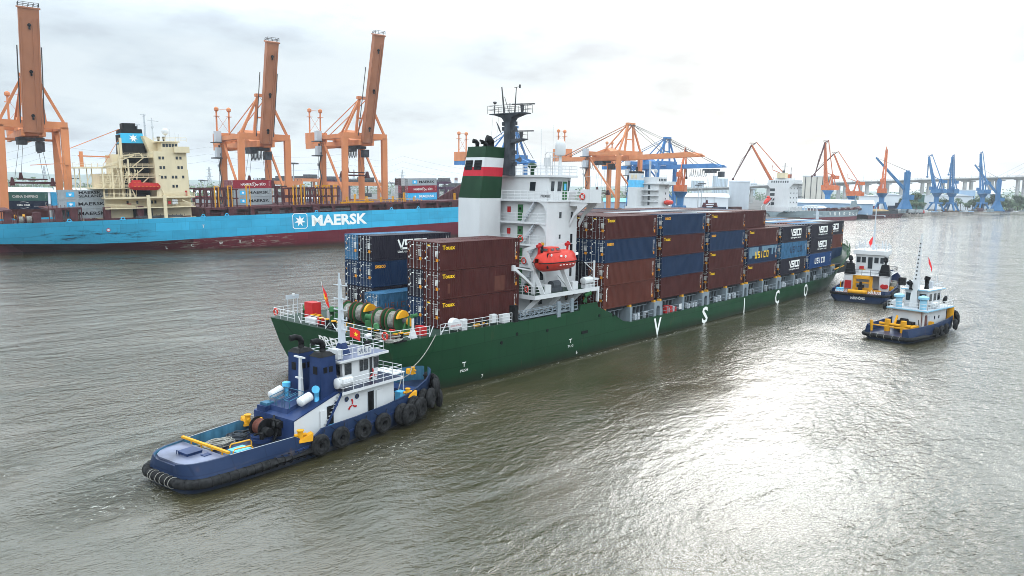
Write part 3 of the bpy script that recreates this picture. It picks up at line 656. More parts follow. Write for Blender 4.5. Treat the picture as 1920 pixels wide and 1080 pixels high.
# cargo deck: coaming, hatch covers, side pillars with cones, passage stays and rail
mb = MB(); mb.box(26, 125, -.55, 16.6, 2.6, 4.35); sh(mb, 'hatch_coaming', 'dkgrey')
mb = MB()
for bx in BAYS: mb.box(bx - .3, bx + 12.5, -1.25, 17.3, 4.42, 4.80)
sh(mb, 'hatch_cover', 'dkgrey')
def pillar(x, w=1.15, arch=False, y0=-2.2):
    mb = MB(); zt = 4.62
    if arch:
        for a in (x, x + 1.55): mb.box(a, a + .62, y0, y0 + .75, 2.6, zt)
        mb.box(x + .62, x + 1.55, y0, y0 + .75, 4.1, zt)
        for s in (0, 1):  # rounded arch corners
            a = x + .62 if s == 0 else x + 1.55; k = 1 if s == 0 else -1
            mb.ext([(a, y0 + .01, 4.1), (a + k * .38, y0 + .01, 4.1), (a + k * .12, y0 + .01, 3.98), (a, y0 + .01, 3.72)], (0, .7, 0))
    else:
        mb.box(x, x + .55, y0, y0 + .75, 2.6, zt)
    mb.ext([(x + .05, y0 + .7, 2.6), (x + .05, -.5, 2.6), (x + .05, -.5, zt), (x + .05, y0 + .7, zt)], (.08, 0, 0))
    o = sh(mb, 'deck_pillar', 'grey')
    mb = MB()
    for a in ((x + .08, x + 1.65) if arch else (x + .05,)): mb.box(a, a + .42, y0 + .12, y0 + .6, zt + .003, zt + .29)
    sh(mb, 'cone_foot', 'cone', parent=o)
for b in range(6):
    yy = -2.2 if b < 5 else -1.6
    pillar(BAYS[b] + 12.0, arch=True, y0=yy); pillar(BAYS[b] + 5.9, y0=yy)
pillar(BAYS[0] + .1, y0=-2.1)
mb = MB(); rs = random.Random(5)
for b in range(6):
    for x0, x1 in ((BAYS[b] + .6, BAYS[b] + 5.7), (BAYS[b] + 6.9, BAYS[b] + 11.8)):
        n = 5
        for i in range(n):
            x = x0 + (x1 - x0) * (i + .3) / n; mb.bar((x + .25, -.75, 2.7), (x - .1, -1.1, 4.4), .10, .16)
        mb.bar((x0, -1.12, 4.36), (x1, -1.12, 4.36), .1, .14)
sh(mb, 'coaming_stay', 'grey')
mb = MB(); mb2 = MB(); mb3 = MB()
for b in range(6):
    x0 = BAYS[b] + (6.7 if b == 0 else 0)
    for x0, x1 in (((BAYS[b] + .4, BAYS[b] + 5.8),) if b else ()) + ((BAYS[b] + 6.5, BAYS[b] + 11.9),):
        mb.rail([(x0, -2.15, 2.68), (x1, -2.15, 2.68)], 1.0, 2, 1.3, .028)
        for i in range(rs.randint(2, 4)):
            x = x0 + 1 + rs.random() * (x1 - x0 - 2); w = .3 + rs.random() * .5; mb2.box(x, x + w, -1.9, -1.5, 2.68, 3.3 + rs.random() * .3)
x = BAYS[1] + 1.6; mb3.box(x, x + .8, -1.95, -1.5, 2.68, 3.75); mb3.box(x + 1.2, x + 2.1, -1.95, -1.5, 2.68, 3.6); mb3.box(x + 2.6, x + 3.1, -1.95, -1.6, 2.68, 3.3)
sh(mb, 'deck_rail', 'grey'); sh(mb2, 'deck_locker', 'lightgrey'); sh(mb3, 'fire_locker', 'red')
mb = MB(); mb.box(BAYS[1] + 5.0, BAYS[1] + 5.75, -2.17, -2.12, 2.9, 3.7); sh(mb, 'notice_board', 'white')
# bow gear and foremast
mb = MB(); mb.bar((111, -1.9, 4.0), (116.8, -1.9, 4.4), .18, .18); sh(mb, 'boat_boom', 'cone')
mb = MB()
for x, y in ((124, 1.5), (128, 4), (126, 12), (131, 8)): mb.cyl((x, y, 6.0), (x, y, 7.0), .35, n=10)
for x, y in ((123, 5), (127, 7.5)): mb.box(x, x + 2.4, y, y + 1.6, 6.0, 6.9); mb.cyl((x + .4, y - .6, 6.9), (x + .4, y + 2.2, 6.9), .6, n=12)
sh(mb, 'bow_windlass', 'winch_green')
mb = MB(); mb.bar((127, 8, 6.2), (127, 8, 15.5), .75, .75, w2=.45); mb.bar((127, 8, 15.5), (127, 8, 17.0), .12); mb.box(126.5, 127.5, 7.2, 8.8, 12.6, 12.75); mb.rail([(126.5, 7.2, 12.75), (127.5, 7.2, 12.75), (127.5, 8.8, 12.75), (126.5, 8.8, 12.75)], .9, 2, 1, .03, closed=True)
mb.bar((126.7, 7, 14.6), (127.3, 9, 14.6), .14); sh(mb, 'foremast', 'lightgrey')
mb = MB(); mb.rail([(119.5, -1.6, 5.6), (124, -.7, 6.1), (130, 1.5, 6.5), (135, 4.0, 6.8), (139, 7.0, 7.0), (139, 9, 7.0), (135, 12, 6.8), (130, 14.5, 6.5)], 2.0, 2, 2, .04); sh(mb, 'bow_rail', 'winch_green')
# --- deckhouse
def wall_windows(mb, lst):  # dark panes set proud of walls
    for q in lst: mb.box(*q)
D0, LV = 7.9, 2.65
mb = MB(); mb.box(13.2, 24.0, 1.2, 14.8, 5.5, D0 - .2); sh(mb, 'lower_house', 'white')
mb = MB(); mb.box(12.9, 25.4, -1.75, 17.75, D0 - .18, D0, 0); mb.box(12.85, 25.45, -1.82, -1.76, D0 - .42, D0 + .06, 1); mb.box(12.82, 12.89, -1.82, 17.8, D0 - .42, D0 + .06, 1)
mb.bar((25.2, -1.72, D0 - .2), (25.2, -1.72, 6.1), .28, .3, m=1); mb.ext([(24.9, -1.8, D0 - .43), (25.1, -1.8, D0 - .43), (25.1, -1.8, D0 - .95), (25.03, -1.8, D0 - .62)], (0, .12, 0), 1)
for x in (13.6, 17.6, 21.6): mb.bar((x + .5, -1.5, D0 - .2), (x - .1, .4, 5.6), .42, .5, m=1)
sh(mb, 'boat_deck', ['deck_green', 'white'])
mb = MB(); mb.box(19.0, 24.2, 1.0, 15.0, D0, 18.3); sh(mb, 'accommodation_block', 'white')
mb = MB()  # side screen, balcony slabs with rounded arches
mb.box(18.2, 19.0, 1.0, 1.12, D0 + .0, 18.3); mb.box(18.2, 19.0, 14.88, 15.0, D0, 18.3)
for k in range(1, 5):
    z = D0 + LV * k
    if k < 4: mb.box(18.1, 19.0, 1.13, 8.29, z - .22, z)
    for s in (1, -1):
        y = 1.12 if s > 0 else 8.28
        if s > 0:
            pts = [(18.2, y, z - .22), (18.2, y + 1.5, z - .22)] + [(18.2, y + 1.5 - 1.5 * sin(a), z - .22 - 1.5 + 1.5 * cos(a)) for a in (.3, .6, .9, 1.2, 1.5)]
            mb.ext(pts, (.1, 0, 0))
    mb.box(18.2, 19.0, 11.71, 14.87, z - .22, z)
    mb.box(17.0, 18.15, 11.75, 13.6, z - .2, z)
sh(mb, 'balcony', 'white')
mb = MB()
for k in range(0, 4):
    z = D0 + LV * k; mb.rail([(18.14, 8.2, z), (18.14, 1.2, z)], 1.05, 3, 1.1, .028); mb.rail([(18.1, 13.5, z), (17.05, 13.5, z), (17.05, 11.9, z)], 1.05, 3, 1.1, .03)
mb.rail([(18.2, 8.2, 18.5), (18.2, .95, 18.5), (22.55, .95, 18.5), (22.55, -1.9, 18.5)], 1.05, 3, 1.1, .028)
mb.rail([(13, -1.6, D0), (12.95, 1.0, D0)], 1.05, 3, 1.0, .028); mb.rail([(13, -1.6, D0), (14.0, -1.6, D0)], 1.05, 3, 1.0, .028); mb.rail([(22.8, -1.6, D0), (25.3, -1.6, D0)], 1.05, 3, .8, .028)
mb.rail([(8.6, -2.15, 5.55), (-2.0, -2.2, 5.62)], 1.05, 3, 1.2, .028); mb.rail([(-3.4, -2.1, 5.62), (-7.9, -1.75, 5.62), (-8.0, 2.3, 5.62), (-8.0, 6.2, 5.62)], 1.05, 3, 1.2, .028)
mb.rail([(-8.0, 8.2, 5.62), (-8.0, 12.4, 5.62)], 1.05, 3, 1.2, .028); mb.rail([(-8.0, 13.6, 5.62), (-7.9, 17.7, 5.62), (-3, 18.1, 5.62), (6, 18.2, 5.62)], 1.05, 3, 1.2, .028)
for p in (((-2.0, -2.2, 5.62), (-1.3, -2.2, 6.6)), ((-3.4, -2.1, 5.62), (-2.9, -2.1, 6.6)), ((-8, 6.2, 5.62), (-8, 7.0, 6.3)), ((-8, 8.2, 5.62), (-8, 7.5, 6.3)), ((-8, 12.4, 5.62), (-8, 12.9, 6.3))): mb.bar(*p, .06)
sh(mb, 'railing', 'white')
for k in range(4):
    z = D0 + LV * k; mb = MB(); mb.box(18.93, 18.995, 5.35, 6.15, z + .08, z + 2.05, 0); mb.cyl((18.93, 5.75, z + 1.55), (18.90, 5.75, z + 1.55), .17, n=10, m=1); sh(mb, 'door', ['winch_green', 'black'])
    mb = MB()                                               # inclined ladder to the deck above
    a, b = Vector((18.3, 5.0, z)), Vector((18.3, 2.9, z + LV))
    for dx in (0, .55): mb.bar(a + Vector((dx, 0, 0)), b + Vector((dx, 0, 0)), .05, .14)
    for i in range(1, 9): p = a.lerp(b, i / 9); mb.box(p.x, p.x + .55, p.y - .11, p.y + .11, p.z - .02, p.z + .02)
    sh(mb, 'stairs', 'lightgrey')
    mb = MB(); mb.box(18.85, 18.99, 7.35, 7.8, z + 1.0, z + 1.75); sh(mb, 'fire_locker', 'red')
mb = MB()
wall_windows(mb, [(20.6, 21.0, .955, 1.02, 16.4, 17.1), (22.9, 23.3, .955, 1.02, 16.0, 17.1), (20.6, 20.9, .955, 1.02, 13.9, 14.4), (22.9, 23.3, .955, 1.02, 13.3, 14.4), (20.6, 21.0, .955, 1.02, 10.9, 11.7), (22.9, 23.3, .955, 1.02, 9.2, 10.2),
                  (15.6, 16.1, 1.15, 1.22, 6.2, 7.1), (17.2, 17.8, 1.15, 1.22, 6.2, 7.1), (20.0, 20.4, 1.15, 1.22, 6.2, 7.1), (22.4, 22.9, 1.15, 1.22, 6.2, 7.1), (18.93, 19.0, 2.0, 2.45, 8.9, 9.9)])
sh(mb, 'window', 'glass')
# bridge deck, wheelhouse, wing
mb = MB(); mb.box(18.15, 24.4, .9, 15.1, 18.3, 18.5); sh(mb, 'bridge_deck', 'white')
mb = MB(); mb.box(22.5, 24.85, -2.1, .88, 18.25, 18.42); mb.box(22.5, 24.85, -2.1, -2.02, 18.42, 19.85); mb.box(24.77, 24.85, -2.01, .88, 18.42, 19.85); mb.box(22.5, 22.58, -2.01, -.9, 18.42, 19.85)
for x in (22.6, 24.5): mb.ext([(x, .98, 18.24), (x, -1.6, 18.24), (x, -1.6, 18.0), (x, .2, 16.6), (x, .98, 15.2), (x, .98, 15.8), (x, .25, 17.1), (x, -.2, 17.55), (x, -.1, 17.8), (x, .98, 17.8)], (.25, 0, 0))
mb.rail([(22.55, -2.06, 19.85), (24.8, -2.06, 19.85)], 1.5, 1, 2.2, .03); mb.bar((22.5, -2.06, 21.35), (24.9, .9, 21.35), .05)
sh(mb, 'bridge_wing', 'white')
mb = MB()
mb.hexa([(20.2, 2.4, 18.5), (24.2, 2.4, 18.5), (24.2, 13.6, 18.5), (20.2, 13.6, 18.5)], [(20.2, 2.4, 21.25), (24.6, 2.4, 21.25), (24.6, 13.6, 21.25), (20.2, 13.6, 21.25)])
mb.box(19.9, 25.0, 1.6, 14.4, 21.25, 21.5); sh(mb, 'wheelhouse', 'white')
mb = MB(); mb.hexa([(20.14, 4.5, 19.55), (20.14, 5.35, 19.55), (20.14, 5.25, 20.65), (20.14, 4.4, 20.65)], [(20.19, 4.5, 19.55), (20.19, 5.35, 19.55), (20.19, 5.25, 20.65), (20.19, 4.4, 20.65)])
for a, b in ((20.6, 21.3), (21.9, 22.75)): mb.ext([(a, 2.34, 19.5), (b - .12, 2.34, 19.5), (b, 2.34, 20.75), (a + .12, 2.34, 20.75)], (0, .05, 0))
mb.ext([(23.95, 2.34, 19.5), (24.2, 2.34, 19.5), (24.5, 2.34, 20.9), (24.05, 2.34, 20.9)], (0, .05, 0))
for i in range(9): y = 3.0 + 1.15 * i; mb.hexa([(24.31, y, 19.55), (24.31, y + .95, 19.55), (24.55, y + .95, 20.95), (24.55, y, 20.95)], [(24.36, y, 19.55), (24.36, y + .95, 19.55), (24.60, y + .95, 20.95), (24.60, y, 20.95)])
sh(mb, 'window', 'glass')
mb = MB(); mb.box(22.95, 23.8, 2.33, 2.395, 18.55, 20.75, 0); mb.box(23.2, 23.6, 2.31, 2.34, 19.7, 20.5, 1); sh(mb, 'door', ['winch_green', 'cyan'])
mb = MB(); put_text(mb, 'PREMIER', (18.13, 1.95, 18.85), (0, -1, 0), Z_, .32, 1.4, m=1, bold=.02); mb.box(18.145, 18.175, .4, 2.2, 18.72, 19.3, 0)
sh(mb, 'name_board', ['white', 'letter_black'])
mb = MB(); mb.rail([(20, 1.7, 21.5), (24.9, 1.7, 21.5), (24.9, 14.3, 21.5), (20, 14.3, 21.5)], 1.15, 3, 1.2, .025, closed=True)
mb.rail([(22.5, 3.4, 23.2), (23.9, 3.4, 23.2), (23.9, 4.8, 23.2), (22.5, 4.8, 23.2)], 1.1, 2, .9, .025, closed=True)
for x, y in ((22.5, 3.4), (23.9, 3.4), (23.9, 4.8), (22.5, 4.8)): mb.cyl((x, y, 21.5), (x, y, 23.2), .035, n=5)
sh(mb, 'railing', 'white')
mb = MB(); mb.cyl((22.6, 2.6, 21.5), (22.6, 2.6, 23.9), .28, .16, n=10); mb.lathe([(.15, 23.8), (.62, 23.95), (.66, 24.2), (.66, 25.0), (.60, 25.35), (.45, 25.65), (.22, 25.82), (.02, 25.86)], (22.6, 2.6, 0), 16); sh(mb, 'satellite_dome', 'white', 40)
mb = MB(); mb.lathe([(.28, 21.5), (.28, 22.2), (.55, 22.5), (.58, 22.75), (.3, 22.95)], (20.9, 5.6, 0), 12); sh(mb, 'ventilator', 'green')
mb = MB()
for x, y, z, r in ((20.6, 4.0, 27.0, .035), (22.4, 3.6, 27.6, .025), (24.0, 6.0, 25.6, .025), (21.5, 9.5, 26, .03)): mb.cyl((x, y, 21.5), (x, y, z), r, r * .4, n=5)
sh(mb, 'whip_antenna', 'lightgrey')
mb = MB(); mb.box(21.3, 21.9, 3.6, 4.1, 22.6, 23.6); mb.cyl((21.6, 3.85, 21.5), (21.6, 3.85, 22.6), .08); mb.tube([(21.6, 3.3, 21.5), (21.6, 3.3, 23.9), (21.6, 3.7, 24.3), (21.6, 4.2, 24.0)], .04); sh(mb, 'searchlight', 'white')
mb = MB(); mb.cyl((23.3, -.6, 18.42), (23.3, -.6, 19.5), .14, n=8, m=1); mb.lathe([(.2, 19.5), (.26, 19.8), (.05, 20.0)], (23.3, -.6, 0), 10, 0); sh(mb, 'pelorus', ['white', 'black'], 40)
# --- funnel casing
def fun_q(z):
    k = max(0, (z - 18.6) / 6.2); xa, xb = 14.4 + 1.15 * k, 18.15 + .75 * k; ya, yb = 8.3 + .12 * k, 11.9 - .45 * k
    return [(xa, ya, z), (xb, ya, z), (xb, yb, z), (xa, yb, z)]
mb = MB()
for z0, z1, m in ((7.9, 18.6, 0), (18.6, 21.25, 1), (21.25, 22.35, 2), (22.35, 23.5, 0), (23.5, 24.8, 1)): mb.hexa(fun_q(z0), fun_q(z1), m)
for z in (18.6, 24.8):
    q = fun_q(z)
sh(mb, 'funnel', ['white', 'green', 'funnel_red'])
mb = MB()
for y0 in (8.75, 10.25):
    z0, z1 = 22.0, 23.15; qa, qb = fun_q(z0)[0][0], fun_q(z1)[0][0]
    mb.hexa([(qa - .05, y0, z0), (qa - .05, y0 + 1.2, z0), (qa + .1, y0 + 1.2, z0), (qa + .1, y0, z0)], [(qb - .05, y0, z1), (qb - .05, y0 + 1.2, z1), (qb + .1, y0 + 1.2, z1), (qb + .1, y0, z1)], 0)
    for i in range(6): z = z0 + .1 + i * .18; x = fun_q(z)[0][0]; mb.box(x - .10, x - .04, y0, y0 + 1.2, z, z + .05, 1)
sh(mb, 'funnel_louvre', ['black', 'dkgrey'])
for x, y, r, h in ((16.3, 10.6, .28, .75), (16.8, 9.9, .14, .8), (17.2, 9.2, .48, 1.0), (17.9, 10.7, .25, .7)):
    mb = MB(); mb.tube([(x, y, 24.7), (x, y, 24.7 + h * .75), (x - .15, y + .1, 24.7 + h), (x - .5, y + .3, 24.7 + h * 1.1)], r, 10); sh(mb, 'exhaust_pipe', 'black', 40)
# --- signal mast on the monkey island
mb = MB(); bx, by = 19.4, 8.1
mb.hexa([(bx - .58, by - .6, 21.4), (bx + .58, by - .6, 21.4), (bx + .58, by + .6, 21.4), (bx - .58, by + .6, 21.4)], [(bx - .45, by - .46, 27.8), (bx + .45, by - .46, 27.8), (bx + .45, by + .46, 27.8), (bx - .45, by + .46, 27.8)], 0)
mb.loft([[(bx + sx_ * a, by + sy_ * b, z) for sx_, sy_ in ((-1, -1), (1, -1), (1, 1), (-1, 1))] for a, b, z in ((.45, .46, 27.8), (.6, .8, 28.4), (.75, 2.0, 28.78), (.8, 2.7, 28.84), (.8, 2.7, 28.95))], 0)
mb.ext([(bx - .5, by - .6, 25.3), (bx - .5, by - 2.6, 25.75), (bx - .5, by - 2.6, 25.85), (bx - .5, by - .6, 25.85)], (1.0, 0, 0), 0)
for z in (22.6, 24.0, 26.9, 27.5):
    for s in (-1, 1): mb.box(bx - .2, bx + .2, by + s * .95 - .15, by + s * .95 + .15, z, z + .45, 0); mb.bar((bx, by + s * .6, z), (bx, by + s * .95, z), .1)
sh(mb, 'mast', 'soot')
mb = MB(); mb.rail([(bx - 1, by - 2.8, 28.95), (bx + 1, by - 2.8, 28.95), (bx + 1, by + 2.8, 28.95), (bx - 1, by + 2.8, 28.95)], .95, 2, 1.2, .025, closed=True)
mb.rail([(bx - .5, by - 2.5, 25.85), (bx + .5, by - 2.5, 25.85)], .9, 2, 1, .025)
mb.bar((bx, by + .9, 28.9), (bx - .2, by + 1.2, 32.2), .18, w2=.10); mb.bar((bx, by - .8, 28.9), (bx, by - 1.0, 32.0), .14, w2=.06); mb.bar((bx, by - .7, 32.0), (bx, by - 1.6, 32.05), .05); mb.cyl((bx, by - 1.55, 31.9), (bx, by - 1.55, 32.3), .12)
mb.bar((bx, by + .9, 31), (bx, by + .1, 29), .05); mb.cyl((bx, by + 2.5, 28.9), (bx, by + 2.5, 30.3), .05); mb.lathe([(.05, 30.2), (.28, 30.35), (.2, 30.5)], (bx, by + 2.5, 0), 10); mb.cyl((bx, by + .0, 28.9), (bx, by, 30.2), .05)
mb.tube([(bx - .5, by - .7, 23.2), (bx - .6, by - 1.6, 23.3), (bx - .6, by - 1.9, 23.3)], .06); mb.cyl((bx - .6, by - 1.85, 23.3), (bx - .6, by - 2.3, 23.3), .12, .32, n=10)
sh(mb, 'mast_fittings', 'steel')
for z, y in ((29.95, by - 2.0), (26.75, by - 1.9)):
    mb = MB(); mb.cyl((bx, y, z - .95), (bx, y, z - .1), .16, .26, n=8); mb.bar((bx - .55, y + 1.2, z), (bx + .55, y - 1.5, z + .02), .18, .14); sh(mb, 'radar_scanner', 'steel')
mb = MB(); f0 = Vector((bx, by + 2.6, 28.2)); mb.tube([(bx, by + 2.8, 28.8), (bx - .3, by + 2.9, 24.9)], .012, 3); mb.tube([(bx, by + 1.8, 28.8), (bx - .3, by + 2.0, 24.9)], .012, 3); sh(mb, 'halyard', 'cable')
def cloth(name, p, u, v, w, h, mats, label, cat='flag', group=None, star=False, n=8, droop=.35, sway_=.12):
    mb = MB(); p, u, v = Vector(p), Vector(u).normalized(), Vector(v).normalized(); nn = u.cross(v).normalized(); g = []
    for i in range(n + 1):
        for j in range(5):
            a, b = i / n, j / 4; g.append(p + u * (w * a * (1 - .15 * a)) + v * (h * (b - 1)) + Vector((0, 0, -droop * w * a * a)) + nn * sway_ * w * sin(a * 5 + b) * a)
    mb.add(g, [(i * 5 + j, i * 5 + j + 1, (i + 1) * 5 + j + 1, (i + 1) * 5 + j) for i in range(n) for j in range(4)], 0)
    if star:
        c = p + u * w * .45 - v * h * .5 + Vector((0, 0, -droop * w * .2)); 
        for s in (1, -1): put_poly(mb, star_pts(5, h * .28, h * .11), c + nn * .07 * s + nn * sway_ * w * sin(2.6) * .45, u, v, 1)
    o = mb.build(name, mats, None, 60); return tag(o, label, cat, group)
cloth('flag', (bx - .1, by + 2.2, 28.1), (0.1, -.5, -.5), (.05, .5, 1), 1.0, 1.3, ['soot', 'soot'], 'small sooty grey signal flag hanging under the dark mast platform')
# --- stern gear
def winch(p, rz, n=2):
    w = thing('mooring_winch', None, None, p, rz); w.parent = SHIP
    for k in range(n):
        x = k * 1.55; mb = MB()
        mb.cyl((x, 0, 1.15), (x + .95, 0, 1.15), .78, n=18, m=0); 
        for i in range(7): mb.torus((x + .1 + i * .125, 0, 1.15), (1, 0, 0), .80, .075, 18, 5, 0)
        mb.cyl((x - .08, 0, 1.15), (x, 0, 1.15), 1.12, n=20, m=1); mb.cyl((x + .95, 0, 1.15), (x + 1.03, 0, 1.15), 1.12, n=20, m=1)
        mb.torus((x - .04, 0, 1.15), (1, 0, 0), 1.12, .06, 20, 5, 2); mb.torus((x + .99, 0, 1.15), (1, 0, 0), 1.12, .06, 20, 5, 2)
        mb.build('drum', ['rope', 'winch_green', 'rust'], w, 40)
    x = n * 1.55 - .35; mb = MB(); a0 = [(x, 1.05 * cos(a), 1.15 + 1.05 * sin(a)) for a in [pi * .1 + i * pi * .8 / 8 for i in range(9)]]
    mb.ext(a0, (.25, 0, 0)); mb.cyl((x + .8, 0, 1.15), (x + 1.15, 0, 1.15), .38, .45, n=14); mb.build('brake_cover', 'yellow', w)
    mb = MB(); mb.cyl((x + .25, 0, 1.15), (x + .8, 0, 1.15), .28, .36, n=12); mb.build('warping_head', 'steel', w)
    mb = MB(); mb.cyl((-.9, 0, 1.15), (-.2, 0, 1.15), .42, n=14); mb.cyl((-1.5, 0, 1.2), (-.9, 0, 1.2), .3, n=12); mb.box(-1.3, -.4, -.5, .5, .15, .9)
    for q in (-.5, 1.28, x + .55): mb.hexa([(q, -.8, 0), (q + .16, -.8, 0), (q + .16, .8, 0), (q, .8, 0)], [(q, -.25, 1.25), (q + .16, -.25, 1.25), (q + .16, .25, 1.25), (q, .25, 1.25)])
    mb.build('winch_frame', 'winch_green', w, 40)
    return w
SD = 5.61
def sp(px, py, h=0.0): v = gz(px, py, SD + h); return Vector((max(v.x, -7.4), max(v.y, -1.3), SD))
winch(sp(710, 618), radians(-75)); winch(sp(652, 604), radians(-75))
mb = MB()
for px, py in ((660, 640), (630, 618), (592, 605), (752, 640), (676, 655), (608, 612)):
    p = sp(px, py)
    for d in (-.45, .45): mb.cyl((p.x, p.y + d, SD), (p.x, p.y + d, SD + .75), .22, n=10, m=0); mb.cyl((p.x, p.y + d, SD + .75), (p.x, p.y + d, SD + .85), .27, n=10, m=1)
    mb.box(p.x - .35, p.x + .35, p.y - .9, p.y + .9, SD, SD + .12, 0)
sh(mb, 'bollard', ['black', 'yellow'])
mb = MB()
for px, py, h in ((672, 640, 1.3), (573, 598, 1.4), (622, 600, 1.3)):
    p = sp(px, py); mb.tube([p, p + Vector((0, 0, h * .8)), p + Vector((-.15, -.2, h)), p + Vector((-.35, -.5, h)), p + Vector((-.4, -.6, h * .75))], .27, 10)
p = sp(727, 650); mb.box(p.x - .5, p.x + .5, p.y - .4, p.y + .4, SD, SD + 1.0)
sh(mb, 'ventilator', 'winch_green', 40)
p = sp(791, 637); mb = MB(); mb.cyl(p, p + Vector((0, 0, 1.9)), .13, n=10, m=0); mb.hexa([p + Vector((-.32, -.32, 0)), p + Vector((.32, -.32, 0)), p + Vector((.32, .32, 0)), p + Vector((-.32, .32, 0))], [p + Vector((-.12, -.12, .8)), p + Vector((.12, -.12, .8)), p + Vector((.12, .12, .8)), p + Vector((-.12, .12, .8))], 0)
mb.cyl(p + Vector((-.05, .05, 1.9)), p + Vector((-.05, .05, 2.25)), .17, n=10, m=1); mb.cyl(p + Vector((-.05, .05, 2.1)), p + Vector((.35, -.3, 2.2)), .16, .2, n=10, m=1); mb.bar(p + Vector((-.3, .25, .8)), p + Vector((-.3, .25, 2.1)), .14, m=1); sh(mb, 'deck_davit', ['white', 'winch_green'])
mb = MB(); p = sp(580, 602); mb.box(p.x - .1, p.x + 1.0, p.y - .7, p.y + .7, SD + .25, SD + 2.0, 0); p2 = sp(592, 612); mb.box(p2.x, p2.x + .5, p2.y - .5, p2.y + .5, SD, SD + .8, 0); p2 = sp(800, 632); mb.box(p2.x, p2.x + .6, p2.y, p2.y + 1.0, SD, SD + .9, 0)
p2 = sp(725, 662); mb.box(p2.x, p2.x + .15, p2.y - .35, p2.y + .35, SD + .2, SD + 1.15, 0); sh(mb, 'fire_locker', 'red')
mb = MB(); q = sp(573, 608); mb.box(q.x, q.x + .7, q.y - 1.0, q.y + .9, SD, SD + .6); sh(mb, 'deck_locker', 'white')
mb = MB()
for (px, py, r, n) in ((712, 652, .8, 5), (655, 655, .6, 4), (697, 640, .6, 4)):
    p = sp(px, py)
    for i in range(n): mb.torus(p + Vector((rs.uniform(-.15, .15), rs.uniform(-.15, .15), .1 + .14 * i)), (rs.uniform(-.15, .15), rs.uniform(-.15, .15), 1), r * (1 - .07 * i), .08, 18, 5)
sh(mb, 'coiled_rope', 'rope', 50)
mb = MB(); p = sp(703, 665); mb.lathe([(.65, 0), (.65, .7), (.7, .7), (.7, .78), (.3, .8)], p, 16); sh(mb, 'rope_reel', 'pinkish', 40)
mb = MB()
for px, py, w, d in ((683, 598, 1.6, .5), (640, 595, 1.2, .5), (765, 655, .5, .9)): p = sp(px, py); mb.box(p.x, p.x + d, p.y - w / 2, p.y + w / 2, SD, SD + .9)
sh(mb, 'machinery_box', 'dkgrey')
mb = MB()
for px, py, w, d in ((590, 603, 1.0, .4), (640, 612, 1.0, .2), (760, 628, .3, 1.6), (893, 613, .4, 1.8), (700, 612, .3, 1.3)): p = sp(px, py); mb.box(p.x, p.x + d, p.y - w / 2, p.y + w / 2, SD, SD + .22)
for px, py in ((664, 625), (604, 607)): p = sp(px, py); mb.tube([p, p + Vector((0, 0, .9)), p + Vector((0, 1.2, .9)), p + Vector((0, 1.2, 0))], .05)
sh(mb, 'deck_guard', 'yellow')
mb = MB(); mb.box(7.2, 8.4, -2.05, -1.5, SD, SD + .9); mb.box(1.2, 1.9, -2.0, -1.55, SD, SD + 1.1); mb.cyl((.3, -2.0, SD + .75), (.3, -1.4, SD + .75), .6, n=14); mb.box(5.6, 6.3, -2.0, -1.6, SD + .2, SD + 1.1); sh(mb, 'deck_locker', 'white')
mb = MB(); mb.box(-.75, .9, -2.235, -2.215, SD + .45, SD + .95, 0); put_text(mb, 'BEWARE PROPELLER', (-.7, -2.24, SD + .6), X_, Z_, .2, 1.5, m=1); sh(mb, 'notice_board', ['white', 'red'])
mb = MB(); mb.torus((4.4, -1.9, SD + .45), (0.2, 1, 0), .32, .13, 16, 8); sh(mb, 'tyre_fender', 'rubber', 50)
mb = MB(); mb.box(8.9, 9.5, -2.25, -1.5, 5.0, 7.3); sh(mb, 'pilot_ladder_post', 'black')
mb = MB(); p = gz(551, 592, SD); mb.cyl((p.x, p.y, SD), (p.x, p.y, SD + 2.2), .04, n=5); mb.cyl((p.x, p.y, SD + 2.2), (p.x, p.y, SD + 2.5), .14); p = sp(618, 600); mb.cyl(p, (p.x - .8, p.y + .3, SD + 4.2), .05, .03, n=5); mb.box(p.x - .2, p.x + .2, p.y - .2, p.y + .2, SD, SD + 1.0); sh(mb, 'ensign_staff', 'white')
FS = Vector((p.x - .72, p.y + .27, SD + 3.9))
cloth('flag', FS, (.15, -.5, -.75), (-.15, .05, 1), 1.3, 1.6, ['flag', 'flag_star'], 'red national flag with yellow star drooping from the staff on the green stern', star=True, group=None)
mb = MB(); mb.box(-6.8, -5.2, 17.0, 17.1, SD + 1.9, SD + 2.35); mb.cyl((-6.6, 17, SD), (-6.6, 17, SD + 1.9), .04); mb.cyl((-5.4, 17, SD), (-5.4, 17, SD + 1.9), .04); sh(mb, 'notice_board', 'lightgrey')
# accommodation ladder stowed along the bulwark
mb = MB(); x0, x1, y, z = 9.8, 20.3, -2.28, 5.7
for yy in (y, y + .6):
    for zz_ in (0, .45, .9): mb.bar((x0, yy, z + zz_ * .9 - .0), (x1, yy, z + zz_ * .9 + .1), .06)
    for i in range(14):
        a = x0 + (x1 - x0) * i / 13; mb.bar((a, yy, z), (a, yy, z + .85), .05)
        if i % 3 == 0 and i < 12: mb.bar((a, yy, z), (a + 2, yy, z + .85), .05)
mb.box(x0, x1, y, y + .6, z - .03, z + .03); mb.box(16.3, 16.9, y - .12, y + .1, 5.2, 7.0); mb.box(18.9, 19.4, y - .12, y + .1, 5.5, 7.1); sh(mb, 'gangway', 'grey')
mb = MB(); p = Vector((23.2, -1.4, 6.1)); mb.cyl(p, p + Vector((0, 0, .9)), .12); mb.cyl(p + Vector((-.3, 0, .9)), p + Vector((.45, -.3, 1.25)), .28, .34); mb.bar(p + Vector((-.5, 0, .1)), p + Vector((.3, 0, 1.0)), .14); sh(mb, 'deck_davit', 'winch_green')
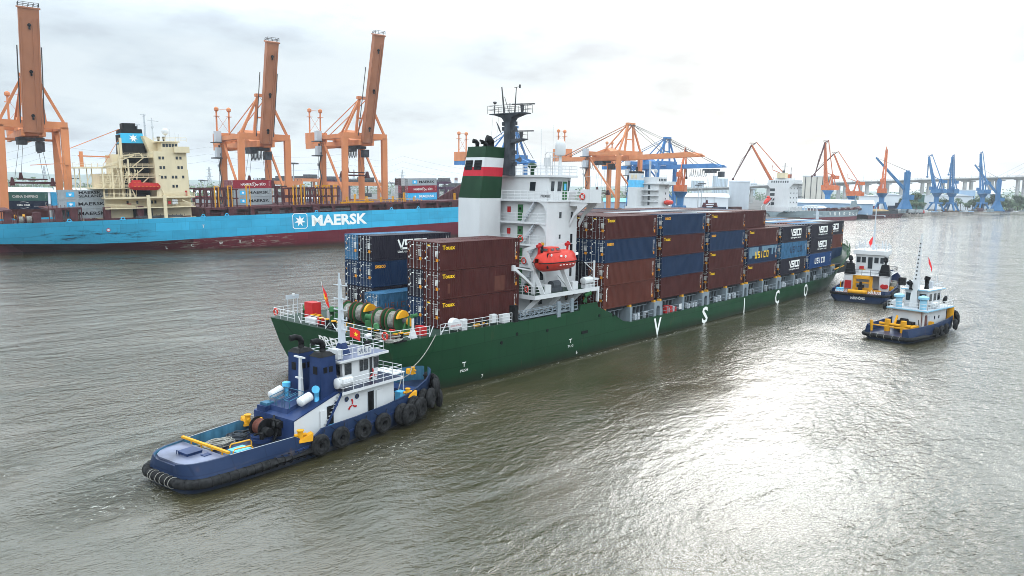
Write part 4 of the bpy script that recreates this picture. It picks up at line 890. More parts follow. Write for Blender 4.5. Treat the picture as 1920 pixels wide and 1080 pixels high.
# boat deck gear
mb = MB(); c = Vector((14.1, -.5, D0)); mb.bar(c, c + Vector((0, 0, 2.9)), .36, .36); mb.bar(c + Vector((0, 0, 2.7)), c + Vector((-3.9, -.4, 3.4)), .16); mb.bar(c + Vector((0, 0, .9)), c + Vector((-3.9, -.4, 3.3)), .24, .3); mb.box(c.x - 4.1, c.x - 3.75, -1.05, -.75, D0 + 3.0, D0 + 3.6); sh(mb, 'provision_crane', 'white')
mb = MB()
for x in (14.7, 19.9):
    mb.bar((x, -1.5, D0), (x - .9, .6, D0 + 5.0), .30, .45); mb.bar((x + .6, -1.0, D0), (x - .5, .7, D0 + 4.2), .16); mb.bar((x - .9, .55, D0 + 5.0), (x - .2, -1.2, D0 + 5.75), .28, .40); mb.bar((x, -1.4, D0), (x + .6, .9, D0 + 1.6), .12)
    mb.box(x + .5, x + 1.6, -1.4, -.6, D0, D0 + 1.0)
sh(mb, 'lifeboat_davit', 'white')
mb = MB()
for x in (14.2, 19.5): mb.cyl((x, -1.1, D0 + 4.4), (x + .05, -1.2, D0 + 5.9), .14, n=8); mb.cyl((x - .25, -1.1, D0 + 5.5), (x + .3, -1.2, D0 + 5.6), .22, n=8)
sh(mb, 'davit_block', 'red')
mb = MB(); mb.box(17.0, 19.0, -1.0, .2, D0, D0 + .5); mb.cyl((17.2, -.6, D0 + .8), (18.6, -.6, D0 + .8), .5, n=12); sh(mb, 'davit_winch', 'soot')
mb = MB(); mb.lathe([(.1, -.95), (.42, -.85), (.46, -.5), (.46, .5), (.42, .85), (.1, .95)], (23.6, -1.2, D0 + .9), 12, axis=(1, 0, 0)); mb.box(22.8, 24.4, -1.5, -.9, D0, D0 + .45); mb.bar((24.6, -1.5, D0), (24.6, -1.5, D0 + 3.3), .2); mb.bar((24.6, -1.5, D0 + 2.0), (22.6, -1.5, D0 + 3.2), .08); mb.bar((24.6, -1.5, D0 + 3.1), (22.6, -1.5, D0 + 3.2), .06); mb.box(24.4, 25.4, -1.7, -.9, D0 + .9, D0 + 1.1); sh(mb, 'liferaft_canister', 'white', 40)
mb = MB(); p = Vector((15.0, -.8, D0)); mb.cyl(p, p + Vector((0, 0, .8)), .45, n=10); mb.box(14.2, 15.2, .2, .9, D0, D0 + 1.1); sh(mb, 'machinery_box', 'green')
mb = MB(); mb.box(18.1, 18.6, 1.3, 1.9, D0 + 5.0, D0 + 5.6); sh(mb, 'deck_light', 'cone')
# lifeboat
LB = thing('lifeboat', 'enclosed orange lifeboat hanging from white davits beside the white deckhouse', 'lifeboat', (17.1, -1.35, 10.45))
def boat_ring(x, h, w, zb, zt):  # keel, bilge, gunwale, shoulder, roof
    return [(x, 0, zb), (x, -w * .62, zb + .22), (x, -w, zb + .85), (x, -w * 1.03, 1.15), (x, -w * .93, 1.35), (x, -w * .72, zt - .35), (x, -w * .3, zt), (x, w * .3, zt), (x, w * .72, zt - .35), (x, w * .93, 1.35), (x, w * 1.03, 1.15), (x, w, zb + .85), (x, w * .62, zb + .22)]
mb = MB(); mb.loft([boat_ring(-3.5, 0, .25, .75, 1.55), boat_ring(-3.25, 0, .75, .35, 1.95), boat_ring(-2.4, 0, 1.15, .05, 2.35), boat_ring(0, 0, 1.28, 0, 2.45), boat_ring(1.8, 0, 1.2, .03, 2.42), boat_ring(2.9, 0, .85, .2, 2.2), boat_ring(3.4, 0, .4, .6, 1.75), boat_ring(3.52, 0, .1, 1.0, 1.4)])
mb.build('hull', 'orange', LB, 50)
mb = MB(); mb.loft([[(-2.2 + i, -.75 + j, 2.25) for i, j in ((0, 0), (2.3, 0), (2.3, 1.5), (0, 1.5))], [(-1.95 + i, -.5 + j, 2.85) for i, j in ((0, 0), (1.7, 0), (1.7, 1.0), (0, 1.0))]]); mb.build('conning_tower', 'orange', LB)
mb = MB()
for x in (-1.75, -.75): mb.box(x, x + .5, -.72, -.58, 2.48, 2.72)
mb.box(-2.22, -2.05, -.4, .4, 2.45, 2.7); mb.build('window', 'glass_grey', LB)
mb = MB(); ring_ = [(x, s * w * 1.04, 1.12) for s in (-1,) for x, w in ((-3.5, .3), (-3.25, .78), (-2.4, 1.17), (0, 1.3), (1.8, 1.22), (2.9, .87), (3.4, .42), (3.53, .1))]; mb.tube(ring_, .06); mb.tube([(x, -y, z) for x, y, z in ring_], .06)
for x in (-2.6, 2.9): mb.box(x - .1, x + .1, -.12, .12, 2.2, 3.0)
mb.bar((-2.7, -.95, .5), (-2.45, -.75, 2.2), .28, .05); mb.build('grab_rail', 'black', LB)
mb = MB()
for x in (-.9, -.3, .3, .9, 1.5): mb.box(x, x + .3, -1.33, -1.27, .78, .86)
for a in (0, pi / 4, pi / 2, 3 * pi / 4):
    for x, z, y in ((-2.1, 2.0, -1.0), (.3, 1.75, -1.17)): d = Vector((cos(a), 0, sin(a))) * .16; mb.bar(Vector((x, y, z)) - d, Vector((x, y, z)) + d, .05)
mb.box(2.4, 2.8, -1.13, -1.0, 1.8, 2.1); mb.box(-.6, -.35, -1.2, -1.05, 1.75, 1.95); mb.build('reflective_tape', 'letter', LB)
# life rings hung on rails
def life_ring(p, ax, label):
    r = thing('life_ring', label, 'life ring', p, group='life rings on the green ship')
    mb = MB(); mb.torus((0, 0, 0), ax, .33, .09, 20, 8); mb.build('ring', 'orange', r, 50)
    mb = MB(); x, y, d = frame(ax)
    for i in range(4): a = pi / 4 + i * pi / 2; c = (x * cos(a) + y * sin(a)) * .33; mb.torus(c, (x * -sin(a) + y * cos(a)), .095, .02, 8, 4)
    mb.build('band', 'letter', r)
life_ring((22.42, -1.0, 19.0), (1, 0, 0), 'orange life ring hung at the white bridge wing')
life_ring((18.05, 4.9, D0 + LV * 2 + .6), (1, 0, 0), 'orange life ring on the balcony railing above the lifeboat level')
life_ring((18.05, 4.3, D0 + LV + .6), (1, 0, 0), 'orange life ring on the lower balcony railing just behind the lifeboat')
life_ring((12.9, -.5, D0 + .7), (1, -.4, 0), 'orange life ring on the boat deck railing under the white crane arm')
life_ring((-8.1, 17.0, SD + .7), (1, 0, 0), 'orange life ring at the port corner of the green stern')
life_ring((-8.12, -1.2, SD + .6), (1, 0, 0), 'orange life ring on the stern railing at the starboard corner')
# ---------------------------------------------------------------- tugs
def tug_hull(root, secs, deck_z, mats, th=.14):
    """secs: x, bulwark top z, half breadth top, at rubbing line, at water; deck_z(x) gives the deck inside the bulwark"""
    mb = MB(); rings = []
    for x, zt, ht, hr, hw in secs:
        zr = .75; dz = deck_z(x)
        s = [(hw * .85, -.9), (hw, 0), (hr, zr), (ht, zt), (max(ht - th, .03), zt), (max(ht - th * 1.3, .02), dz)]
        rings.append([(x, -h, z) for h, z in s] + [(x, h, z) for h, z in reversed(s)])
    mb.loft(rings); k = len(secs) - 1
    for i in range(k): mb.m[i * 12 + 5] = 1; mb.m[i * 12 + 4] = mb.m[i * 12 + 6] = 2; mb.m[i * 12 + 3] = mb.m[i * 12 + 7] = 0
    o = mb.build('hull', mats, root, 35); return o
def tyre(root, c, ax, R=.52, r=.24, name='tyre_fender'):
    mb = MB(); mb.torus((0, 0, 0), ax, R, r, 28, 8, 0, .10); mb.torus((0, 0, 0), ax, R - .17, r * .98, 20, 6, 0)
    return mb.build(name, 'rubber', root, 35, loc=c)
def bitt(root, p, s=1.0, yaw=0):
    mb = MB(); mb.X = Matrix.Translation(p) @ Matrix.Rotation(yaw, 4, 'Z') @ Matrix.Scale(s, 4)
    mb.cyl((0, 0, 0), (0, 0, 1.0), .26, n=12); mb.cyl((0, 0, 1.0), (0, 0, 1.08), .34, n=12); mb.cyl((-.55, 0, .62), (.55, 0, .62), .15, n=10)
    mb.hexa([(-.25, -.45, 0), (1.0, -.45, 0), (1.0, .45, 0), (-.25, .45, 0)], [(-.2, -.3, .25), (1.1, -.35, .7), (1.1, .35, .7), (-.2, .3, .25)])
    return mb.build('bollard', 'yellow', root, 40)
def raft(mb, c, ax, L=1.25, r=.36, m=0):
    h = L / 2; mb.lathe([(.05, -h), (r * .8, -h + .05), (r, -h + .12), (r, -h * .4), (r * 1.04, -h * .38), (r * 1.04, -h * .3), (r, -h * .28), (r, h * .28), (r * 1.04, h * .3), (r * 1.04, h * .38), (r, h * .4), (r, h - .12), (r * .8, h - .05), (.05, h)], c, 14, m, ax)
def win(mb, a, b, c, d, t=.03, m=0):
    """window quad with the given corners, thickened outward"""
    a, b, c, d = map(Vector, (a, b, c, d)); n = (b - a).cross(d - a).normalized() * t; mb.hexa([a, b, c, d], [a + n, b + n, c + n, d + n], m)
# --- near tug, pushing at the green stern
T1 = thing('tugboat', 'nearest blue and white tug with tyres along its side, nosed against the green stern', 'tugboat', (-31.385, -6.69, 0), radians(6))
DK = lambda x: 1.72 if x < 3.1 else (1.05 if x < 19.5 else 1.5 + (x - 19.5) * .10)
TS = [(.22, 1.85, 1.3, 1.9, 1.6), (.45, 1.9, 1.85, 2.5, 2.2), (.9, 1.92, 2.25, 2.85, 2.5), (1.7, 1.94, 2.55, 3.05, 2.75), (3.08, 1.95, 2.75, 3.2, 2.95), (3.12, 1.96, 2.76, 3.2, 2.95), (6.0, 2.0, 3.05, 3.35, 3.1), (8.2, 2.02, 3.25, 3.42, 3.2), (8.9, 1.62, 3.3, 3.45, 3.2), (10.0, 1.65, 3.32, 3.45, 3.2), (10.6, 2.05, 3.35, 3.45, 3.2), (14, 2.15, 3.42, 3.45, 3.2), (17.5, 2.35, 3.42, 3.4, 3.0),
      (19.5, 2.55, 3.32, 3.2, 2.7), (21.5, 2.85, 3.02, 2.8, 2.1), (23.3, 3.1, 2.45, 2.15, 1.4), (24.6, 3.3, 1.75, 1.45, .8), (25.5, 3.4, 1.0, .8, .3), (25.95, 3.42, .35, .25, .1)]
hull1 = tug_hull(T1, TS, DK, ['hull_tug', 'tug_floor', 'teal'])
mb = MB(); mb.ext([(.42, -1.1, 1.73), (.62, -1.65, 1.73), (1.1, -2.1, 1.73), (1.8, -2.4, 1.73), (3.1, -2.58, 1.73), (3.1, 2.58, 1.73), (1.8, 2.4, 1.73), (1.1, 2.1, 1.73), (.62, 1.65, 1.73), (.42, 1.1, 1.73)], (0, 0, .12)); mb.build('aft_deck', 'tug_deck', T1)
mb = MB()                                               # rolled rubber fender round the stern and along the quarters
path = [(10.2, -3.55, .72), (6, -3.45, .72), (3, -3.3, .72), (1.2, -3.02, .72), (.45, -2.6, .72), (.05, -1.9, .72), (-.05, 0, .72), (.05, 1.9, .72), (.45, 2.6, .72), (1.2, 3.02, .72), (3, 3.3, .72), (8, 3.45, .72)]
mb.tube(path, .33, 10)
for a, b in zip(path, path[1:]):
    a, b = Vector(a), Vector(b)
    for i in range(max(1, int((b - a).length / .55))): p = a.lerp(b, (i + .5) / max(1, int((b - a).length / .55))); mb.torus(p, b - a, .33, .035, 12, 4)
mb.build('stern_fender', 'rubber', T1, 50)
mb = MB()
for y in (-1.3, -.9, -.3, .2, .8, 1.1): mb.torus((-.05, y, .72), (0.1, 1, 0), .37, .025, 12, 4)
mb.build('fender_lashing', 'rope', T1)
mb = MB(); mb.bar((19.8, -3.3, 1.55), (10.4, -3.48, 1.05), .16, .16); mb.bar((8, -3.46, 1.0), (22, -3.0, 1.75), .10, .14); mb.bar((16.8, -3.48, 1.35), (17.3, -3.5, .55), .10, .08); mb.build('rubbing_strake', 'tug_blue', T1)
mb = MB(); mb.bar((3.2, -2.72, 1.985), (8.1, -3.2, 2.04), .05, .02); mb.bar((3.2, 2.72, 1.985), (8.1, 3.2, 2.04), .05, .02); mb.build('bulwark_cap', 'galv', T1)
for i, (x, z) in enumerate([(10.1, .98), (12.1, 1.05), (14.4, 1.08), (16.6, 1.05)]): tyre(T1, (x, -3.72, z), (0, 1, .02), .57, .26)
for x, y, z, ang in ((18.9, -3.62, 1.22, 6), (19.4, -3.95, 1.15, 8), (20.5, -3.45, 1.5, 12), (21.0, -3.78, 1.32, 14), (22.0, -3.2, 1.75, 22), (22.6, -3.55, 1.75, 26)): tyre(T1, (x, y, z), (sin(radians(ang)), -cos(radians(ang)), 0), .62, .28)
for x, y, z, ang in ((24.4, -2.5, 2.1, 45), (25.2, -1.8, 2.1, 58), (25.9, -.9, 2.0, 72), (26.15, .1, 1.95, 90), (25.8, 1.2, 2.0, 110)):
    tyre(T1, (x, y, z), (sin(radians(ang)), -cos(radians(ang)), 0), .60, .28)
for x, y, z, ang in ((25.0, -2.4, 1.05, 50), (26.0, -1.0, 1.0, 72), (26.3, .4, 1.0, 95)): tyre(T1, (x, y, z), (sin(radians(ang)), -cos(radians(ang)), 0), .58, .27)
mb = MB()
for x, z in ((10.1, 1.0), (12.1, 1.05), (14.4, 1.05), (16.6, 1.05), (19.3, 1.2), (20.9, 1.4)):
    for d in (-.7, .7): mb.bar((x + d, -3.42, z + .95), (x + d * .35, -3.7, z + .45), .035)
mb.build('fender_chain', 'black', T1)
mb = MB(); mb.hexa([(8.9, -2.3, 1.05), (13.2, -2.3, 1.05), (13.2, 2.3, 1.05), (8.9, 2.3, 1.05)], [(8.9, -2.3, 2.75), (13.2, -2.3, 4.0), (13.2, 2.3, 4.0), (8.9, 2.3, 2.75)]); mb.box(13.2, 19.3, -2.3, 2.3, 1.05, 4.0); mb.build('deckhouse', 'white', T1)
mb = MB(); mb.hexa([(8.85, -2.33, 2.78), (13.2, -2.33, 4.02), (13.2, 2.33, 4.02), (8.85, 2.33, 2.78)], [(8.85, -2.33, 2.86), (13.2, -2.33, 4.1), (13.2, 2.33, 4.1), (8.85, 2.33, 2.86)]); mb.box(8.84, 8.89, -2.3, 2.3, 1.1, 2.78)
mb.hexa([(9.3, -1.0, 2.9), (11.4, -1.0, 3.4), (11.4, 1.2, 3.4), (9.3, 1.2, 2.9)], [(9.4, -.9, 3.35), (11.4, -.9, 3.75), (11.4, 1.1, 3.75), (9.4, 1.1, 3.35)]); mb.box(8.9, 9.9, 1.0, 2.0, 2.85, 3.3); mb.build('engine_casing', 'tug_blue', T1)
mb = MB(); mb.box(13.2, 19.9, -2.75, 2.75, 4.0, 4.08, 0); mb.box(13.15, 19.95, -2.82, -2.76, 3.9, 4.12, 1); mb.box(19.91, 19.97, -2.82, 2.82, 3.9, 4.12, 1); mb.box(13.15, 19.95, 2.76, 2.82, 3.9, 4.12, 1); mb.box(19.98, 21.3, -1.7, .9, 4.02, 4.1, 1)
for x in (21.2,): mb.bar((x, -1.6, 4.0), (x, -1.6, 1.6), .05, m=1)
mb.build('boat_deck', ['tug_floor', 'white'], T1)
mb = MB(); mb.rail([(13.3, -2.7, 4.08), (19.85, -2.7, 4.08), (19.85, 2.7, 4.08), (13.3, 2.7, 4.08)], 1.0, 3, 1.15, .028)
mb.rail([(13.3, -2.7, 4.08), (13.3, -1.3, 4.08)], 1.0, 3, 1.0, .028); mb.build('railing', 'white', T1)
# wheelhouse, raked windows all round
a0, a1, b0, b1 = 14.4, 18.1, 1.55, 1.55
mb = MB(); mb.hexa([(a0, -b0, 4.08), (a1, -b0, 4.08), (a1, b0, 4.08), (a0, b0, 4.08)], [(a0 - .15, -b0, 6.25), (a1 + .3, -b0, 6.25), (a1 + .3, b0, 6.25), (a0 - .15, b0, 6.25)]); mb.box(13.7, 18.9, -2.0, 2.0, 6.25, 6.33, 1); mb.box(13.66, 18.94, -2.05, -2.0, 6.2, 6.38); mb.box(13.66, 18.94, 2.0, 2.05, 6.2, 6.38); mb.box(13.62, 13.68, -2.05, 2.05, 6.2, 6.38); mb.box(18.92, 18.98, -2.05, 2.05, 6.2, 6.38); mb.build('wheelhouse', ['white', 'tug_deck'], T1)
mb = MB(); y = -b0 - .01
for x0, x1 in ((14.55, 15.25), (16.15, 16.55), (16.62, 17.1), (17.72, 18.3)): win(mb, (x0, y, 5.05), (x1 - (.1 if x1 > 18 else 0), y, 5.05), (x1, y, 5.95), (x0 - .02, y, 5.95))
for y0, y1 in ((-1.3, -.5), (-.25, .55), (.75, 1.35)): win(mb, (a0 - .085, y1, 5.0), (a0 - .085, y0, 5.0), (a0 - .145, y0, 5.9), (a0 - .145, y1, 5.9))
for y0, y1 in ((-1.35, -.55), (-.4, .4), (.55, 1.35)): win(mb, (a1 + .14, y0, 5.05), (a1 + .14, y1, 5.05), (a1 + .27, y1, 6.0), (a1 + .27, y0, 6.0))
win(mb, (17.25, y, 4.15), (17.55, y, 4.15), (17.55, y, 6.05), (17.25, y, 6.05))
for x in (14.0, 15.1): mb.cyl((x, -2.29, 3.35), (x, -2.34, 3.35), .16, n=12)
mb.cyl((12.9, -2.29, 3.2), (12.9, -2.34, 3.2), .17, n=12)
mb.build('window', 'glass', T1)
mb = MB()
for x in (14.0, 15.1, 12.9): mb.torus((x, -2.34, 3.35 if x > 13 else 3.2), (0, 1, 0), .18, .035, 14, 5)
for x0, x1 in ((14.5, 15.3), (17.68, 18.35)): pass
mb.build('porthole_rim', 'tug_blue', T1)
for x, open_ in ((16.3, 1), (12.0, 1)):
    mb = MB(); mb.box(x, x + .62, -2.36, -2.31, 1.5 if x > 13 else 1.5, 3.45 if x > 13 else 3.2, 0); mb.box(x - .06, x + .68, -2.335, -2.305, 1.45, 3.5 if x > 13 else 3.25, 1); mb.build('doorway', ['black', 'lightgrey'], T1)
mb = MB(); mb.box(17.2, 17.95, -2.40, -2.32, 1.6, 3.4); mb.box(11.3, 11.9, -2.40, -2.32, 1.4, 3.0); mb.build('door', 'white', T1)
mb = MB(); mb.box(12.02, 12.6, -2.375, -2.355, 1.45, 1.75); mb.build('door_sill', 'cyan', T1)
def prop_emblem(root, c, s=.42, ax=(0, -1, 0), mat='red'):
    mb = MB()
    for i in range(3):
        a = pi / 2 + i * 2 * pi / 3; d = Vector((cos(a), 0, sin(a))); e = Vector((-sin(a), 0, cos(a))); q = Vector(c)
        pts = [q + d * .05 - e * .05, q + d * s * .6 - e * .09, q + d * s * 1.0 - e * .02, q + d * s * .95 + e * .13, q + d * s * .5 + e * .04, q + d * .05 + e * .05]; mb.ext(pts, Vector(ax) * .03)
    mb.build('propeller_emblem', mat, root)
prop_emblem(T1, (14.6, -2.31, 2.75), .5); prop_emblem(T1, (17.6, -1.57, 4.55), .5)
# wheelhouse top
mb = MB(); mb.rail([(14.0, -1.85, 6.35), (18.6, -1.85, 6.35), (18.6, 1.85, 6.35), (14.0, 1.85, 6.35)], .85, 2, 1.1, .028, closed=True); mb.build('railing', 'white', T1)
mb = MB(); mb.box(15.6, 17.1, -1.94, -1.9, 6.5, 7.1, 0); put_text(mb, 'HẢI ÂU 17', (16.35, -1.945, 6.62), X_, Z_, .36, 1.3, m=1, bold=.03, center=True); mb.build('name_board', ['white', 'tug_blue'], T1)
mb = MB(); mb.box(13.9, 14.4, -1.5, -.4, 6.4, 7.15, 0); mb.box(17.3, 17.7, -1.3, -.9, 6.35, 7.3, 1); mb.cyl((17.9, -.6, 6.35), (17.9, -.6, 7.5), .05, m=0); mb.cyl((17.75, -.6, 7.55), (18.2, -.7, 7.6), .2, n=10, m=0); mb.build('wheelhouse_fittings', ['white', 'black'], T1)
mb = MB(); mb.hexa([(15.5, -.24, 6.33), (16.0, -.24, 6.33), (16.0, .24, 6.33), (15.5, .24, 6.33)], [(15.45, -.09, 12.5), (15.63, -.09, 12.5), (15.63, .09, 12.5), (15.45, .09, 12.5)]); 
for z in (8.4, 9.2, 10.0, 10.9, 12.0): mb.bar((15.6, -.75, z), (15.6, .75, z), .09, .07); mb.cyl((15.6, -.7, z), (15.6, -.7, z + .25), .06)
mb.cyl((15.5, 0, 12.5), (15.5, 0, 13.0), .06); mb.build('mast', 'lightgrey', T1); mb = MB(); mb.hexa([(15.3, -.6, 6.34), (16.1, -.6, 6.34), (16.1, .6, 6.34), (15.3, .6, 6.34)], [(15.5, -.25, 7.3), (15.95, -.25, 7.3), (15.95, .25, 7.3), (15.5, .25, 7.3)]); mb.build('mast_foot', 'tug_blue', T1)
cloth('flag', T1.matrix_basis @ Vector((16.1, -.5, 8.6)), (1, -.35, -.45), (-.1, -.1, 1), 1.15, .85, ['flag', 'flag_star'], 'red national flag flying from the white mast of the nearest tug', star=True, sway_=.10, droop=.1)
# funnels with bent black exhausts
for y in (-1.25, 1.25):
    mb = MB(); mb.hexa([(11.8, y - .68, 3.4), (13.5, y - .68, 3.4), (13.5, y + .68, 3.4), (11.8, y + .68, 3.4)], [(11.85, y - .62, 6.95), (13.3, y - .62, 6.95), (13.3, y + .62, 6.95), (11.85, y + .62, 6.95)]); f = mb.build('funnel', 'tug_blue', T1)
    mb = MB(); mb.hexa([(11.8, y - .66, 6.955), (13.35, y - .66, 6.955), (13.35, y + .66, 6.955), (11.8, y + .66, 6.955)], [(12.1, y - .4, 7.25), (13.0, y - .4, 7.25), (13.0, y + .4, 7.25), (12.1, y + .4, 7.25)]); mb.tube([(12.6, y, 7.2), (12.6, y, 7.75), (12.45, y, 8.0), (12.15, y + .1, 8.12), (11.7, y + .2, 8.05)], .24, 10); mb.build('exhaust_pipe', 'black', f, 40)
    mb = MB(); mb.box(12.1, 12.45, y - .672, y - .60, 5.7, 6.15); mb.box(12.65, 13.0, y - .672, y - .60, 5.7, 6.15); mb.box(11.79, 11.83, y - .25, y + .2, 5.6, 6.2); mb.build('funnel_vent', 'black', f)
mb = MB(); mb.hexa([(11.3, -.2, 3.6), (11.6, -.2, 3.6), (11.6, .12, 3.6), (11.3, .12, 3.6)], [(11.35, -.12, 6.8), (11.5, -.12, 6.8), (11.5, .05, 6.8), (11.35, .05, 6.8)]); mb.bar((11.4, -.6, 6.85), (11.4, .6, 6.85), .12); mb.bar((11.4, -.3, 5.2), (11.4, .5, 5.2), .12); mb.build('signal_post', 'white', T1)
mb = MB(); 
for y in (-2.62, -2.02):
    mb.bar((11.4, y, 1.4), (13.25, y, 4.05), .06, .18)
for i in range(1, 10): p = Vector((11.4, 0, 1.4)).lerp(Vector((13.25, 0, 4.05)), i / 10); mb.box(p.x - .11, p.x + .11, -2.6, -2.05, p.z - .015, p.z + .015, 1)
mb.build('ladder', ['tug_blue', 'galv'], T1)
# rafts, ventilators, cradle rails on the casing top
mb = MB(); raft(mb, (10.6, -1.5, 3.95), (.96, 0, .28)); mb.build('liferaft_canister', 'white', T1, 45)
mb = MB(); raft(mb, (10.5, 1.75, 3.95), (.96, 0, .28)); mb.build('liferaft_canister', 'white', T1, 45)
mb = MB(); raft(mb, (13.9, -2.1, 4.7), (1, 0, 0), 1.7, .42); mb.build('liferaft_canister', 'white', T1, 45)
mb = MB(); mb.tube([(11.6, -1.65, 3.5), (11.6, -1.65, 4.35), (11.5, -1.75, 4.6), (11.25, -1.95, 4.65)], [.2, .2, .24, .3], 12); mb.build('ventilator', 'cyan', T1, 45)
mb = MB(); mb.lathe([(.16, 0), (.16, .75), (.30, .8), (.32, 1.15), (.1, 1.22)], (11.3, 1.5, 3.5), 12); mb.build('ventilator', 'cyan', T1, 45)
mb = MB(); mb.box(9.1, 9.8, 1.1, 1.9, 3.31, 3.5)
for y in (-.75, .1, .9):
    mb.tube([(9.5, y - .3, 3.4), (9.5, y - .3, 3.95), (10.8, y - .3, 4.2), (10.8, y - .3, 3.7)], .035); mb.tube([(9.5, y + .3, 3.4), (9.5, y + .3, 3.95), (10.8, y + .3, 4.2), (10.8, y + .3, 3.7)], .035)
    mb.bar((9.5, y - .3, 3.95), (9.5, y + .3, 3.95), .05)
mb.tube([(10.9, -1.0, 3.7), (10.9, -1.0, 4.4), (10.9, 1.3, 4.4), (10.9, 1.3, 3.7)], .035); mb.build('hatch_guard', 'teal', T1)
# working deck gear
mb = MB(); mb.bar((3.2, -2.65, 2.12), (3.2, 2.8, 2.12), .20, .14)
for y in (-1.8, -.6, .6, 1.8): mb.cyl((3.25, y, 1.1), (3.25, y, 2.1), .06, n=6)
mb.build('towing_beam', 'yellow', T1)
mb = MB()
for a, b in (((3.9, -2.1), (5.3, -2.3)), ((4.4, -1.0), (6.0, -1.2))): mb.tube([(a[0], a[1], 1.1), (a[0], a[1], 1.85), (a[0] + .12, a[1], 2.0), (b[0] - .12, b[1], 2.0), (b[0], b[1], 1.85), (b[0], b[1], 1.1)], .055, 6)
mb.build('hatch_guard', 'cone', T1)
mb = MB(); mb.box(4.1, 5.2, -2.2, -1.3, 1.06, 1.75); mb.box(4.05, 5.25, -2.25, -1.25, 1.75, 1.82); mb.build('deck_locker', 'cyan', T1)
mb = MB(); mb.box(1.5, 2.6, -.5, .6, 1.84, 2.0); mb.box(1.46, 2.64, -.54, .64, 2.0, 2.04); mb.box(2.2, 2.75, -1.35, -.9, 1.84, 1.9); mb.tube([(1.4, .6, 1.8), (1.4, .6, 2.1), (1.4, .3, 2.1), (1.4, .3, 1.8)], .025); mb.build('deck_hatch', 'tug_blue', T1)
rr2 = random.Random(11); mb = MB()
for i in range(15):
    c = Vector((5.2 + rr2.uniform(-.6, .9), 1.7 + rr2.uniform(-.25, .25), 1.12 + i * .025)); L, Wd = rr2.uniform(.7, 1.5), rr2.uniform(.25, .6); a = rr2.uniform(-.2, .25)
    mb.tube([c + Vector((L * cos(t) * cos(a) - Wd * sin(t) * sin(a), L * cos(t) * sin(a) + Wd * sin(t) * cos(a), .04 * sin(3 * t + i))) for t in [2 * pi * k / 18 for k in range(19)]], .05, 5)
o = mb.build('coiled_rope', 'rope', None, 50); o.location = T1.location; o.rotation_euler = T1.rotation_euler
tag(o, 'pale heap of coiled mooring rope on the aft deck of the nearest tug', 'rope')
mb = MB()
for i in range(9):
    c = Vector((7.3 + rr2.uniform(-.3, .3), 2.2 + rr2.uniform(-.2, .2), 1.12 + i * .03)); mb.torus(c, (rr2.uniform(-.2, .2), rr2.uniform(-.2, .2), 1), rr2.uniform(.45, .7), .05, 16, 5)
o = mb.build('coiled_rope', 'soot', None, 50); o.location = T1.location; o.rotation_euler = T1.rotation_euler
tag(o, 'dark coil of old rope beside the port bulwark of the nearest tug', 'rope')
bitt(T1, (8.7, 2.9, 1.55), .8, radians(70)); bitt(T1, (8.75, -3.15, 1.5), .8, radians(-20)); bitt(T1, (20.3, -2.95, 2.25), .7, radians(-20)); bitt(T1, (20.0, 2.6, 1.6), .75, radians(60)); bitt(T1, (24.3, .1, 3.0), .6, radians(90))
W1 = thing('tow_winch', None, None, (8.1, .35, 1.05)); W1.parent = T1; W1.scale = (.85, .85, .85)
mb = MB(); mb.cyl((0, 0, 0), (0, 0, .55), .95, n=20); mb.torus((0, 0, .25), (0, 0, 1), .95, .03, 20, 4); mb.torus((0, 0, .5), (0, 0, 1), .97, .04, 20, 4); mb.build('winch_base', 'tug_blue', W1, 40)
mb = MB(); mb.cyl((.1, -.3, 1.15), (.1, .75, 1.15), .62, n=18); 
for i in range(7): mb.torus((.1, -.2 + i * .14, 1.15), (0, 1, 0), .63, .07, 18, 5)
mb.build('drum', 'rust', W1, 45)
mb = MB(); mb.cyl((.1, -.42, 1.15), (.1, -.34, 1.15), .85, n=18); mb.cyl((.1, .8, 1.15), (.1, .88, 1.15), .85, n=18); mb.box(-.9, .9, -1.0, -.9, .55, .75); mb.box(.5, 1.2, -1.5, -.3, .5, 1.9); mb.cyl((-.2, -1.3, 1.0), (-.2, -.6, 1.0), .4, n=14); mb.bar((-1.3, -.6, .9), (.6, -.6, 1.0), .14); mb.bar((-1.3, .9, .9), (.6, .9, 1.0), .14); mb.bar((.2, -1.3, 1.4), (.9, -.5, 2.1), .18); mb.cyl((.7, -1.4, 1.55), (.7, -1.7, 1.55), .33, n=12); mb.bar((0, -1.5, .2), (1.1, -1.3, 1.7), .12); mb.cyl((-.9, -1.1, .55), (-.9, -1.1, 1.1), .18); mb.build('winch_frame', 'black', W1, 40)
mb = MB(); mb.bar((-.4, .6, 1.3), (.5, .75, 1.75), .3, .2); mb.build('brake_band', 'yellow', W1)
mb = MB(); mb.box(22.0, 23.4, -1.5, 1.6, 1.5, 2.15); mb.build('bow_casing', 'tug_blue', T1)
mb = MB(); mb.box(20.4, 21.0, -2.0, -1.4, 1.5, 2.4); mb.box(20.36, 21.04, -2.04, -1.36, 2.4, 2.48); mb.build('deck_locker', 'cyan', T1)
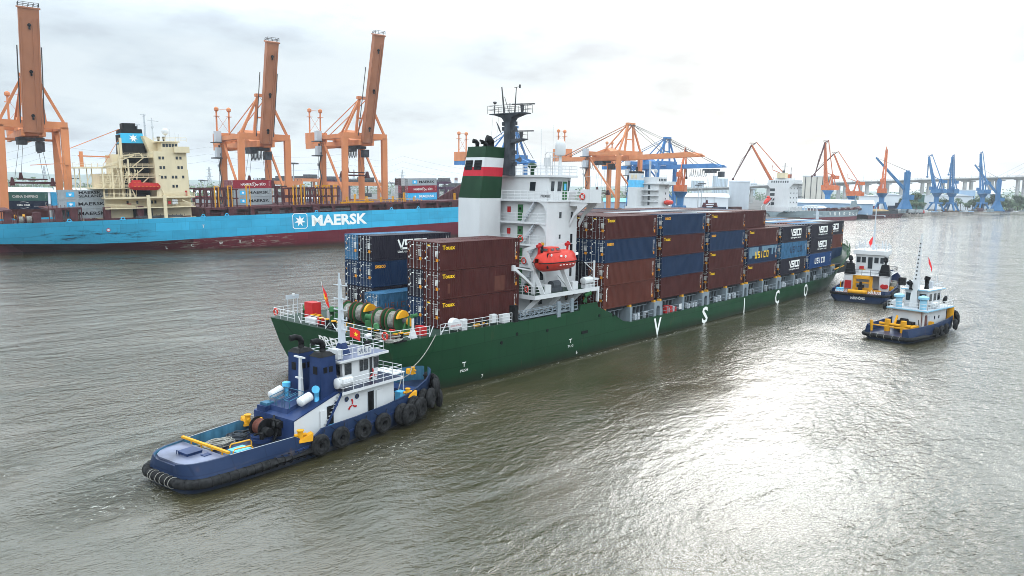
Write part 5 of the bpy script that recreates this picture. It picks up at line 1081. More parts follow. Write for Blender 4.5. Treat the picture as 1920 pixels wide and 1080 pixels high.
# line from the tug's bow to the green ship's rail
a, b = T1.matrix_basis @ Vector((24.1, .05, 3.6)), Vector((-2.7, -2.25, 5.75))
pts = [a.lerp(b, i / 14) + Vector((0, 0, -.35 * sin(pi * i / 14))) for i in range(15)]
dk = [T1.matrix_basis @ Vector(p) for p in ((20.9, -.3, 1.75), (21.4, -.6, 1.75), (21.9, -.2, 1.78), (21.4, .2, 1.8), (21.0, -.2, 1.8), (21.6, -.5, 1.85), (22.3, -.1, 2.3), (23.0, .3, 2.75), (23.6, -.2, 3.2))]
mb = MB(); mb.tube(dk + pts, .045, 6); tag(mb.build('towing_rope', 'rope', None, 60), 'pale towing rope running from the nearest tug bow up to the green rail', 'rope')
# --- tug pushing at the green ship's bow quarter, seen from astern
S2_ = 0
T2 = thing('tugboat', 'dark blue tug seen from astern with yellow deck frame, beside the green ship bow', 'tugboat', (93.4, -12.1, 0), radians(7))
D2 = lambda x: 1.55 if x < 15 else 1.9
S2 = [(.0, 2.35, 4.0, 4.2, 3.4), (.3, 2.35, 4.45, 4.6, 3.9), (1.0, 2.2, 4.75, 4.8, 4.2), (4, 2.1, 4.95, 4.95, 4.5), (10, 2.3, 5.0, 5.0, 4.6), (16, 2.9, 4.9, 4.9, 4.4), (20, 3.4, 4.4, 4.3, 3.6), (23.5, 3.8, 3.4, 3.2, 2.4), (26, 4.0, 2.0, 1.8, 1.0), (27.2, 4.1, .6, .5, .2)]
tug_hull(T2, S2, D2, ['hull_tug', 'pinkish', 'tug_blue'])
mb = MB(); mb.tube([(9, -5.0, 1.45), (1.2, -4.9, 1.45), (.1, -4.5, 1.45), (-.12, -3.6, 1.45), (-.15, 0, 1.45), (-.12, 3.6, 1.45), (.1, 4.5, 1.45), (1.2, 4.9, 1.45), (9, 5.0, 1.45)], .24, 8); mb.build('stern_fender', 'rubber', T2, 50)
mb = MB(); mb.cyl((-.05, -1.5, 1.95), (-.05, 1.7, 1.95), .36, n=14); mb.build('stern_roller', 'yellow', T2, 40)
mb = MB(); put_text(mb, 'HẢI ÂU 35', (.26, 3.9, 1.78), (0, -1, 0), Z_, .42, 2.0, bold=.04); put_text(mb, 'HẢI ÂU 35', (.04, -1.75, 1.78), (0, -1, 0), Z_, .48, 2.1, bold=.04); put_text(mb, 'HẢI PHÒNG', (-.10, 1.2, .55), (0, -1, 0), Z_, .48, 2.4, bold=.04)
for i in range(len(mb.v)):
    x, y, z = mb.v[i]; mb.v[i] = (-.04, y, z)
mb.build('lettering', 'letter', T2)
for x, z in ((4.0, 1.15), (5.6, 1.15), (7.2, 1.2), (8.8, 1.25), (10.4, 1.3)): tyre(T2, (x, -5.25, z), (0, 1, 0), .55, .25)
for x, y, a in ((13.5, -5.4, 0), (14.7, -5.4, 0)):
    mb = MB(); mb.cyl((x, y, 2.3), (x + .1, y, 3.7), .62, n=14); mb.build('block_fender', 'rubber', T2, 40)
mb = MB(); mb.box(7.2, 8.6, 2.35, 3.9, 1.5, 4.2); mb.box(7.2, 8.6, -3.9, -2.35, 1.5, 4.2); mb.box(7.2, 18.5, -3.9, 3.9, 4.3, 4.4); mb.build('deckhouse', 'white', T2); mb = MB(); mb.box(10.0, 17.5, -3.0, 3.0, 1.5, 4.3); mb.build('deckhouse', 'galv', T2)  # set-back house greyed: shade under the overhang put into its colour
mb = MB(); mb.rail([(7.1, -3.8, 4.4), (18.4, -3.8, 4.4), (18.4, 3.8, 4.4), (7.1, 3.8, 4.4)], 1.0, 2, 1.4, .035, closed=True); mb.build('railing', 'dkgrey', T2)
mb = MB(); mb.hexa([(10.5, -2.5, 4.4), (15, -2.5, 4.4), (15, 2.5, 4.4), (10.5, 2.5, 4.4)], [(10.3, -2.6, 8.1), (15.5, -2.6, 8.1), (15.5, 2.6, 8.1), (10.3, 2.6, 8.1)]); mb.box(9.9, 15.9, -3.0, 3.0, 8.1, 8.9); mb.box(8.6, 10.3, -1.6, 1.6, 4.4, 5.2); mb.build('wheelhouse', 'white', T2)
mb = MB()
for y0, y1, z0 in ((1.7, 2.4, 6.5), (.75, 1.5, 6.5), (-.45, .35, 5.4), (-1.5, -.75, 6.5), (-2.4, -1.8, 6.5)): win(mb, (10.37, y1, z0), (10.37, y0, z0), (10.32, y0, 7.6), (10.32, y1, 7.6))
for x in (10.8, 12.3, 13.8): win(mb, (x, -2.58, 6.5), (x + 1.1, -2.58, 6.5), (x + 1.1, -2.6, 7.6), (x, -2.6, 7.6))
mb.build('window', 'glass', T2)
mb = MB(); mb.box(10.2, 10.36, 1.0, 1.8, 5.0, 5.8); mb.box(7.05, 7.15, 2.5, 3.7, 1.7, 3.2); mb.box(7.05, 7.15, -3.6, -2.9, 2.0, 2.8); mb.cyl((6.9, -3.0, 2.5), (7.15, -3.0, 2.5), .4, n=14); mb.cyl((6.9, -3.6, 2.5), (7.15, -3.6, 2.5), .4, n=14); mb.build('fire_locker', 'red', T2)
for y in (3.0, -3.1):
    mb = MB(); mb.hexa([(7.2, y - .95, 4.4), (8.6, y - .95, 4.4), (8.6, y + .95, 4.4), (7.2, y + .95, 4.4)], [(7.5, y - .6, 6.5), (8.4, y - .6, 6.5), (8.4, y + .6, 6.5), (7.5, y + .6, 6.5)]); mb.tube([(8, y, 6.4), (8, y, 7.1), (7.8, y, 7.5), (7.4, y, 7.65)], .38, 10); mb.build('funnel', 'tug_blue' if False else 'black', T2, 40)
mb = MB()
for y in (-1.6, 1.2): mb.box(4.2, 4.7, y, y + .55, 1.55, 4.5)
mb.box(4.2, 4.7, -1.6, 1.75, 3.9, 4.5); mb.box(4.3, 4.6, -1.0, 1.2, 3.1, 3.35); mb.box(4.4, 5.5, -1.6, 1.7, 1.55, 2.2); mb.build('towing_gantry', 'yellow', T2)
mb = MB(); mb.cyl((3.3, .2, 1.55), (3.3, .2, 2.5), .38, n=12); mb.box(3.0, 3.6, -.4, .8, 2.4, 2.9); mb.cyl((3.3, .2, 2.9), (3.3, .2, 3.5), .25, n=10); mb.build('tow_hook', 'black', T2, 40)
mb = MB(); mb.box(2.2, 3.0, 3.0, 4.2, 1.56, 2.2); mb.build('deck_locker', 'cyan', T2)
mb = MB(); mb.bar((6.6, 4.3, 1.6), (6.6, 4.3, 2.9), .18); mb.bar((5.5, -3.0, 1.6), (5.5, -1.7, 1.6), .2, .5); mb.box(9, 9.8, -4.6, -3.9, 1.6, 2.3); mb.build('deck_guard', 'yellow', T2)
mb = MB(); mb.cyl((11.5, -4.2, 1.9), (11.5, -4.2, 2.9), .55, n=14); mb.cyl((13.2, -4.2, 1.9), (13.2, -4.2, 3.1), .5, n=14); mb.build('rope_reel', 'rope', T2, 40)
mb = MB(); mb.box(8.8, 9.6, .6, 1.5, 4.4, 5.3); mb.build('deck_guard', 'yellow', T2)
mb = MB(); mb.bar((13, 0, 8.9), (13, 0, 14.0), .5, w2=.22); mb.bar((13, 0, 14), (13, 0, 17.2), .16)
for z, w in ((15.6, 1.6), (12.6, 1.6)): mb.bar((13, -w, z), (13, w, z), .08); mb.cyl((13, w, z), (13, w, z + .3), .1); mb.cyl((13, -w, z - .3), (13, -w, z), .1)
for x, y, h in ((12, 2.4, 1.6), (12, 1.9, 1.2), (12, -2.3, 2.0), (12, -1.7, 1.8), (14, -2.6, 1.4), (11, 1.2, 1.9), (11, -.9, 1.3)): mb.cyl((x, y, 8.9), (x, y, 8.9 + h), .09, n=6)
mb.rail([(10.2, -2.8, 8.9), (15.6, -2.8, 8.9), (15.6, 2.8, 8.9), (10.2, 2.8, 8.9)], .9, 2, 1.4, .03, closed=True); mb.build('mast', 'lightgrey', T2)
cloth('flag', T2.matrix_basis @ Vector((12.9, .1, 11.6)), (-.3, .8, -.9), (0, .3, 1), 1.3, 1.0, ['flag', 'flag_star'], 'red flag on the lattice mast of the tug beside the green bow', star=False)
# --- the third tug, out on the open river
T3 = thing('tugboat', 'blue tug alone on the open river, white mast and pale blue deck edges', 'tugboat', (57.9, -26.6, 0), radians(-9)); T3.scale = (.92, .92, .92)
D3 = lambda x: .95 if x < 14 else 1.3
S3 = [(.0, 2.1, 2.5, 2.9, 2.3), (.25, 2.15, 2.95, 3.3, 2.7), (.9, 2.15, 3.15, 3.5, 3.0), (4, 2.15, 3.4, 3.6, 3.3), (9, 2.25, 3.6, 3.65, 3.4), (13, 2.55, 3.55, 3.55, 3.1), (16, 2.7, 3.2, 3.1, 2.5), (18.5, 3.1, 2.4, 2.2, 1.5), (20.2, 3.35, 1.3, 1.1, .5), (20.9, 3.4, .4, .3, .1)]
tug_hull(T3, S3, D3, ['hull_tug', 'tug_floor', 'tug_blue'])
mb = MB(); mb.tube([(9, -3.72, .7), (4, -3.68, .7), (.8, -3.6, .7), (.0, -3.2, .7), (-.25, -2.5, .7), (-.3, 0, .7), (-.25, 2.5, .7), (.0, 3.2, .7), (.8, 3.6, .7), (9, 3.7, .7)], .30, 8); mb.build('stern_fender', 'rubber', T3, 50)
mb = MB()
for y in (-2.2, -1.2, 0, 1.0, 2.0): mb.torus((-.28, y, .7), (0, 1, 0), .33, .03, 10, 4)
mb.build('fender_lashing', 'rope', T3)
for x, y, z, a in ((8.3, -3.85, 1.0, 2), (10.2, -3.85, 1.05, 4), (12.2, -3.8, 1.15, 8), (15.6, -3.65, 1.5, 18), (16.3, -3.6, 1.3, 20), (17.6, -3.2, 2.2, 32), (18.4, -2.9, 1.7, 38), (19.5, -2.2, 2.3, 55), (20.3, -1.4, 1.9, 65), (20.9, -.3, 2.0, 85)): tyre(T3, (x, y, z), (sin(radians(a)), -cos(radians(a)), 0), .55, .27)
mb = MB(); mb.box(7.2, 15.5, -2.3, 2.3, .9, 4.0); mb.build('deckhouse', 'white', T3)
mb = MB(); mb.box(6.5, 16.3, -3.0, 3.0, 4.0, 4.27); mb.box(6.42, 16.38, -3.08, 3.08, 4.06, 4.22, 1); mb.build('boat_deck', ['lightgrey', 'palecyan'], T3)
mb = MB(); mb.rail([(6.6, -2.95, 4.3), (16.2, -2.95, 4.3), (16.2, 2.95, 4.3), (6.6, 2.95, 4.3)], .9, 2, 1.1, .03, closed=True); mb.build('railing', 'white', T3)
mb = MB(); mb.hexa([(9.6, -1.75, 4.3), (14, -1.75, 4.3), (14, 1.75, 4.3), (9.6, 1.75, 4.3)], [(9.5, -1.75, 6.9), (14.4, -1.75, 6.9), (14.4, 1.75, 6.9), (9.5, 1.75, 6.9)]); mb.build('wheelhouse', 'white', T3)
mb = MB(); mb.box(9.0, 14.9, -2.1, 2.1, 6.9, 7.1); mb.box(8.95, 14.95, -2.15, 2.15, 6.94, 7.06, 1); mb.build('wheelhouse_roof', ['white', 'palecyan'], T3)
mb = MB()
for y0, y1 in ((-1.5, -.35), (.6, 1.5)): win(mb, (9.56, y1, 5.2), (9.56, y0, 5.2), (9.5, y0, 6.4), (9.5, y1, 6.4))
for x in (10.0, 11.6, 13.0): win(mb, (x, -1.76, 5.3), (x + .9, -1.76, 5.3), (x + .9, -1.76, 6.4), (x, -1.76, 6.4))
for x in (11.0, 12.6): mb.box(x, x + .35, -2.33, -2.28, 2.5, 3.0)
mb.build('window', 'glass', T3)
mb = MB(); mb.box(8.5, 9.3, -2.36, -2.28, 1.3, 3.2); mb.build('door', 'lightgrey', T3)
mb = MB(); mb.box(7.6, 8.2, -2.4, -2.28, 1.3, 3.4); mb.bar((7.3, -2.0, 1.0), (6.9, -2.1, 4.1), .1); mb.build('ladder', 'pinkish', T3)
mb = MB(); mb.hexa([(8.5, -.55, 4.3), (9.5, -.55, 4.3), (9.5, .55, 4.3), (8.5, .55, 4.3)], [(8.9, -.38, 9.0), (9.6, -.38, 9.0), (9.6, .38, 9.0), (8.9, .38, 9.0)]); mb.hexa([(8.95, -.30, 9.0), (9.55, -.30, 9.0), (9.55, .30, 9.0), (8.95, .30, 9.0)], [(9.7, -.13, 15.2), (9.95, -.13, 15.2), (9.95, .13, 15.2), (9.7, .13, 15.2)])
for z, w in ((14.8, .9), (12.2, 1.2), (10.2, 1.3)): mb.bar((9.6, -w, z), (9.6, w, z), .08)
mb.cyl((9.82, 0, 15.2), (9.82, 0, 15.6), .16); mb.build('mast', 'white', T3)
mb = MB(); 
for i in range(10): z = 8.6 + i * .6; x = 8.5 + (z - 4.3) * .085 - .02 if z < 9 else 8.95 + (z - 9) * .121 - .02; mb.box(x - .04, x + .05, -.09, .09, z, z + .2)
mb.build('mast_opening', 'black', T3)
mb = MB(); mb.tube([(8.6, .5, 7.0), (8.6, .55, 7.9), (8.3, .6, 8.2), (7.9, .65, 8.0)], .32, 10); mb.build('exhaust_pipe', 'black', T3, 40)
mb = MB(); mb.tube([(10.8, -.9, 7.0), (10.8, -.9, 8.6), (10.9, -1.0, 9.0)], .42, 10); mb.build('exhaust_pipe', 'black', T3, 40)
for y in (1.7, -1.9):
    mb = MB(); mb.cyl((7.6, y, 4.3), (7.6, y, 5.7), .48, n=14); mb.lathe([(.5, 5.7), (.78, 5.85), (.78, 6.15), (.2, 6.4)], (7.6, y, 0), 14); mb.build('ventilator', 'palecyan', T3, 40)
mb = MB(); raft(mb, (10.4, -2.4, 4.85), (1, 0, 0), 1.5, .42); raft(mb, (8.2, 2.5, 4.85), (1, 0, 0), 1.3, .4); mb.build('liferaft_canister', 'white', T3, 45)
mb = MB(); mb.box(10, 10.8, 1.0, 1.8, 7.1, 8.2); mb.box(12, 12.6, -1.2, -.5, 7.1, 8.2); mb.cyl((13.4, -1.4, 7.1), (13.4, -1.4, 9.4), .05); mb.rail([(11.6, -1.8, 7.1), (14.6, -1.8, 7.1), (14.6, 1.8, 7.1)], .8, 2, 1.2, .03); mb.build('wheelhouse_fittings', 'lightgrey', T3)
mb = MB(); mb.bar((1.7, -2.7, 1.95), (1.7, 3.1, 1.95), .2, .16)
for y in (-.95, 1.4): mb.cyl((3.6, y, .95), (3.6, y, 2.75), .42, n=12)
mb.cyl((3.6, -2.0, 2.0), (3.6, 2.6, 2.0), .22, n=10); mb.box(3.9, 6.6, -2.0, .6, 1.4, 1.9); mb.cyl((1.6, 2.9, 1.0), (1.6, 2.9, 2.6), .24, n=10); mb.box(8.0, 8.6, -3.3, -2.7, 1.6, 2.5); mb.cyl((16.4, -2.6, 2.0), (16.4, -2.6, 4.0), .5, n=12); mb.bar((4.6, .8, 2), (5.4, .8, 3.2), .25); mb.build('towing_bitts', 'yellow', T3, 40)
mb = MB(); mb.box(5.9, 7.1, -1.2, 1.4, .95, 2.3); mb.cyl((6.2, -.4, 2.3), (6.2, .6, 2.3), .5, n=12); mb.build('tow_winch', 'black', T3)
mb = MB(); mb.bar((6.9, -1.9, 1.0), (8.2, -.7, 7.0), .12); mb.build('boom', 'steel', T3)
tyre(T3, (6.4, 3.2, 4.3), (0, 1, 0), .4, .2); tyre(T3, (14.6, -2.3, 5.3), (0, 1, .2), .4, .18)
cloth('flag', T3.matrix_basis @ Vector((9.9, -1.15, 12.1)), (.1, -.5, -.9), (0, .1, 1), 1.3, .9, ['flag', 'flag_star'], 'red flag on the white mast of the tug alone on the river', star=False)
# ---------------------------------------------------------------- pale blue container ship at the berth
TRIM = radians(-1.58)
MS = thing('container_ship', 'pale blue hulled container ship with red bottom and tan deckhouse, moored at the quay', 'ship', BERTH, BROT, pitch=TRIM)
MSM = Matrix.Translation(BERTH) @ Matrix.Rotation(BROT, 4, 'Z') @ Matrix.Rotation(TRIM, 4, 'Y')
def ms(mb, name, mats, smooth=None, parent=MS): return mb.build(name, mats, parent, smooth)
sec = [(-92, 5.4, 4, 5.5, 8, 5.7, 12.4, 10.9, 14.3), (-88, 4.2, 3, 4.6, 5, 5.5, 12.6, 10.9, 14.8), (-83, .5, .6, 3.6, 3, 5.2, 12.4, 10.9, 15), (-76, -3, .6, 2, 1.6, 4.7, 11.6, 10.9, 15), (-68, -3, 1, 2, 4.5, 4.4, 12.2, 10.9, 15), (-58, -3, 4, 1.8, 8.6, 4.3, 13.4, 10.9, 15), (-44, -3, 8, 1.4, 12.4, 4.5, 14.7, 10.9, 15), (-25, -3, 12, .8, 14.7, 4.7, 15, 10.9, 15), (0, -3, 14.5, 0, 15, 5.0, 15, 10.9, 15), (30, -3, 14.8, -.8, 15, 5.35, 15, 10.9, 15), (48, -4, 14, -1.2, 14.9, 5.6, 15, 10.95, 15), (54, -4, 12, -1.4, 13.6, 5.65, 14.6, 12.2, 15), (64, -4, 9, -1.6, 10.5, 5.8, 12.4, 13.2, 14.6), (74, -4, 5, -1.8, 6, 5.9, 8.2, 14.2, 12.5), (84, -4, 1.6, -2, 2, 6, 4, 15.2, 8), (90, -4, .3, -2, .3, 6.1, .5, 15.8, .8)]
mb = MB(); rings = []
for x, za, a, zb_, b, zc, c, zd, d in sec:
    s = [(a, za), (b, zb_), (c, zc), (d * .5 + c * .5 + (.25 if d - c > 1 else 0), (zc + zd) * .5), (d, zd), (d - .3, zd), (d - .35, zd - .5)]
    rings.append([(x, 15 - h, z) for h, z in s] + [(x, 15 + h, z) for h, z in reversed(s)])
mb.loft(rings); n_ = 14
for i in range(len(sec) - 1):
    for k in (0, 1, 11, 12, 13): mb.m[i * n_ + k] = 1
    mb.m[i * n_ + 6] = 2
ms(mb, 'hull', ['hull_sky', 'hull_boot', 'maroon'], 30)
mb = MB(); mb.box(-91.5, -84, 14.6, 15.4, -3, 4.6); ms(mb, 'rudder', 'boot')
mb = MB(); put_text(mb, 'MAERSK', (-7.9, -.04, 6.75), X_, Z_, 3.35, 19.6, bold=.05); ms(mb, 'lettering', 'letter')
mb = MB(); c = (-11.6, -.06, 8.4); put_poly(mb, star_pts(7, 1.85, .80), c, X_, Z_)
q = 2.35; rr_ = .5; strokes(mb, [[(-q + rr_, -q), (q - rr_, -q), (q, -q + rr_), (q, q - rr_), (q - rr_, q), (-q + rr_, q), (-q, q - rr_), (-q, -q + rr_), (-q + rr_, -q)]], c, X_, Z_, 1, .2)
ms(mb, 'star_emblem', 'letter')
mb = MB()
for x in (-41.2, 54): put_text(mb, 'T', (x - .4, .02 - .08, 7.6), X_, Z_, 1.0, .9)
rf = random.Random(4)
for x in (-52, -45, -37, -31, -27): put_text(mb, rf.choice('WLCEF'), (x, -.07, 2.2 + (x + 52) * .02), X_, Z_, .8)
ms(mb, 'draught_marks', 'letter_worn')
mb = MB(); mb.torus((-66.3, .0, 8.2), (0, 1, 0), .42, .08, 14, 4, 0); mb.torus((-66.3, .0, 8.2), (0, 1, 0), .2, .1, 12, 4, 1); ms(mb, 'thruster_mark', ['red', 'letter'])
mb = MB()
for x in (-75.5, -62.5, -41, -34.2, -6, 21, 31.5): mb.torus((x, -.05, 11.15), (0, 1, 0), .42, .13, 12, 5); mb.box(x - .75, x + .75, -.12, .2, 10.85, 11.0)
ms(mb, 'fairlead', 'maersk')
# hatch coaming band with stays and pillars
mb = MB(); mb.box(-40.5, 52, 2.6, 27.4, 10.8, 13.2); ms(mb, 'hatch_coaming', 'maroon')
mb = MB()
for i in range(14):
    a = -40.3 + i * 6.6; mb.box(a + .1, a + 6.4, .5, 29.4, 12.75 + .02 * (i % 2), 13.4 + .03 * (i % 3))
ms(mb, 'hatch_cover', 'maroon')
for i in range(14):
    x = -40 + i * 6.6; w = 2.3 if i % 2 else 1.1; mb = MB(); mb.box(x, x + w, .35, 2.6, 10.6, 12.74); ms(mb, 'coaming_pillar', 'maroon')
mb = MB(); mb.rail([(-40, .5, 10.6), (52, .5, 10.6)], 1.1, 2, 2.2, .04)
for i in range(26): x = -39 + i * 3.5; mb.box(x, x + rf.uniform(.4, 1.4), 1.2, 2.0, 10.5, 11.2 + rf.random() * .8)
ms(mb, 'deck_rail', 'maroon')
mb = MB(); mb.box(-24.6, -16.2, .55, 1.2, 11.2, 11.9); mb.box(-5, 6, .5, 1.2, 11.3, 12.0)
for i in range(18): mb.bar((-5 + i * .6, .45, 11.2), (-5 + i * .6 + .3, .45, 12.1), .07)
ms(mb, 'gangway', 'steel')
# lashing frames: maroon portals and yellow goal posts
rf = random.Random(8)
def lash(x0, x1, y, z0, z1, step):
    mb = MB(); n = int((x1 - x0) / step)
    for i in range(n + 1): x = x0 + i * step; mb.bar((x, y, z0), (x, y, z1), .34)
    for z in (z0 + 2.6, z1 - .15): mb.bar((x0, y, z), (x1, y, z), .34, .4)
    return ms(mb, 'lashing_frame', 'maroon')
for x0, x1, z1 in ((-39.5, -29.5, 18.9), (-15.5, -9.8, 19.0), (-8.5, 3.5, 18.6)):
    for y in (3.2, 8.2, 14.5, 21): lash(x0, x1, y, 13.3, z1 + rf.uniform(-.3, .3), 1.9)
def goal(x, y, h, w=1.1):
    mb = MB(); mb.bar((x, y, 13.3), (x, y, 13.3 + h), .3); mb.bar((x + w, y, 13.3), (x + w, y, 13.3 + h), .22); mb.bar((x - .1, y, 13.3 + h), (x + w + .1, y, 13.3 + h), .26); ms(mb, 'goal_post', 'yellow')
for x in (-36.6, -32.7, -27.2): goal(x, 2.6, 6.4)
for x in (-12.4, -9.8, -4, -1.5, -.2, 2.2): goal(x, 2.6 + (x > -5) * 2, 6.0 + rf.random() * .6)
for x in (6, 8.8, 13, 18.5, 23, 27.5, 31.5, 48.3, 51.0): goal(x, 3, 1.5 + rf.random() * 1.6, .5)
mb = MB(); mb.rail([(4, 2, 13.4), (34, 2, 13.4)], 1.1, 2, 1.6, .05); mb.box(4, 16, 3, 4, 13.3, 13.9); ms(mb, 'cover_rail', 'yellow')
mb = MB(); mb.hexa([(47, 12, 13.3), (60, 12, 13.3), (60, 12.5, 13.3), (47, 12.5, 13.3)], [(47, 12, 14.0), (60, 12, 20.2), (60, 12.5, 20.2), (47, 12.5, 14.0)])
for i in range(8): x = 48 + i * 1.5; mb.bar((x, 11.9, 13.4), (x, 11.9, 14.2 + i * .7), .2)
ms(mb, 'breakwater', 'maroon')
# tan deckhouse
mb = MB(); mb.box(-66, -43.2, 4.0, 26, 10.6, 16.6); mb.box(-53, -44.3, 1.0, 29, 16.9, 29.9); mb.box(-44.3, -43.6, 3, 27, 16.9, 24.6); mb.box(-60, -53, 9, 21, 16.9, 24.5); mb.box(-66, -60.4, 6, 22, 16.9, 23.6); mb.box(-62.5, -60.4, 9, 19, 23.6, 29); ms(mb, 'accommodation_block', 'tan')
mb = MB(); mb.box(-66.5, -42.8, .4, 29.6, 13.85, 14.1); mb.box(-66.5, -42.8, .3, 29.7, 16.6, 17.05); mb.box(-69, -58.6, 1.0, 20, 19.4, 19.6)
for z in (22.4, 25.2, 28.0): mb.box(-60.6, -53, 2.2, 12, z, z + .22)
mb.bar((-66.3, .6, 10.7), (-42.9, .6, 10.9), .25); ms(mb, 'gallery_deck', 'tan')
for x in (-55.9, -51.6): mb = MB(); mb.box(x, x + .9, .15, 1.0, 10.7, 17.5); ms(mb, 'gallery_pillar', 'tan')
mb = MB()
for a, b, z in ((-66.4, -58.5, 14.1), (-66.4, -59, 17.05), (-68.9, -58.8, 19.6), (-50.5, -42.9, 17.05), (-48, -43, 14.1)): mb.rail([(a, .5, z), (b, .5, z)], 1.05, 3, 1.3, .04)
for z in (22.62, 25.42, 28.22): mb.rail([(-60.5, 2.3, z), (-53, 2.3, z)], 1.0, 3, 1.5, .04)
mb.rail([(-52.8, 1.2, 32.6), (-44, 1.2, 32.6)], 1.1, 3, 1.4, .035); ms(mb, 'railing', 'tan')
mb = MB()
for x0, z0, x1, z1 in ((-58.5, 22.6, -55.4, 25.3), (-58.5, 25.4, -55.4, 28), (-57.5, 19.6, -54.5, 22.4)):
    for y in (2.5, 3.2): mb.bar((x0, y, z0), (x1, y, z1), .1, .2)
for x in (-61.5, -63.8, -66.2, -59.6): mb.bar((x, 2.5, 17), (x, 2.5, 27.5 if x > -62 else 25.0), .4); mb.bar((x, 2.6, 19.6), (x + 1.9, 2.6, 24.6), .2)
mb.bar((-67, 3, 25.2), (-60, 3, 25.6), .5); mb.bar((-62, 2.6, 28.2), (-56.5, 2.6, 29.2), .3); mb.bar((-56.5, 2.6, 29.2), (-55.5, 2.6, 28.2), .2)
for x in (-64.9, -62.6, -60.4, -58.2): mb.bar((x, 2.4, 17), (x + .9, 2.4, 24.6), .16); mb.bar((x + .9, 2.4, 19.6), (x, 2.4, 25.0), .14)
for z in (21.2, 23.0): mb.bar((-67, 2.5, z), (-58.6, 2.5, z), .18); mb.rail([(-66.8, 2.4, z), (-59, 2.4, z)], 1.0, 2, 1.2, .045)
mb.bar((-66.5, 2.4, 25.2), (-58, 2.4, 28.6), .3); mb.bar((-61.8, 2.4, 25), (-61.8, 2.4, 31.5), .35); mb.bar((-60.6, 5.5, 17), (-60.6, 5.5, 33.5), .6)
for x in (-72.5, -69.5): 
    for k in range(5): mb.bar((x, 6, 11 + k * 2.6), (x + 1.2, 6, 13.6 + k * 2.6), .14)
    mb.bar((x, 6, 10.5), (x, 6, 25), .25); mb.bar((x + 1.2, 6, 10.5), (x + 1.2, 6, 25), .25)
mb.box(-73, -60, 4, 8, 25.0, 25.5); mb.rail([(-73, 4, 25.5), (-61, 4, 25.5)], 1.0, 2, 1.5, .05); ms(mb, 'steel_scaffold', 'tan')
mb = MB(); mb.box(-60.4, -53.1, 8.6, 8.9, 17.1, 28); mb.box(-59, -54, 3.2, 8.5, 10.8, 13.8); ms(mb, 'recess_shade', 'black')  # black slabs stand in for the shade inside the open decks
mb = MB(); mb.box(-50.9, -46.5, 1.0, 29, 29.9, 32.3); mb.box(-47.8, -43.7, -.4, 2.5, 29.4, 31.1); mb.box(-52, -46.0, .6, 29.4, 32.3, 32.6); mb.ext([(-53, 6, 29.9), (-50.9, 6, 29.9), (-50.9, 6, 32.3), (-54, 6, 34.2), (-54.6, 6, 34.2)], (0, 5, 0)); ms(mb, 'wheelhouse', 'tan')
mb = MB()
for i in range(5): mb.box(-50.6 + i * .82, -49.95 + i * .82, .94, 1.02, 31.0, 31.9)
for s, z in ((-51.9, 27.9), (-51.0, 27.9), (-47.3, 27.9), (-46.3, 27.9), (-51.8, 25.2), (-50.9, 25.2), (-47.0, 25.2), (-46.1, 25.2), (-51.6, 22.5), (-50.7, 22.5), (-48.7, 22.5), (-47.8, 22.5), (-45.9, 22.5), (-48.7, 19.9), (-47.8, 19.9)): mb.box(s, s + .6, .93, 1.02, z - .4, z + .4)
for s in (-58, -55, -54.1, -53.2, -60.5): mb.box(s, s + .55, 3.93, 4.02, 15.0, 15.9)
ms(mb, 'window', 'glass')
def bandq(z): k = (z - 27) / 9.5; return [(-60.2 + .7 * k, 9, z), (-53.1 - 1.0 * k, 9, z), (-53.1 - 1.0 * k, 16, z), (-60.2 + .7 * k, 16, z)]
mb = MB()
for z0, z1, m in ((24.6, 32.2, 1), (32.2, 35.0, 0), (35.0, 36.2, 1)): mb.hexa(bandq(z0), bandq(z1), m)
mb.box(-58.8, -55.4, 10.5, 14.5, 36.2, 37.9, 1); mb.cyl((-55, 12, 36.2), (-55, 12, 37.2), .3, m=1); ms(mb, 'funnel', ['maersk', 'black'])
mb = MB(); put_poly(mb, star_pts(7, 1.25, .52), (-56.5, 8.85, 33.6), X_, Z_); ms(mb, 'star_emblem', 'letter')
mb = MB()
for i in range(4): mb.box(-60.05, -59.5, 10.0 + i * 1.3, 10.9 + i * 1.3, 32.6, 34.6)
ms(mb, 'funnel_louvre', 'black')
mb = MB(); mb.bar((-52.6, 12, 32.5), (-52.6, 12, 40.8), .55, w2=.3); mb.bar((-51, 10, 32.5), (-51, 10, 39.6), .4, w2=.2); mb.bar((-54.6, 12, 34), (-54.6, 12, 37.6), .3)
for z, y0, y1 in ((40.2, 10.5, 13.5), (38.4, 11, 13), (37.4, 10.6, 13.4)): mb.bar((-52.6, y0, z), (-52.6, y1, z), .14)
mb.bar((-53.6, 12, 40.6), (-52, 12, 40.5), .15); mb.bar((-52.2, 10, 38.9), (-49.2, 10, 38.6), .16); mb.bar((-55.6, 12, 37.6), (-53.8, 12, 37.6), .2); mb.box(-51.3, -50.7, 9.7, 10.3, 36.6, 37.2)
for x, h in ((-47.8, 3.6), (-46.3, 2.6), (-45.4, 2.2)): mb.cyl((x, 4, 32.6), (x, 4, 32.6 + h), .05, n=5)
ms(mb, 'mast', 'lightgrey')
mb = MB(); mb.cyl((-48.5, 6, 32.6), (-48.5, 6, 34.6), .18, n=8); mb.lathe([(.2, 34.5), (.85, 34.9), (1.0, 35.5), (.85, 36.1), (.3, 36.5)], (-48.5, 6, 0), 14); ms(mb, 'satellite_dome', 'white', 40)
mb = MB()
for x in (-51.2, -49.8): mb.cyl((x, 2.5, 32.6), (x, 2.5, 33.4), .3, n=8); mb.cyl((x, 2.5, 33.4), (x, 2.5, 33.9), .45, n=8)
ms(mb, 'ventilator', 'black')
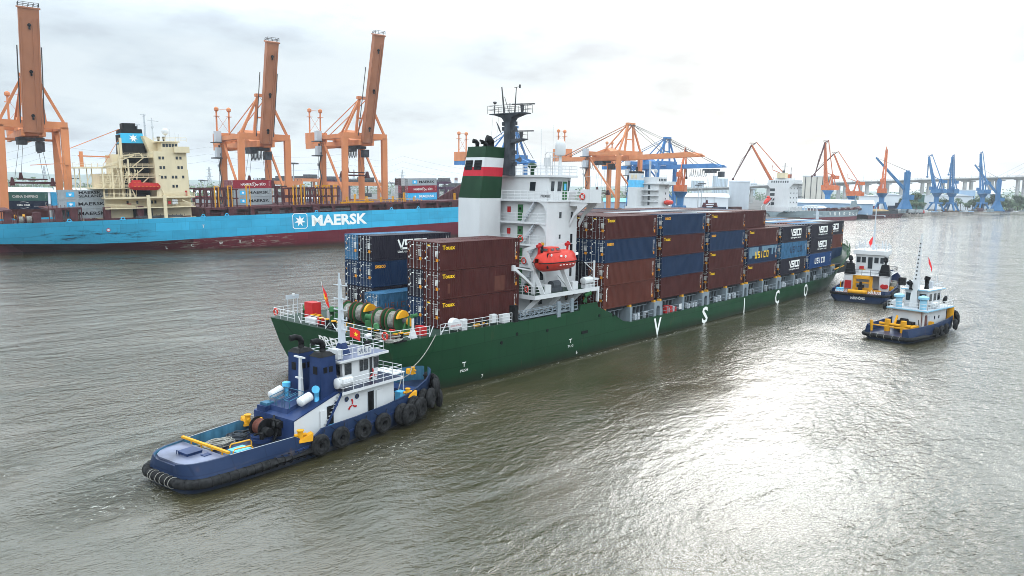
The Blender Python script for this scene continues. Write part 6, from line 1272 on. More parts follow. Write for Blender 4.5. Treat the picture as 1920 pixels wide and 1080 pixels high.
mb = MB(); mb.bar((-72.4, 12, 11), (-73.4, 12, 26), .9, w2=.7); mb.bar((-73.4, 12, 26.5), (-82, 14, 26.0), .2); mb.bar((-73.2, 12, 30.2), (-59.5, 12, 36.2), .2); mb.bar((-70.5, 12, 28.6), (-59.8, 12, 28.2), .35); mb.bar((-64, 12, 26.5), (-60, 12, 33), .14); mb.box(-73.9, -72.6, 11.2, 12.8, 26, 30); mb.cyl((-69.7, 12, 25.5), (-69.7, 12, 29.8), .5, n=8); ms(mb, 'provision_crane', 'crane_far')
LB2 = thing('lifeboat', 'red lifeboat hanging on the side of the tan deckhouse', 'lifeboat', MSM @ Vector((-56.1, 1.0, 18.9)), BROT)
mb = MB(); mb.loft([[(x, -w, .9), (x, -w * .6, zb), (x, w * .6, zb), (x, w, .9), (x, w * .8, zt), (x, -w * .8, zt)] for x, w, zb, zt in ((-4.3, .3, .8, 1.3), (-3.6, 1.1, .25, 2.1), (-2.5, 1.35, 0, 2.2), (2.5, 1.35, 0, 2.1), (3.4, 1.1, .2, 2.0), (4.1, .3, .7, 1.3))]); mb.loft([[(x, -.9, z0) for z0 in (2.0,)] + [(x, .9, 2.0), (x, .7, 2.75), (x, -.7, 2.75)] for x in (-3.3, -1.0)]); mb.build('hull', 'red', LB2, 30)
mb = MB()
for x in range(-3, 4):
    mb.box(x, x + .5, -1.43, -1.36, 1.0, 1.08); mb.box(x, x + .5, -1.22, -1.14, 2.0, 2.08)
mb.build('reflective_tape', 'yellow', LB2)
mb = MB()
for x in (-60.0, -52.3): mb.bar((x, .9, 17), (x + .4, 2.0, 22.8), .35); mb.bar((x + .4, 2.0, 22.8), (x + .4, .8, 23.2), .3); mb.bar((x + 1.4, .6, 17.0), (x + .6, 1.0, 19.2), .25)
ms(mb, 'lifeboat_davit', 'tan')
mb = MB(); raft(mb, (-48.3, 1.2, 15.0), (1, 0, 0), 1.6, .38); raft(mb, (-48.3, 1.2, 15.8), (1, 0, 0), 1.6, .38); ms(mb, 'liferaft_canister', 'white', 45)
mb = MB(); mb.box(-50.2, -49.5, .8, 1.2, 14.9, 15.7); mb.box(-45.4, -44.8, .8, 1.0, 17.2, 18.6); mb.box(-60.3, -59.3, 3.9, 4, 14.9, 15.2); ms(mb, 'fire_locker', 'red')
mb = MB(); mb.bar((-46.4, .8, 16.0), (-43.6, .8, 14.6), .3); ms(mb, 'boom', 'tan')
# mooring deck aft
mb = MB(); rf = random.Random(6)
for x in (-90, -83.5, -78.5, -75, -66.8, -58.4): mb.box(x, x + 1.7, 1.2, 3.2, 10.4, 14.4 if x != -83.5 else 13.6)
mb.box(-92, -88, 1.0, 26, 13.9, 14.3); mb.box(-80, -72, 2.0, 24, 14.0, 14.5)
for i in range(9): x = -79.8 + i * .95; mb.bar((x, 1.9, 10.5), (x, 1.9, 14.2), .22); mb.bar((x, 1.9, 14.4), (x, 1.9, 15.3), .12)
for i in range(8): x = -91 + i * .6; mb.bar((x, 1.9, 10.6), (x, 1.9, 13.9), .2)
mb.box(-71.5, -44, 1.6, 2.4, 10.5, 11.3); ms(mb, 'mooring_deck_frame', 'maroon')
for x in (-86.8, -84.9, -73.9):
    mb = MB(); mb.cyl((x, 3.8, 11.6), (x + 1.2, 3.8, 11.6), .95, n=14, m=0); mb.cyl((x - .25, 3.8, 11.6), (x, 3.8, 11.6), 1.15, n=14, m=1); mb.cyl((x + 1.2, 3.8, 11.6), (x + 1.45, 3.8, 11.6), 1.15, n=14, m=1); mb.cyl((x - .8, 3.8, 12.5), (x - .3, 3.8, 12.5), .6, n=10, m=2); ms(mb, 'mooring_winch', ['rope', 'maroon', 'yellow'])
mb = MB()
for x in (-58.9, -54): mb.box(x, x + 7.5, .8, 1.3, 11.1, 11.7)
for i in range(12): mb.bar((-58.5 + i * 1.1, .7, 10.9), (-58 + i * 1.1, .7, 12.0), .1)
ms(mb, 'gangway', 'steel')
# boxes on this ship
def ms_cont(x, y, z, col, logo, lab, doors=True, hs=.9, grp='containers on the pale blue ship'):
    v = MSM @ Vector((x, y, z)); container(v, col, logo, lab, grp, doors=doors, rot=(0, TRIM, BROT), hs=hs)
H2 = 2.63
for i, (lg, lb) in enumerate((('maersk', 'grey container at deck level behind the tan deckhouse, black lettering partly hidden'), ('maersk', 'grey container, middle of the stack on the stern of the pale blue ship'), ('sealand', 'weathered grey container with two lines of black lettering, left of the tan deckhouse'))): ms_cont(-77.0, 6.5, 11.4 + H2 * i, 'cont_grey', lg, lb)
for i, (c, lg, lb) in enumerate((('cont_grey', 'maersk', 'grey container at the bottom of the stack behind yellow goal posts'), ('cont_grey', 'maersk', 'grey container with black lettering directly under the crimson one'), ('cont_crimson', 'hamburg', 'crimson container with white lettering on top of the grey ones behind yellow posts'))): ms_cont(-28.0, 13.5, 13.45 + H2 * i, c, lg, lb)
for r in (1, 2, 3):
    for i in range(3): ms_cont(-28.0, 13.5 + 2.5 * r, 13.45 + H2 * i, 'cont_crimson' if i == 2 else rf.choice(['cont_red', 'cont_grey']), None, '%s container, %s tier, %s row behind the crimson one' % ('crimson' if i == 2 else 'weathered', ('bottom', 'middle', 'top')[i], ORD[r]))
for i, (c, lg, lb) in enumerate((('cont_sky', 'maersk_white', 'sky blue container with white lettering at the bottom of the forward stack'), ('cont_crimson', 'hamburg', 'crimson container between a grey one above and a sky blue one below'), ('cont_grey', 'maersk', 'grey container with black lettering on top of the stack ahead of the cranes'))): ms_cont(34.5, 13.5, 13.45 + H2 * i, c, lg, lb)
for r, cs in ((1, ('cont_red', 'cont_red', 'cont_white')), (2, ('cont_red', 'cont_crimson', 'cont_red')), (3, ('cont_white', 'cont_white', 'cont_red'))):
    for i, c in enumerate(cs): ms_cont(34.5, 13.5 + 2.5 * r, 13.45 + H2 * i, c, None, '%s container end, %s tier, %s row behind the forward stack' % ({'cont_red': 'dark red', 'cont_white': 'white', 'cont_crimson': 'crimson'}[c], ('bottom', 'middle', 'top')[i], ORD[r]))
# ---------------------------------------------------------------- quay cranes
def sts(loc, rz, label, mat, H=34.0, boom=80.0, BL=42.0, span=16.2, gauge=20.0, back=30.0, house='crane', spread=18.0, group='ship to shore gantry cranes', tro=14.0, k=1.0, bw=1.95):
    r = thing('gantry_crane', label, 'crane', loc, rz, group); r.scale = (k, k, k); hs = span / 2
    def leg(x, y, xb, yb):
        mb = MB(); mb.bar((xb, yb, .9), (x, y, H), 2.0, 1.5, w2=2.1, h2=1.5); mb.box(xb - 2.2, xb + 2.2, yb - .7, yb + .7, 0, 1.4); mb.build('leg', mat, r)
    for x in (-hs, hs):
        for y in (0, gauge): leg(x, y, x * 1.03, y)
    mb = MB()
    for y in (0, gauge): mb.box(-hs - .9, hs + .9, y - .75, y + .75, H - .6, H + 1.5)
    for x in (-hs, hs): mb.box(x - .8, x + .8, .76, gauge - .76, H - .5, H + 1.1); mb.bar((x, 1.1, 3.2), (x, gauge - 1.1, 3.2), 1.0, 1.4)
    mb.bar((-hs + .9, gauge, H - 3.2), (hs - .9, gauge, H - 3.2), .7, .7); mb.build('portal_beam', mat, r)
    mb = MB()
    for x in (-hs, hs): mb.bar((x, gauge - .5, H - 1.5), (x, .8, H * .36), .7, .7); mb.cyl((x, 0, 0), (x, 0, .1), .1)
    mb.build('brace', mat, r)
    mb = MB(); gb = H - 3.0
    for x in (-2.6, 2.6): mb.box(x - .5, x + .5, -1.5, gauge + back, gb, gb + 2.0)
    for i in range(7): y = -1 + i * (gauge + back) / 6.2; mb.box(-2.1, 2.1, y, y + .6, gb + .4, gb + 1.2)
    mb.hexa([(-3.2, gauge - 14, H - 1), (3.2, gauge - 14, H - 1), (3.2, gauge + 2, H - 1), (-3.2, gauge + 2, H - 1)], [(-3.2, gauge - 8, H + 3.2), (3.2, gauge - 8, H + 3.2), (3.2, gauge + 2, H + .6), (-3.2, gauge + 2, H + .6)])
    mb.build('girder', mat, r)
    ap = H + 14.5
    mb = MB()
    for x in (-3.4, 3.4): mb.bar((x, .5, H + 1), (x * .55, .2, ap), .8, .8); mb.bar((x * .55, .2, ap), (x, gauge - 6, H + 1.5), .5, .5)
    for x in (-hs, hs): mb.bar((x, 0, H + 1.3), (x * .22, .2, ap - .3), .75, .75)
    mb.box(-2.8, 2.8, -.6, 1.0, ap - .5, ap + .5); mb.bar((-3, .4, H + 7), (3, .4, H + 7), .5)
    for x in (-1.5, 1.5): mb.bar((x, .2, ap), (x, gauge + back - 8, H + .2), .25)
    mb.build('pylon', mat, r)
    mb = MB(); y0 = gauge + back - 8; mb.box(-3.2, 3.2, y0, y0 + 8, gb + 2.0, gb + 6.6)
    for x in (-2.4, 2.4): mb.cyl((x, y0 + 5, gb + 6.6), (x, y0 + 5, gb + 15.5), .35, n=8); mb.lathe([(.3, 15), (.9, 15.5), (.9, 16.4), (.3, 16.9)], (x, y0 + 5, gb), 8); mb.box(x - 1, x + 1, y0 + 4, y0 + 6, gb + 13.2, gb + 13.35)
    mb.bar((-2.4, y0 + 5, gb + 16), (2.4, y0 + 5, gb + 16), .12); mb.bar((-2.4, y0 + 5, gb + 7), (2.4, y0 + 5, gb + 14), .1); mb.bar((2.4, y0 + 5, gb + 7), (-2.4, y0 + 5, gb + 14), .1); mb.build('machinery_house', house, r)
    mb = MB(); a = radians(boom); d = Vector((0, -cos(a), sin(a))); u = Vector((0, sin(a), cos(a))); hinge = Vector((0, -1.6, gb + 1.2))
    w, dp = bw, 1.1
    def bx(p, q, hw, hd, m=0):
        A = [p + Vector((sx * hw, 0, 0)) + u * (sy * hd) for sx, sy in ((-1, -1), (1, -1), (1, 1), (-1, 1))]; B = [q + Vector((sx * hw, 0, 0)) + u * (sy * hd) for sx, sy in ((-1, -1), (1, -1), (1, 1), (-1, 1))]; mb.hexa(A, B, m)
    if boom > 45:
        bx(hinge, hinge + d * BL, w, dp)
        for x in (-w + .35, w - .35, .9): mb.hexa([hinge + Vector((x - .12, 0, 0)) - u * (dp + .25), hinge + Vector((x + .12, 0, 0)) - u * (dp + .25), hinge + Vector((x + .12, 0, 0)) - u * dp, hinge + Vector((x - .12, 0, 0)) - u * dp], [hinge + d * BL * .93 + Vector((x - .12, 0, 0)) - u * (dp + .25), hinge + d * BL * .93 + Vector((x + .12, 0, 0)) - u * (dp + .25), hinge + d * BL * .93 + Vector((x + .12, 0, 0)) - u * dp, hinge + d * BL * .93 + Vector((x - .12, 0, 0)) - u * dp])
        bx(hinge + d * (BL - .1), hinge + d * (BL + .35), w + .35, dp + .25)
    else:
        for x in (-2.2, 2.2):
            A = [hinge + Vector((x + sx * .45, 0, 0)) + u * (sy * 1.1) for sx, sy in ((-1, -1), (1, -1), (1, 1), (-1, 1))]; B = [hinge + d * (BL - 5) + Vector((x + sx * .45, 0, 0)) + u * (sy * 1.1) for sx, sy in ((-1, -1), (1, -1), (1, 1), (-1, 1))]; mb.hexa(A, B)
            C = [hinge + d * BL + Vector((x + sx * .45, 0, 0)) + u * (sy * .25 - .85) for sx, sy in ((-1, -1), (1, -1), (1, 1), (-1, 1))]; mb.hexa(B, C)
        for t in (.2, .4, .6, .8, .97): p = hinge + d * BL * t; mb.box(-1.8, 1.8, p.y - .3, p.y + .3, p.z - .3, p.z + .3)
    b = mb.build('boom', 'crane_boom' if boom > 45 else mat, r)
    if boom > 45:
        mb = MB()
        for t in (.14, .50, .87):
            p = hinge + d * BL * t - u * (dp + .1); mb.cyl(p, p - u * .35, .5, .4, n=10); mb.box(p.x - .25, p.x + .25, p.y - .1, p.y + .1, p.z - 1.2, p.z - .5)
        mb.build('boom_light', 'black', b)
        mb = MB()
        for x in (-3.0, 3.0): mb.tube([hinge + d * t + Vector((x, 0, 0)) - u * (-dp - .3) for t in (2, BL * .7)], .16, 4)
        e = hinge + d * (BL + .4); mb.rail([e + Vector((-w, -1.2, 0)), e + Vector((w, -1.2, 0)), e + Vector((w, 1.2, 0)), e + Vector((-w, 1.2, 0))], 1.0, 2, 1.4, .06, closed=True); mb.build('boom_walkway', 'steel', b)
    mb = MB()
    if boom > 45:
        for x in (-1.6, 1.6): mb.tube([Vector((x, .2, ap)), hinge + d * BL * .42 + u * dp + Vector((x, 0, 0))], .10, 4)
    else:
        for x in (-2.2, 2.2):
            mb.tube([Vector((x * .6, .2, ap)), hinge + d * BL * .5 + u * 1.2 + Vector((x, 0, 0))], .16, 4); mb.tube([Vector((x * .6, .2, ap)), hinge + d * BL * .85 + u * 1.2 + Vector((x, 0, 0))], .16, 4)
            mb.tube([Vector((x * .6, .2, ap)), Vector((x, gauge + back * .8, gb + 2))], .16, 4)
    mb.build('stay', 'cable', r)
    ty = tro
    mb = MB(); mb.box(-3.6, 3.6, ty - 3, ty + 3, gb - 1.0, gb - .05); mb.box(1.0, 3.2, ty - 6.2, ty - 3.4, gb - 4.3, gb - 1.4); mb.box(-3.5, -1, ty - 4, ty + 2, gb - 2.2, gb - 1)
    for i in range(8): y = ty + 5 + i * 1.5; mb.tube([(3.4, y, gb), (3.4, y + .3, gb - 3.2), (3.4, y + .75, gb - 4.2), (3.4, y + 1.2, gb - 3.2), (3.4, y + 1.5, gb)], .12, 4)
    mb.build('trolley', 'soot', r)
    sp_ = MB(); sz = spread; sp_.box(-6.1, 6.1, ty - .5, ty + .5, sz, sz + .6)
    for x in (-5.6, 5.0): sp_.hexa([(x - .3, ty - 1.2, sz - .6), (x + 1, ty - 1.2, sz - .6), (x + 1, ty + 1.2, sz - .6), (x - .3, ty + 1.2, sz - .6)], [(x, ty - .5, sz + 1.9), (x + .6, ty - .5, sz + 1.9), (x + .6, ty + .5, sz + 1.9), (x, ty + .5, sz + 1.9)])
    sp_.box(-4, 4, ty - .6, ty + .6, sz + 1.2, sz + 1.6); sp_.hexa([(-3.6, ty - .5, sz + 1.6), (-2.4, ty - .5, sz + 1.6), (-2.4, ty + .5, sz + 1.6), (-3.6, ty + .5, sz + 1.6)], [(-3.3, ty - .3, sz + 3.4), (-2.7, ty - .3, sz + 3.4), (-2.7, ty + .3, sz + 3.4), (-3.3, ty + .3, sz + 3.4)])
    o = sp_.build('spreader', 'maroon', r)
    mb = MB()
    for x in (-4.6, -3.0, 3.0, 4.6): mb.tube([(x, ty, sz + 1.5), (x * .6, ty, gb - 1)], .06, 4)
    mb.build('hoist_rope', 'cable', r)
    mb = MB(); x = -hs - 1.3; nn = 7
    for i in range(nn): z0 = 2 + i * (H - 4) / nn; z1 = z0 + (H - 4) / nn; s = 1 if i % 2 else -1; mb.bar((x, gauge + s, z0), (x, gauge - s, z1), .5, .12); mb.rail([(x - .3, gauge + s * 1.2, z0), (x - .3, gauge + s * 2.0, z0)], 1, 2, .8, .05)
    for dy in (-1.6, 1.6): mb.bar((x, gauge + dy, 1), (x, gauge + dy, H - 2), .12)
    mb.build('stairs', 'steel', r)
    mb = MB(); mb.box(-hs - 3.0, -hs - .95, gauge - 1.2, gauge + 1.2, H - 1, H + 2.8); mb.box(-hs - 2.8, -hs - .95, gauge - 1.2, gauge + 1.2, H - 6.5, H - 3); mb.box(-hs - 4, -hs - .9, gauge - 2, gauge + 2, H - 1.4, H - 1.1, 1); mb.box(-hs - 4, -hs - .9, gauge - 2, gauge + 2, H - 7.0, H - 6.6, 1); mb.build('electrical_cabinet', ['lightgrey', 'steel'], r)
    mb = MB(); mb.cyl((-hs - .3, -1.2, 5.0), (-hs + .5, -1.2, 5.0), 2.6, n=20); mb.torus((-hs + .1, -1.2, 5.0), (1, 0, 0), 2.3, .3, 20, 6); mb.build('cable_reel', 'dkgrey', r)
    return r
def cpos(s, o=34.0): v = bp_(s, o, QZ); return v
sts(cpos(-79.6), BROT, 'orange gantry crane with raised boom nearest the left edge, over the pale blue stern', 'crane', H=32.5, BL=34.5, spread=15.5, tro=10, boom=79, bw=2.5)
sts(cpos(-10.7), BROT, 'middle orange gantry crane with raised boom, behind the crimson container', 'crane', H=32.3, BL=33.8, spread=16.0, tro=8, boom=76)
sts(cpos(27.6), BROT, 'orange gantry crane with the tallest raised boom, just left of the green funnel', 'crane', H=34.5, BL=38.8, spread=20.0, tro=9, boom=74.5)
def qpos(px, D, z=QZ):
    d = ray(px, 540); h = Vector((d.x, d.y)).normalized(); return Vector((CAM.x + h.x * D, CAM.y + h.y * D, z))
sts(qpos(1172, 385), radians(-7), 'orange gantry crane with lowered boom, right of the white deckhouse', 'crane_far', H=33.5, boom=1.5, BL=40, back=30, spread=14, house='crane_far', tro=18)
sts(qpos(1240, 450), radians(-7), 'blue gantry crane with lowered boom and orange machinery house, behind the lowered orange one', 'crane_blue', H=31.0, boom=1, BL=36, back=26, house='crane_far', spread=8, tro=-30)
sts(qpos(958, 372), radians(-7), 'blue gantry crane mostly hidden behind the green and white funnel', 'crane_blue', H=30.5, boom=1, BL=12, back=22, house='crane_far', spread=14)
# level luffing harbour cranes
def luffer(px, D, yaw, label, up, low, hz=1.0, jib=(10, 40), nose=(4, -14), base='harbour_blue', k=1.0):
    """yaw: jib direction in the world (deg); jib: reach and height of the jib head above the slew ring; nose: fly jib tip offset"""
    r = thing('harbour_crane', label, 'crane', qpos(px, D), radians(yaw), 'level luffing harbour cranes'); r.scale = (k, k, k)
    mb = MB()
    for x in (-5, 5):
        for y in (-5, 5): mb.bar((x, y, .8), (x * .42, y * .42, 8.2), 1.2, 1.2, w2=1.5); mb.box(x - 1.4, x + 1.4, y - .5, y + .5, 0, 1.2, 1)
    mb.box(-5.3, 5.3, -2.6, 2.6, 7.4, 8.6); mb.build('portal', [low, 'maroon'], r)
    h = 17.5 * hz; mb = MB(); mb.cyl((0, 0, 8.2), (0, 0, h - 4), 2.1, n=12); mb.cyl((0, 0, h - 4), (0, 0, h - .6), 2.4, 4.4, n=12); mb.build('pedestal', low, r, 40)
    mb = MB(); mb.box(-6.8, 4.2, -3.2, 3.2, h - .5, h + 3.4); mb.box(-8.6, -6.8, -2.6, 2.6, h - .2, h + 2.6); mb.box(3.0, 5.6, 1.4, 3.6, h + 2.2, h + 5.2); mb.build('machinery_house', up, r)
    mb = MB(); jx, jz = jib; t = Vector((jx, 0, h + jz)); 
    for y in (-1.3, 1.3): mb.bar((2.6, y, h + 3), (jx, y * .35, h + jz), 1.1, 1.5, w2=.7)
    mb.bar((2.8, -1.2, h + 6), (3.6, 1.2, h + 9), .3); mb.bar((4.6, -1, h + 14), (5, 1, h + 17), .3); mb.build('jib', up, r)
    mb = MB(); n = t + Vector((nose[0], 0, nose[1])); b = t + Vector((-3.2, 0, 2.2)); mb.bar(t + Vector((0, 0, .5)), n, .9, .9, w2=.5); mb.bar(t, b, .5); mb.bar(b, t.lerp(n, .45) + Vector((.8, 0, 1.2)), .22); mb.bar(n, t.lerp(n, .45) + Vector((.8, 0, 1.2)), .22); mb.cyl(n - Vector((0, .6, 0)), n + Vector((0, .6, 0)), .8, n=8); mb.rail([t + Vector((-1.5, 0, .8)), t + Vector((1.5, 0, .8))], 1, 2, 1.5, .1); mb.build('fly_jib', up if up != 'harbour_orange' else 'maroon', r)
    mb = MB(); fr = Vector((-3.2, 0, h + 12))
    for y in (-1.5, 1.5): mb.bar((-1, y, h + 3.2), (fr.x, y * .5, fr.z), .7); mb.bar((-5.6, y, h + 3.2), (fr.x, y * .5, fr.z), .5)
    mb.bar(fr, b, .5); mb.bar(fr + Vector((0, 0, -1)), (4.4, 0, h + 14), .45); mb.box(-8.8, -5.2, -1.5, 1.5, h + 8.2, h + 11); mb.bar((-7, 0, h + 10), fr, .6); mb.build('luffing_frame', up, r)
    return r
ho, hb_ = 'harbour_orange', 'harbour_blue'
luffer(1268, 440, 20, 'orange harbour crane on a blue column, between the two lowered gantry booms', ho, hb_, jib=(14, 24), nose=(7, -16), k=.92)
luffer(1447, 585, 128, 'orange harbour crane with a bent jib behind the grey ship deckhouse', ho, hb_, jib=(20, 31), nose=(12, -24))
luffer(1540, 660, 150, 'tallest orange harbour crane, in front of the pale silo block', ho, hb_, jib=(6, 36), nose=(8, -25), hz=1.05)
luffer(1585, 690, 118, 'orange harbour crane with wide bent jib, right of the tallest orange one', ho, hb_, jib=(16, 33), nose=(16, -18), hz=.8)
luffer(1640, 720, 10, 'orange harbour crane beside the blue tower crane, over the sand barge', ho, hb_, jib=(10, 36), nose=(4, -26), hz=.95)
luffer(1741, 800, 60, 'left one of the twin blue harbour cranes on the far quay', hb_, hb_, jib=(12, 32), nose=(0, -18), hz=1.0)
luffer(1769, 812, 170, 'right one of the twin blue harbour cranes on the far quay', hb_, hb_, jib=(6, 32), nose=(5, -16), hz=1.0)
luffer(1826, 880, 40, 'blue harbour crane standing alone before the green trees on the far quay', hb_, hb_, jib=(10, 38), nose=(0, -12), hz=1.0)
def mobile(px, D, yaw, label, L=42, el=48, k=1.0):
    r = thing('mobile_crane', label, 'crane', qpos(px, D), radians(yaw), 'blue mobile tower cranes'); r.scale = (k, k, k)
    mb = MB(); mb.hexa([(-6, -4, .8), (6, -4, .8), (6, 4, .8), (-6, 4, .8)], [(-2, -2, 11), (2, -2, 11), (2, 2, 11), (-2, 2, 11)]); mb.box(-7, 7, -4, 4, .3, 1.4); mb.build('base', hb_, r)
    mb = MB(); mb.box(-1.9, 1.9, -1.9, 1.9, 11, 34); mb.box(-6, -1.9, -2.5, 2.5, 11, 15); mb.cyl((0, 0, 34), (0, 0, 35.4), 1.6, n=10); mb.build('tower', hb_, r)
    mb = MB(); e = Vector((2 + L * cos(radians(el)), 0, 20 + L * sin(radians(el)))); mb.bar((1.8, 0, 20), e, 2.2, 2.2, w2=1.2); mb.build('jib', hb_, r)
    mb = MB(); mb.tube([(0, .5, 35), e], .12, 4); mb.tube([(0, -.5, 35), e], .12, 4); mb.build('stay', 'cable', r); return r
mobile(1684, 735, 128, 'blue mobile tower crane with slanting jib behind the sand barge', L=36, el=46)
mobile(1854, 890, 118, 'blue mobile tower crane at the far right end of the quay', L=38, el=52, k=.9)
# ---------------------------------------------------------------- far quay: ships, sheds, bridge, trees, yard
def hz_(px, py, D):  # height of a point seen at px, py at ground distance D
    return gd(px, py, D).z
# grey ship
v = gz(1606, 409.5, 0); GROT = radians(-7)
GS = thing('cargo_ship', 'grey hulled cargo ship with red bottom and white deckhouse, by the harbour cranes', 'ship', (v.x - 122 * cos(GROT), v.y - 122 * sin(GROT), 0), GROT)
def far_hull(root, L, B, zd, zb, m, bow=1.0, stern_in=.6):
    mb = MB(); rings = []
    for x, hw, hb2, hd, dz in ((0, .1, .3, .85, .6), (L * .04, .35, .8, .95, .6), (L * .12, .8, .97, 1, .3), (L * .3, 1, 1, 1, 0), (L * .72, 1, 1, 1, 0), (L * .84, .75, .85, .97, .6 * bow), (L * .93, .35, .5, .72, 2.0 * bow), (L * .985, .05, .12, .32, 3.0 * bow), (L, .01, .03, .06, 3.3 * bow)):
        s = [(hw * B, -1), (hw * B * .5 + hb2 * B * .5, zb), (hb2 * B, (zb + zd) * .55), (hd * B, zd + dz), (hd * B - .2, zd + dz), (hd * B - .2, zd + dz - .8)]
        rings.append([(x, -h, z) for h, z in s] + [(x, max(h, 0), z) for h, z in reversed(s)])
    mb.loft(rings); k = len(rings) - 1
    for i in range(k):
        for j in (0, 10, 11): mb.m[i * 12 + j] = 1
        mb.m[i * 12 + 5] = 2
    return mb.build('hull', m, root, 30)
far_hull(GS, 122, 9.5, 6.6, 2.3, ['hull_far', 'boot', 'maroon'])
mb = MB()
for c, x in zip('VNBO·SCO', (58, 65, 72, 79, 84, 88, 95, 102)):
    hw = 1 if x < 90 else .97 - (x - 90) * .012; put_text(mb, c, (x, -9.5 * (1 if x < 88 else max(.8, 1 - (x - 88) * .012)) - .12, 3.4), X_, Z_, 2.3, 2.0 if c != '·' else .6, bold=.05)
mb.build('lettering', 'letter', GS)
mb = MB(); mb.box(4, 22, -8, 8, 6, 9.3); mb.box(6, 18, -6.8, 6.8, 9.3, 24.5); mb.box(8, 17, -9.4, 9.4, 24.5, 26.8); mb.box(9, 16, -5, 5, 26.8, 28)
for x in (6, 17): mb.ext([(x, -6.8, 24.5), (x, -9.4, 24.5), (x, -6.8, 21.5)], (1, 0, 0)); mb.ext([(x, 6.8, 24.5), (x, 9.4, 24.5), (x, 6.8, 21.5)], (1, 0, 0))
mb.box(3, 40, -9.4, -9.0, 7.2, 7.5); mb.box(3, 40, -9.4, -9.0, 9.6, 9.95)
for i in range(10): mb.box(3 + i * 4, 3.4 + i * 4, -9.4, -9.0, 6.6, 9.6)
mb.build('deckhouse', 'white', GS)
mb = MB()
for y in range(8): mb.box(5.9, 6.02, -6 + y * 1.6, -5.2 + y * 1.6, 25.0, 26.3)
for z in (12, 15, 18, 21):
    for x in (8, 12, 16): mb.box(x, x + .7, -6.9, -6.78, z, z + .9)
for z in (10.5, 13.5, 16.5, 19.5): mb.box(5.9, 6.02, 3.2, 6.6, z, z + 1.8)
mb.build('window', 'glass', GS)
mb = MB(); mb.box(8, 12, -2, 3.5, 28, 31.5); mb.cyl((10, 0, 31.5), (10, 0, 33), .8, m=1); mb.bar((14, -3, 28), (14, -3, 35), .3, m=1); mb.bar((15, 2, 28), (15, 2, 38), .35, m=1); mb.bar((15, 0, 36), (15, 4, 36), .2, m=1); mb.bar((9, -6, 26.8), (9, -6, 31), .2, m=1); mb.build('funnel', ['tan', 'soot'], GS)
LG = thing('lifeboat', 'orange free fall lifeboat tilted on the stern of the grey ship', 'lifeboat', GS.matrix_basis @ Vector((.5, 5.2, 13.3)), GROT, pitch=radians(-32))
mb = MB(); mb.loft([[(x, w * cos(a), 0 + h * sin(a)) for a in [2 * pi * i / 10 for i in range(10)]] for x, w, h in ((-4, .2, .2), (-3.2, 1.0, .9), (0, 1.5, 1.4), (2.5, 1.4, 1.3), (3.6, .5, .5))]); mb.box(1.5, 3, -.7, .7, 1.0, 1.9); mb.build('hull', 'orange', LG, 50)
mb = MB(); 
for y in (3.6, 6.8): mb.bar((-3.5, y, 9.3), (5.6, y, 15.2), .3); mb.bar((-3, y, 7), (-3, y, 9.6), .3); mb.bar((2, y, 7), (2, y, 12.8), .3)
mb.build('lifeboat_ramp', 'white', GS)
mb = MB(); rg = random.Random(2)
for i in range(70):
    x = 30 + rg.random() * 78; mb.box(x, x + rg.uniform(.3, 2), -8.6, -7, 6.4, 7 + rg.random() * 1.8)
for i in range(30): x = 28 + i * 2.8; mb.bar((x, -8.9, 6.5), (x + .2, -8.9, 8.2), .2)
mb.build('deck_gear', 'maroon', GS)
mb = MB(); mb.hexa([(92, -8, 8.3), (110, -5.5, 9.2), (110, -5, 9.2), (92, -7.5, 8.3)], [(95.5, -7.6, 13.5), (106, -6.2, 13.8), (106, -5.7, 13.8), (95.5, -7.1, 13.5)]); mb.bar((104, -6, 9), (104, -6, 17.5), .5); mb.build('breakwater', 'hull_grey', GS)
mb = MB(); mb.hexa([(42, -7, 8.6), (60, -7, 8.6), (60, 4, 8.6), (42, 4, 8.6)], [(44, -5, 10.0), (58, -5, 10.0), (58, 2, 10.0), (44, 2, 10.0)]); mb.build('tarpaulin', 'lightgrey', GS)
# white ship behind the containers
v = qpos(1203, 372, 0)
WS = thing('cargo_ship', 'white deckhouse ship with blue funnel band, moored beneath the orange lowered gantry crane', 'ship', v, radians(-7))
mb = MB(); mb.X = Matrix.Translation((-14, 0, 0)); mb.loft([[(x, -h, z) for h, z in ((hw, -1), (hd, 7))] + [(x, h, z) for h, z in ((hd, 7), (hw, -1))] for x, hw, hd in ((0, 6, 9), (12, 9, 10), (70, 10, 10), (90, 6, 9), (104, .3, 2))]); mb.build('hull', 'hull_grey', WS)
mb = MB(); mb.box(-5, 9, -8, 8, 7, 11.5); mb.box(1, 9, -7.2, 7.2, 11.5, 22); mb.box(-4.5, 1, 1.5, 7, 11.5, 20.5); mb.box(0, 9.4, -9.6, 9.6, 22, 22.4); mb.box(2.5, 9, -5.5, 5.5, 22.4, 25.4); mb.box(5.5, 9.2, -10.6, -6, 21.8, 23.4)
for z in (14.2, 16.8, 19.4): mb.box(-1, 1, -7.2, 1.5, z - .3, z)
mb.ext([(6, -7.2, 20.5), (6, -10.4, 22), (6, -7.2, 22)], (2.5, 0, 0)); mb.build('deckhouse', 'white', WS)
mb = MB(); 
for z in (12.2, 14.6, 17.3, 19.8): mb.box(.9, .98, -2, -.8, z, z + 1.8); mb.box(6, 6.5, -7.28, -7.18, z, z + 1)
for i in range(5): mb.box(3 + i * 1.2, 3.8 + i * 1.2, -5.58, -5.48, 23.5, 24.7)
mb.build('window', 'glass', WS)
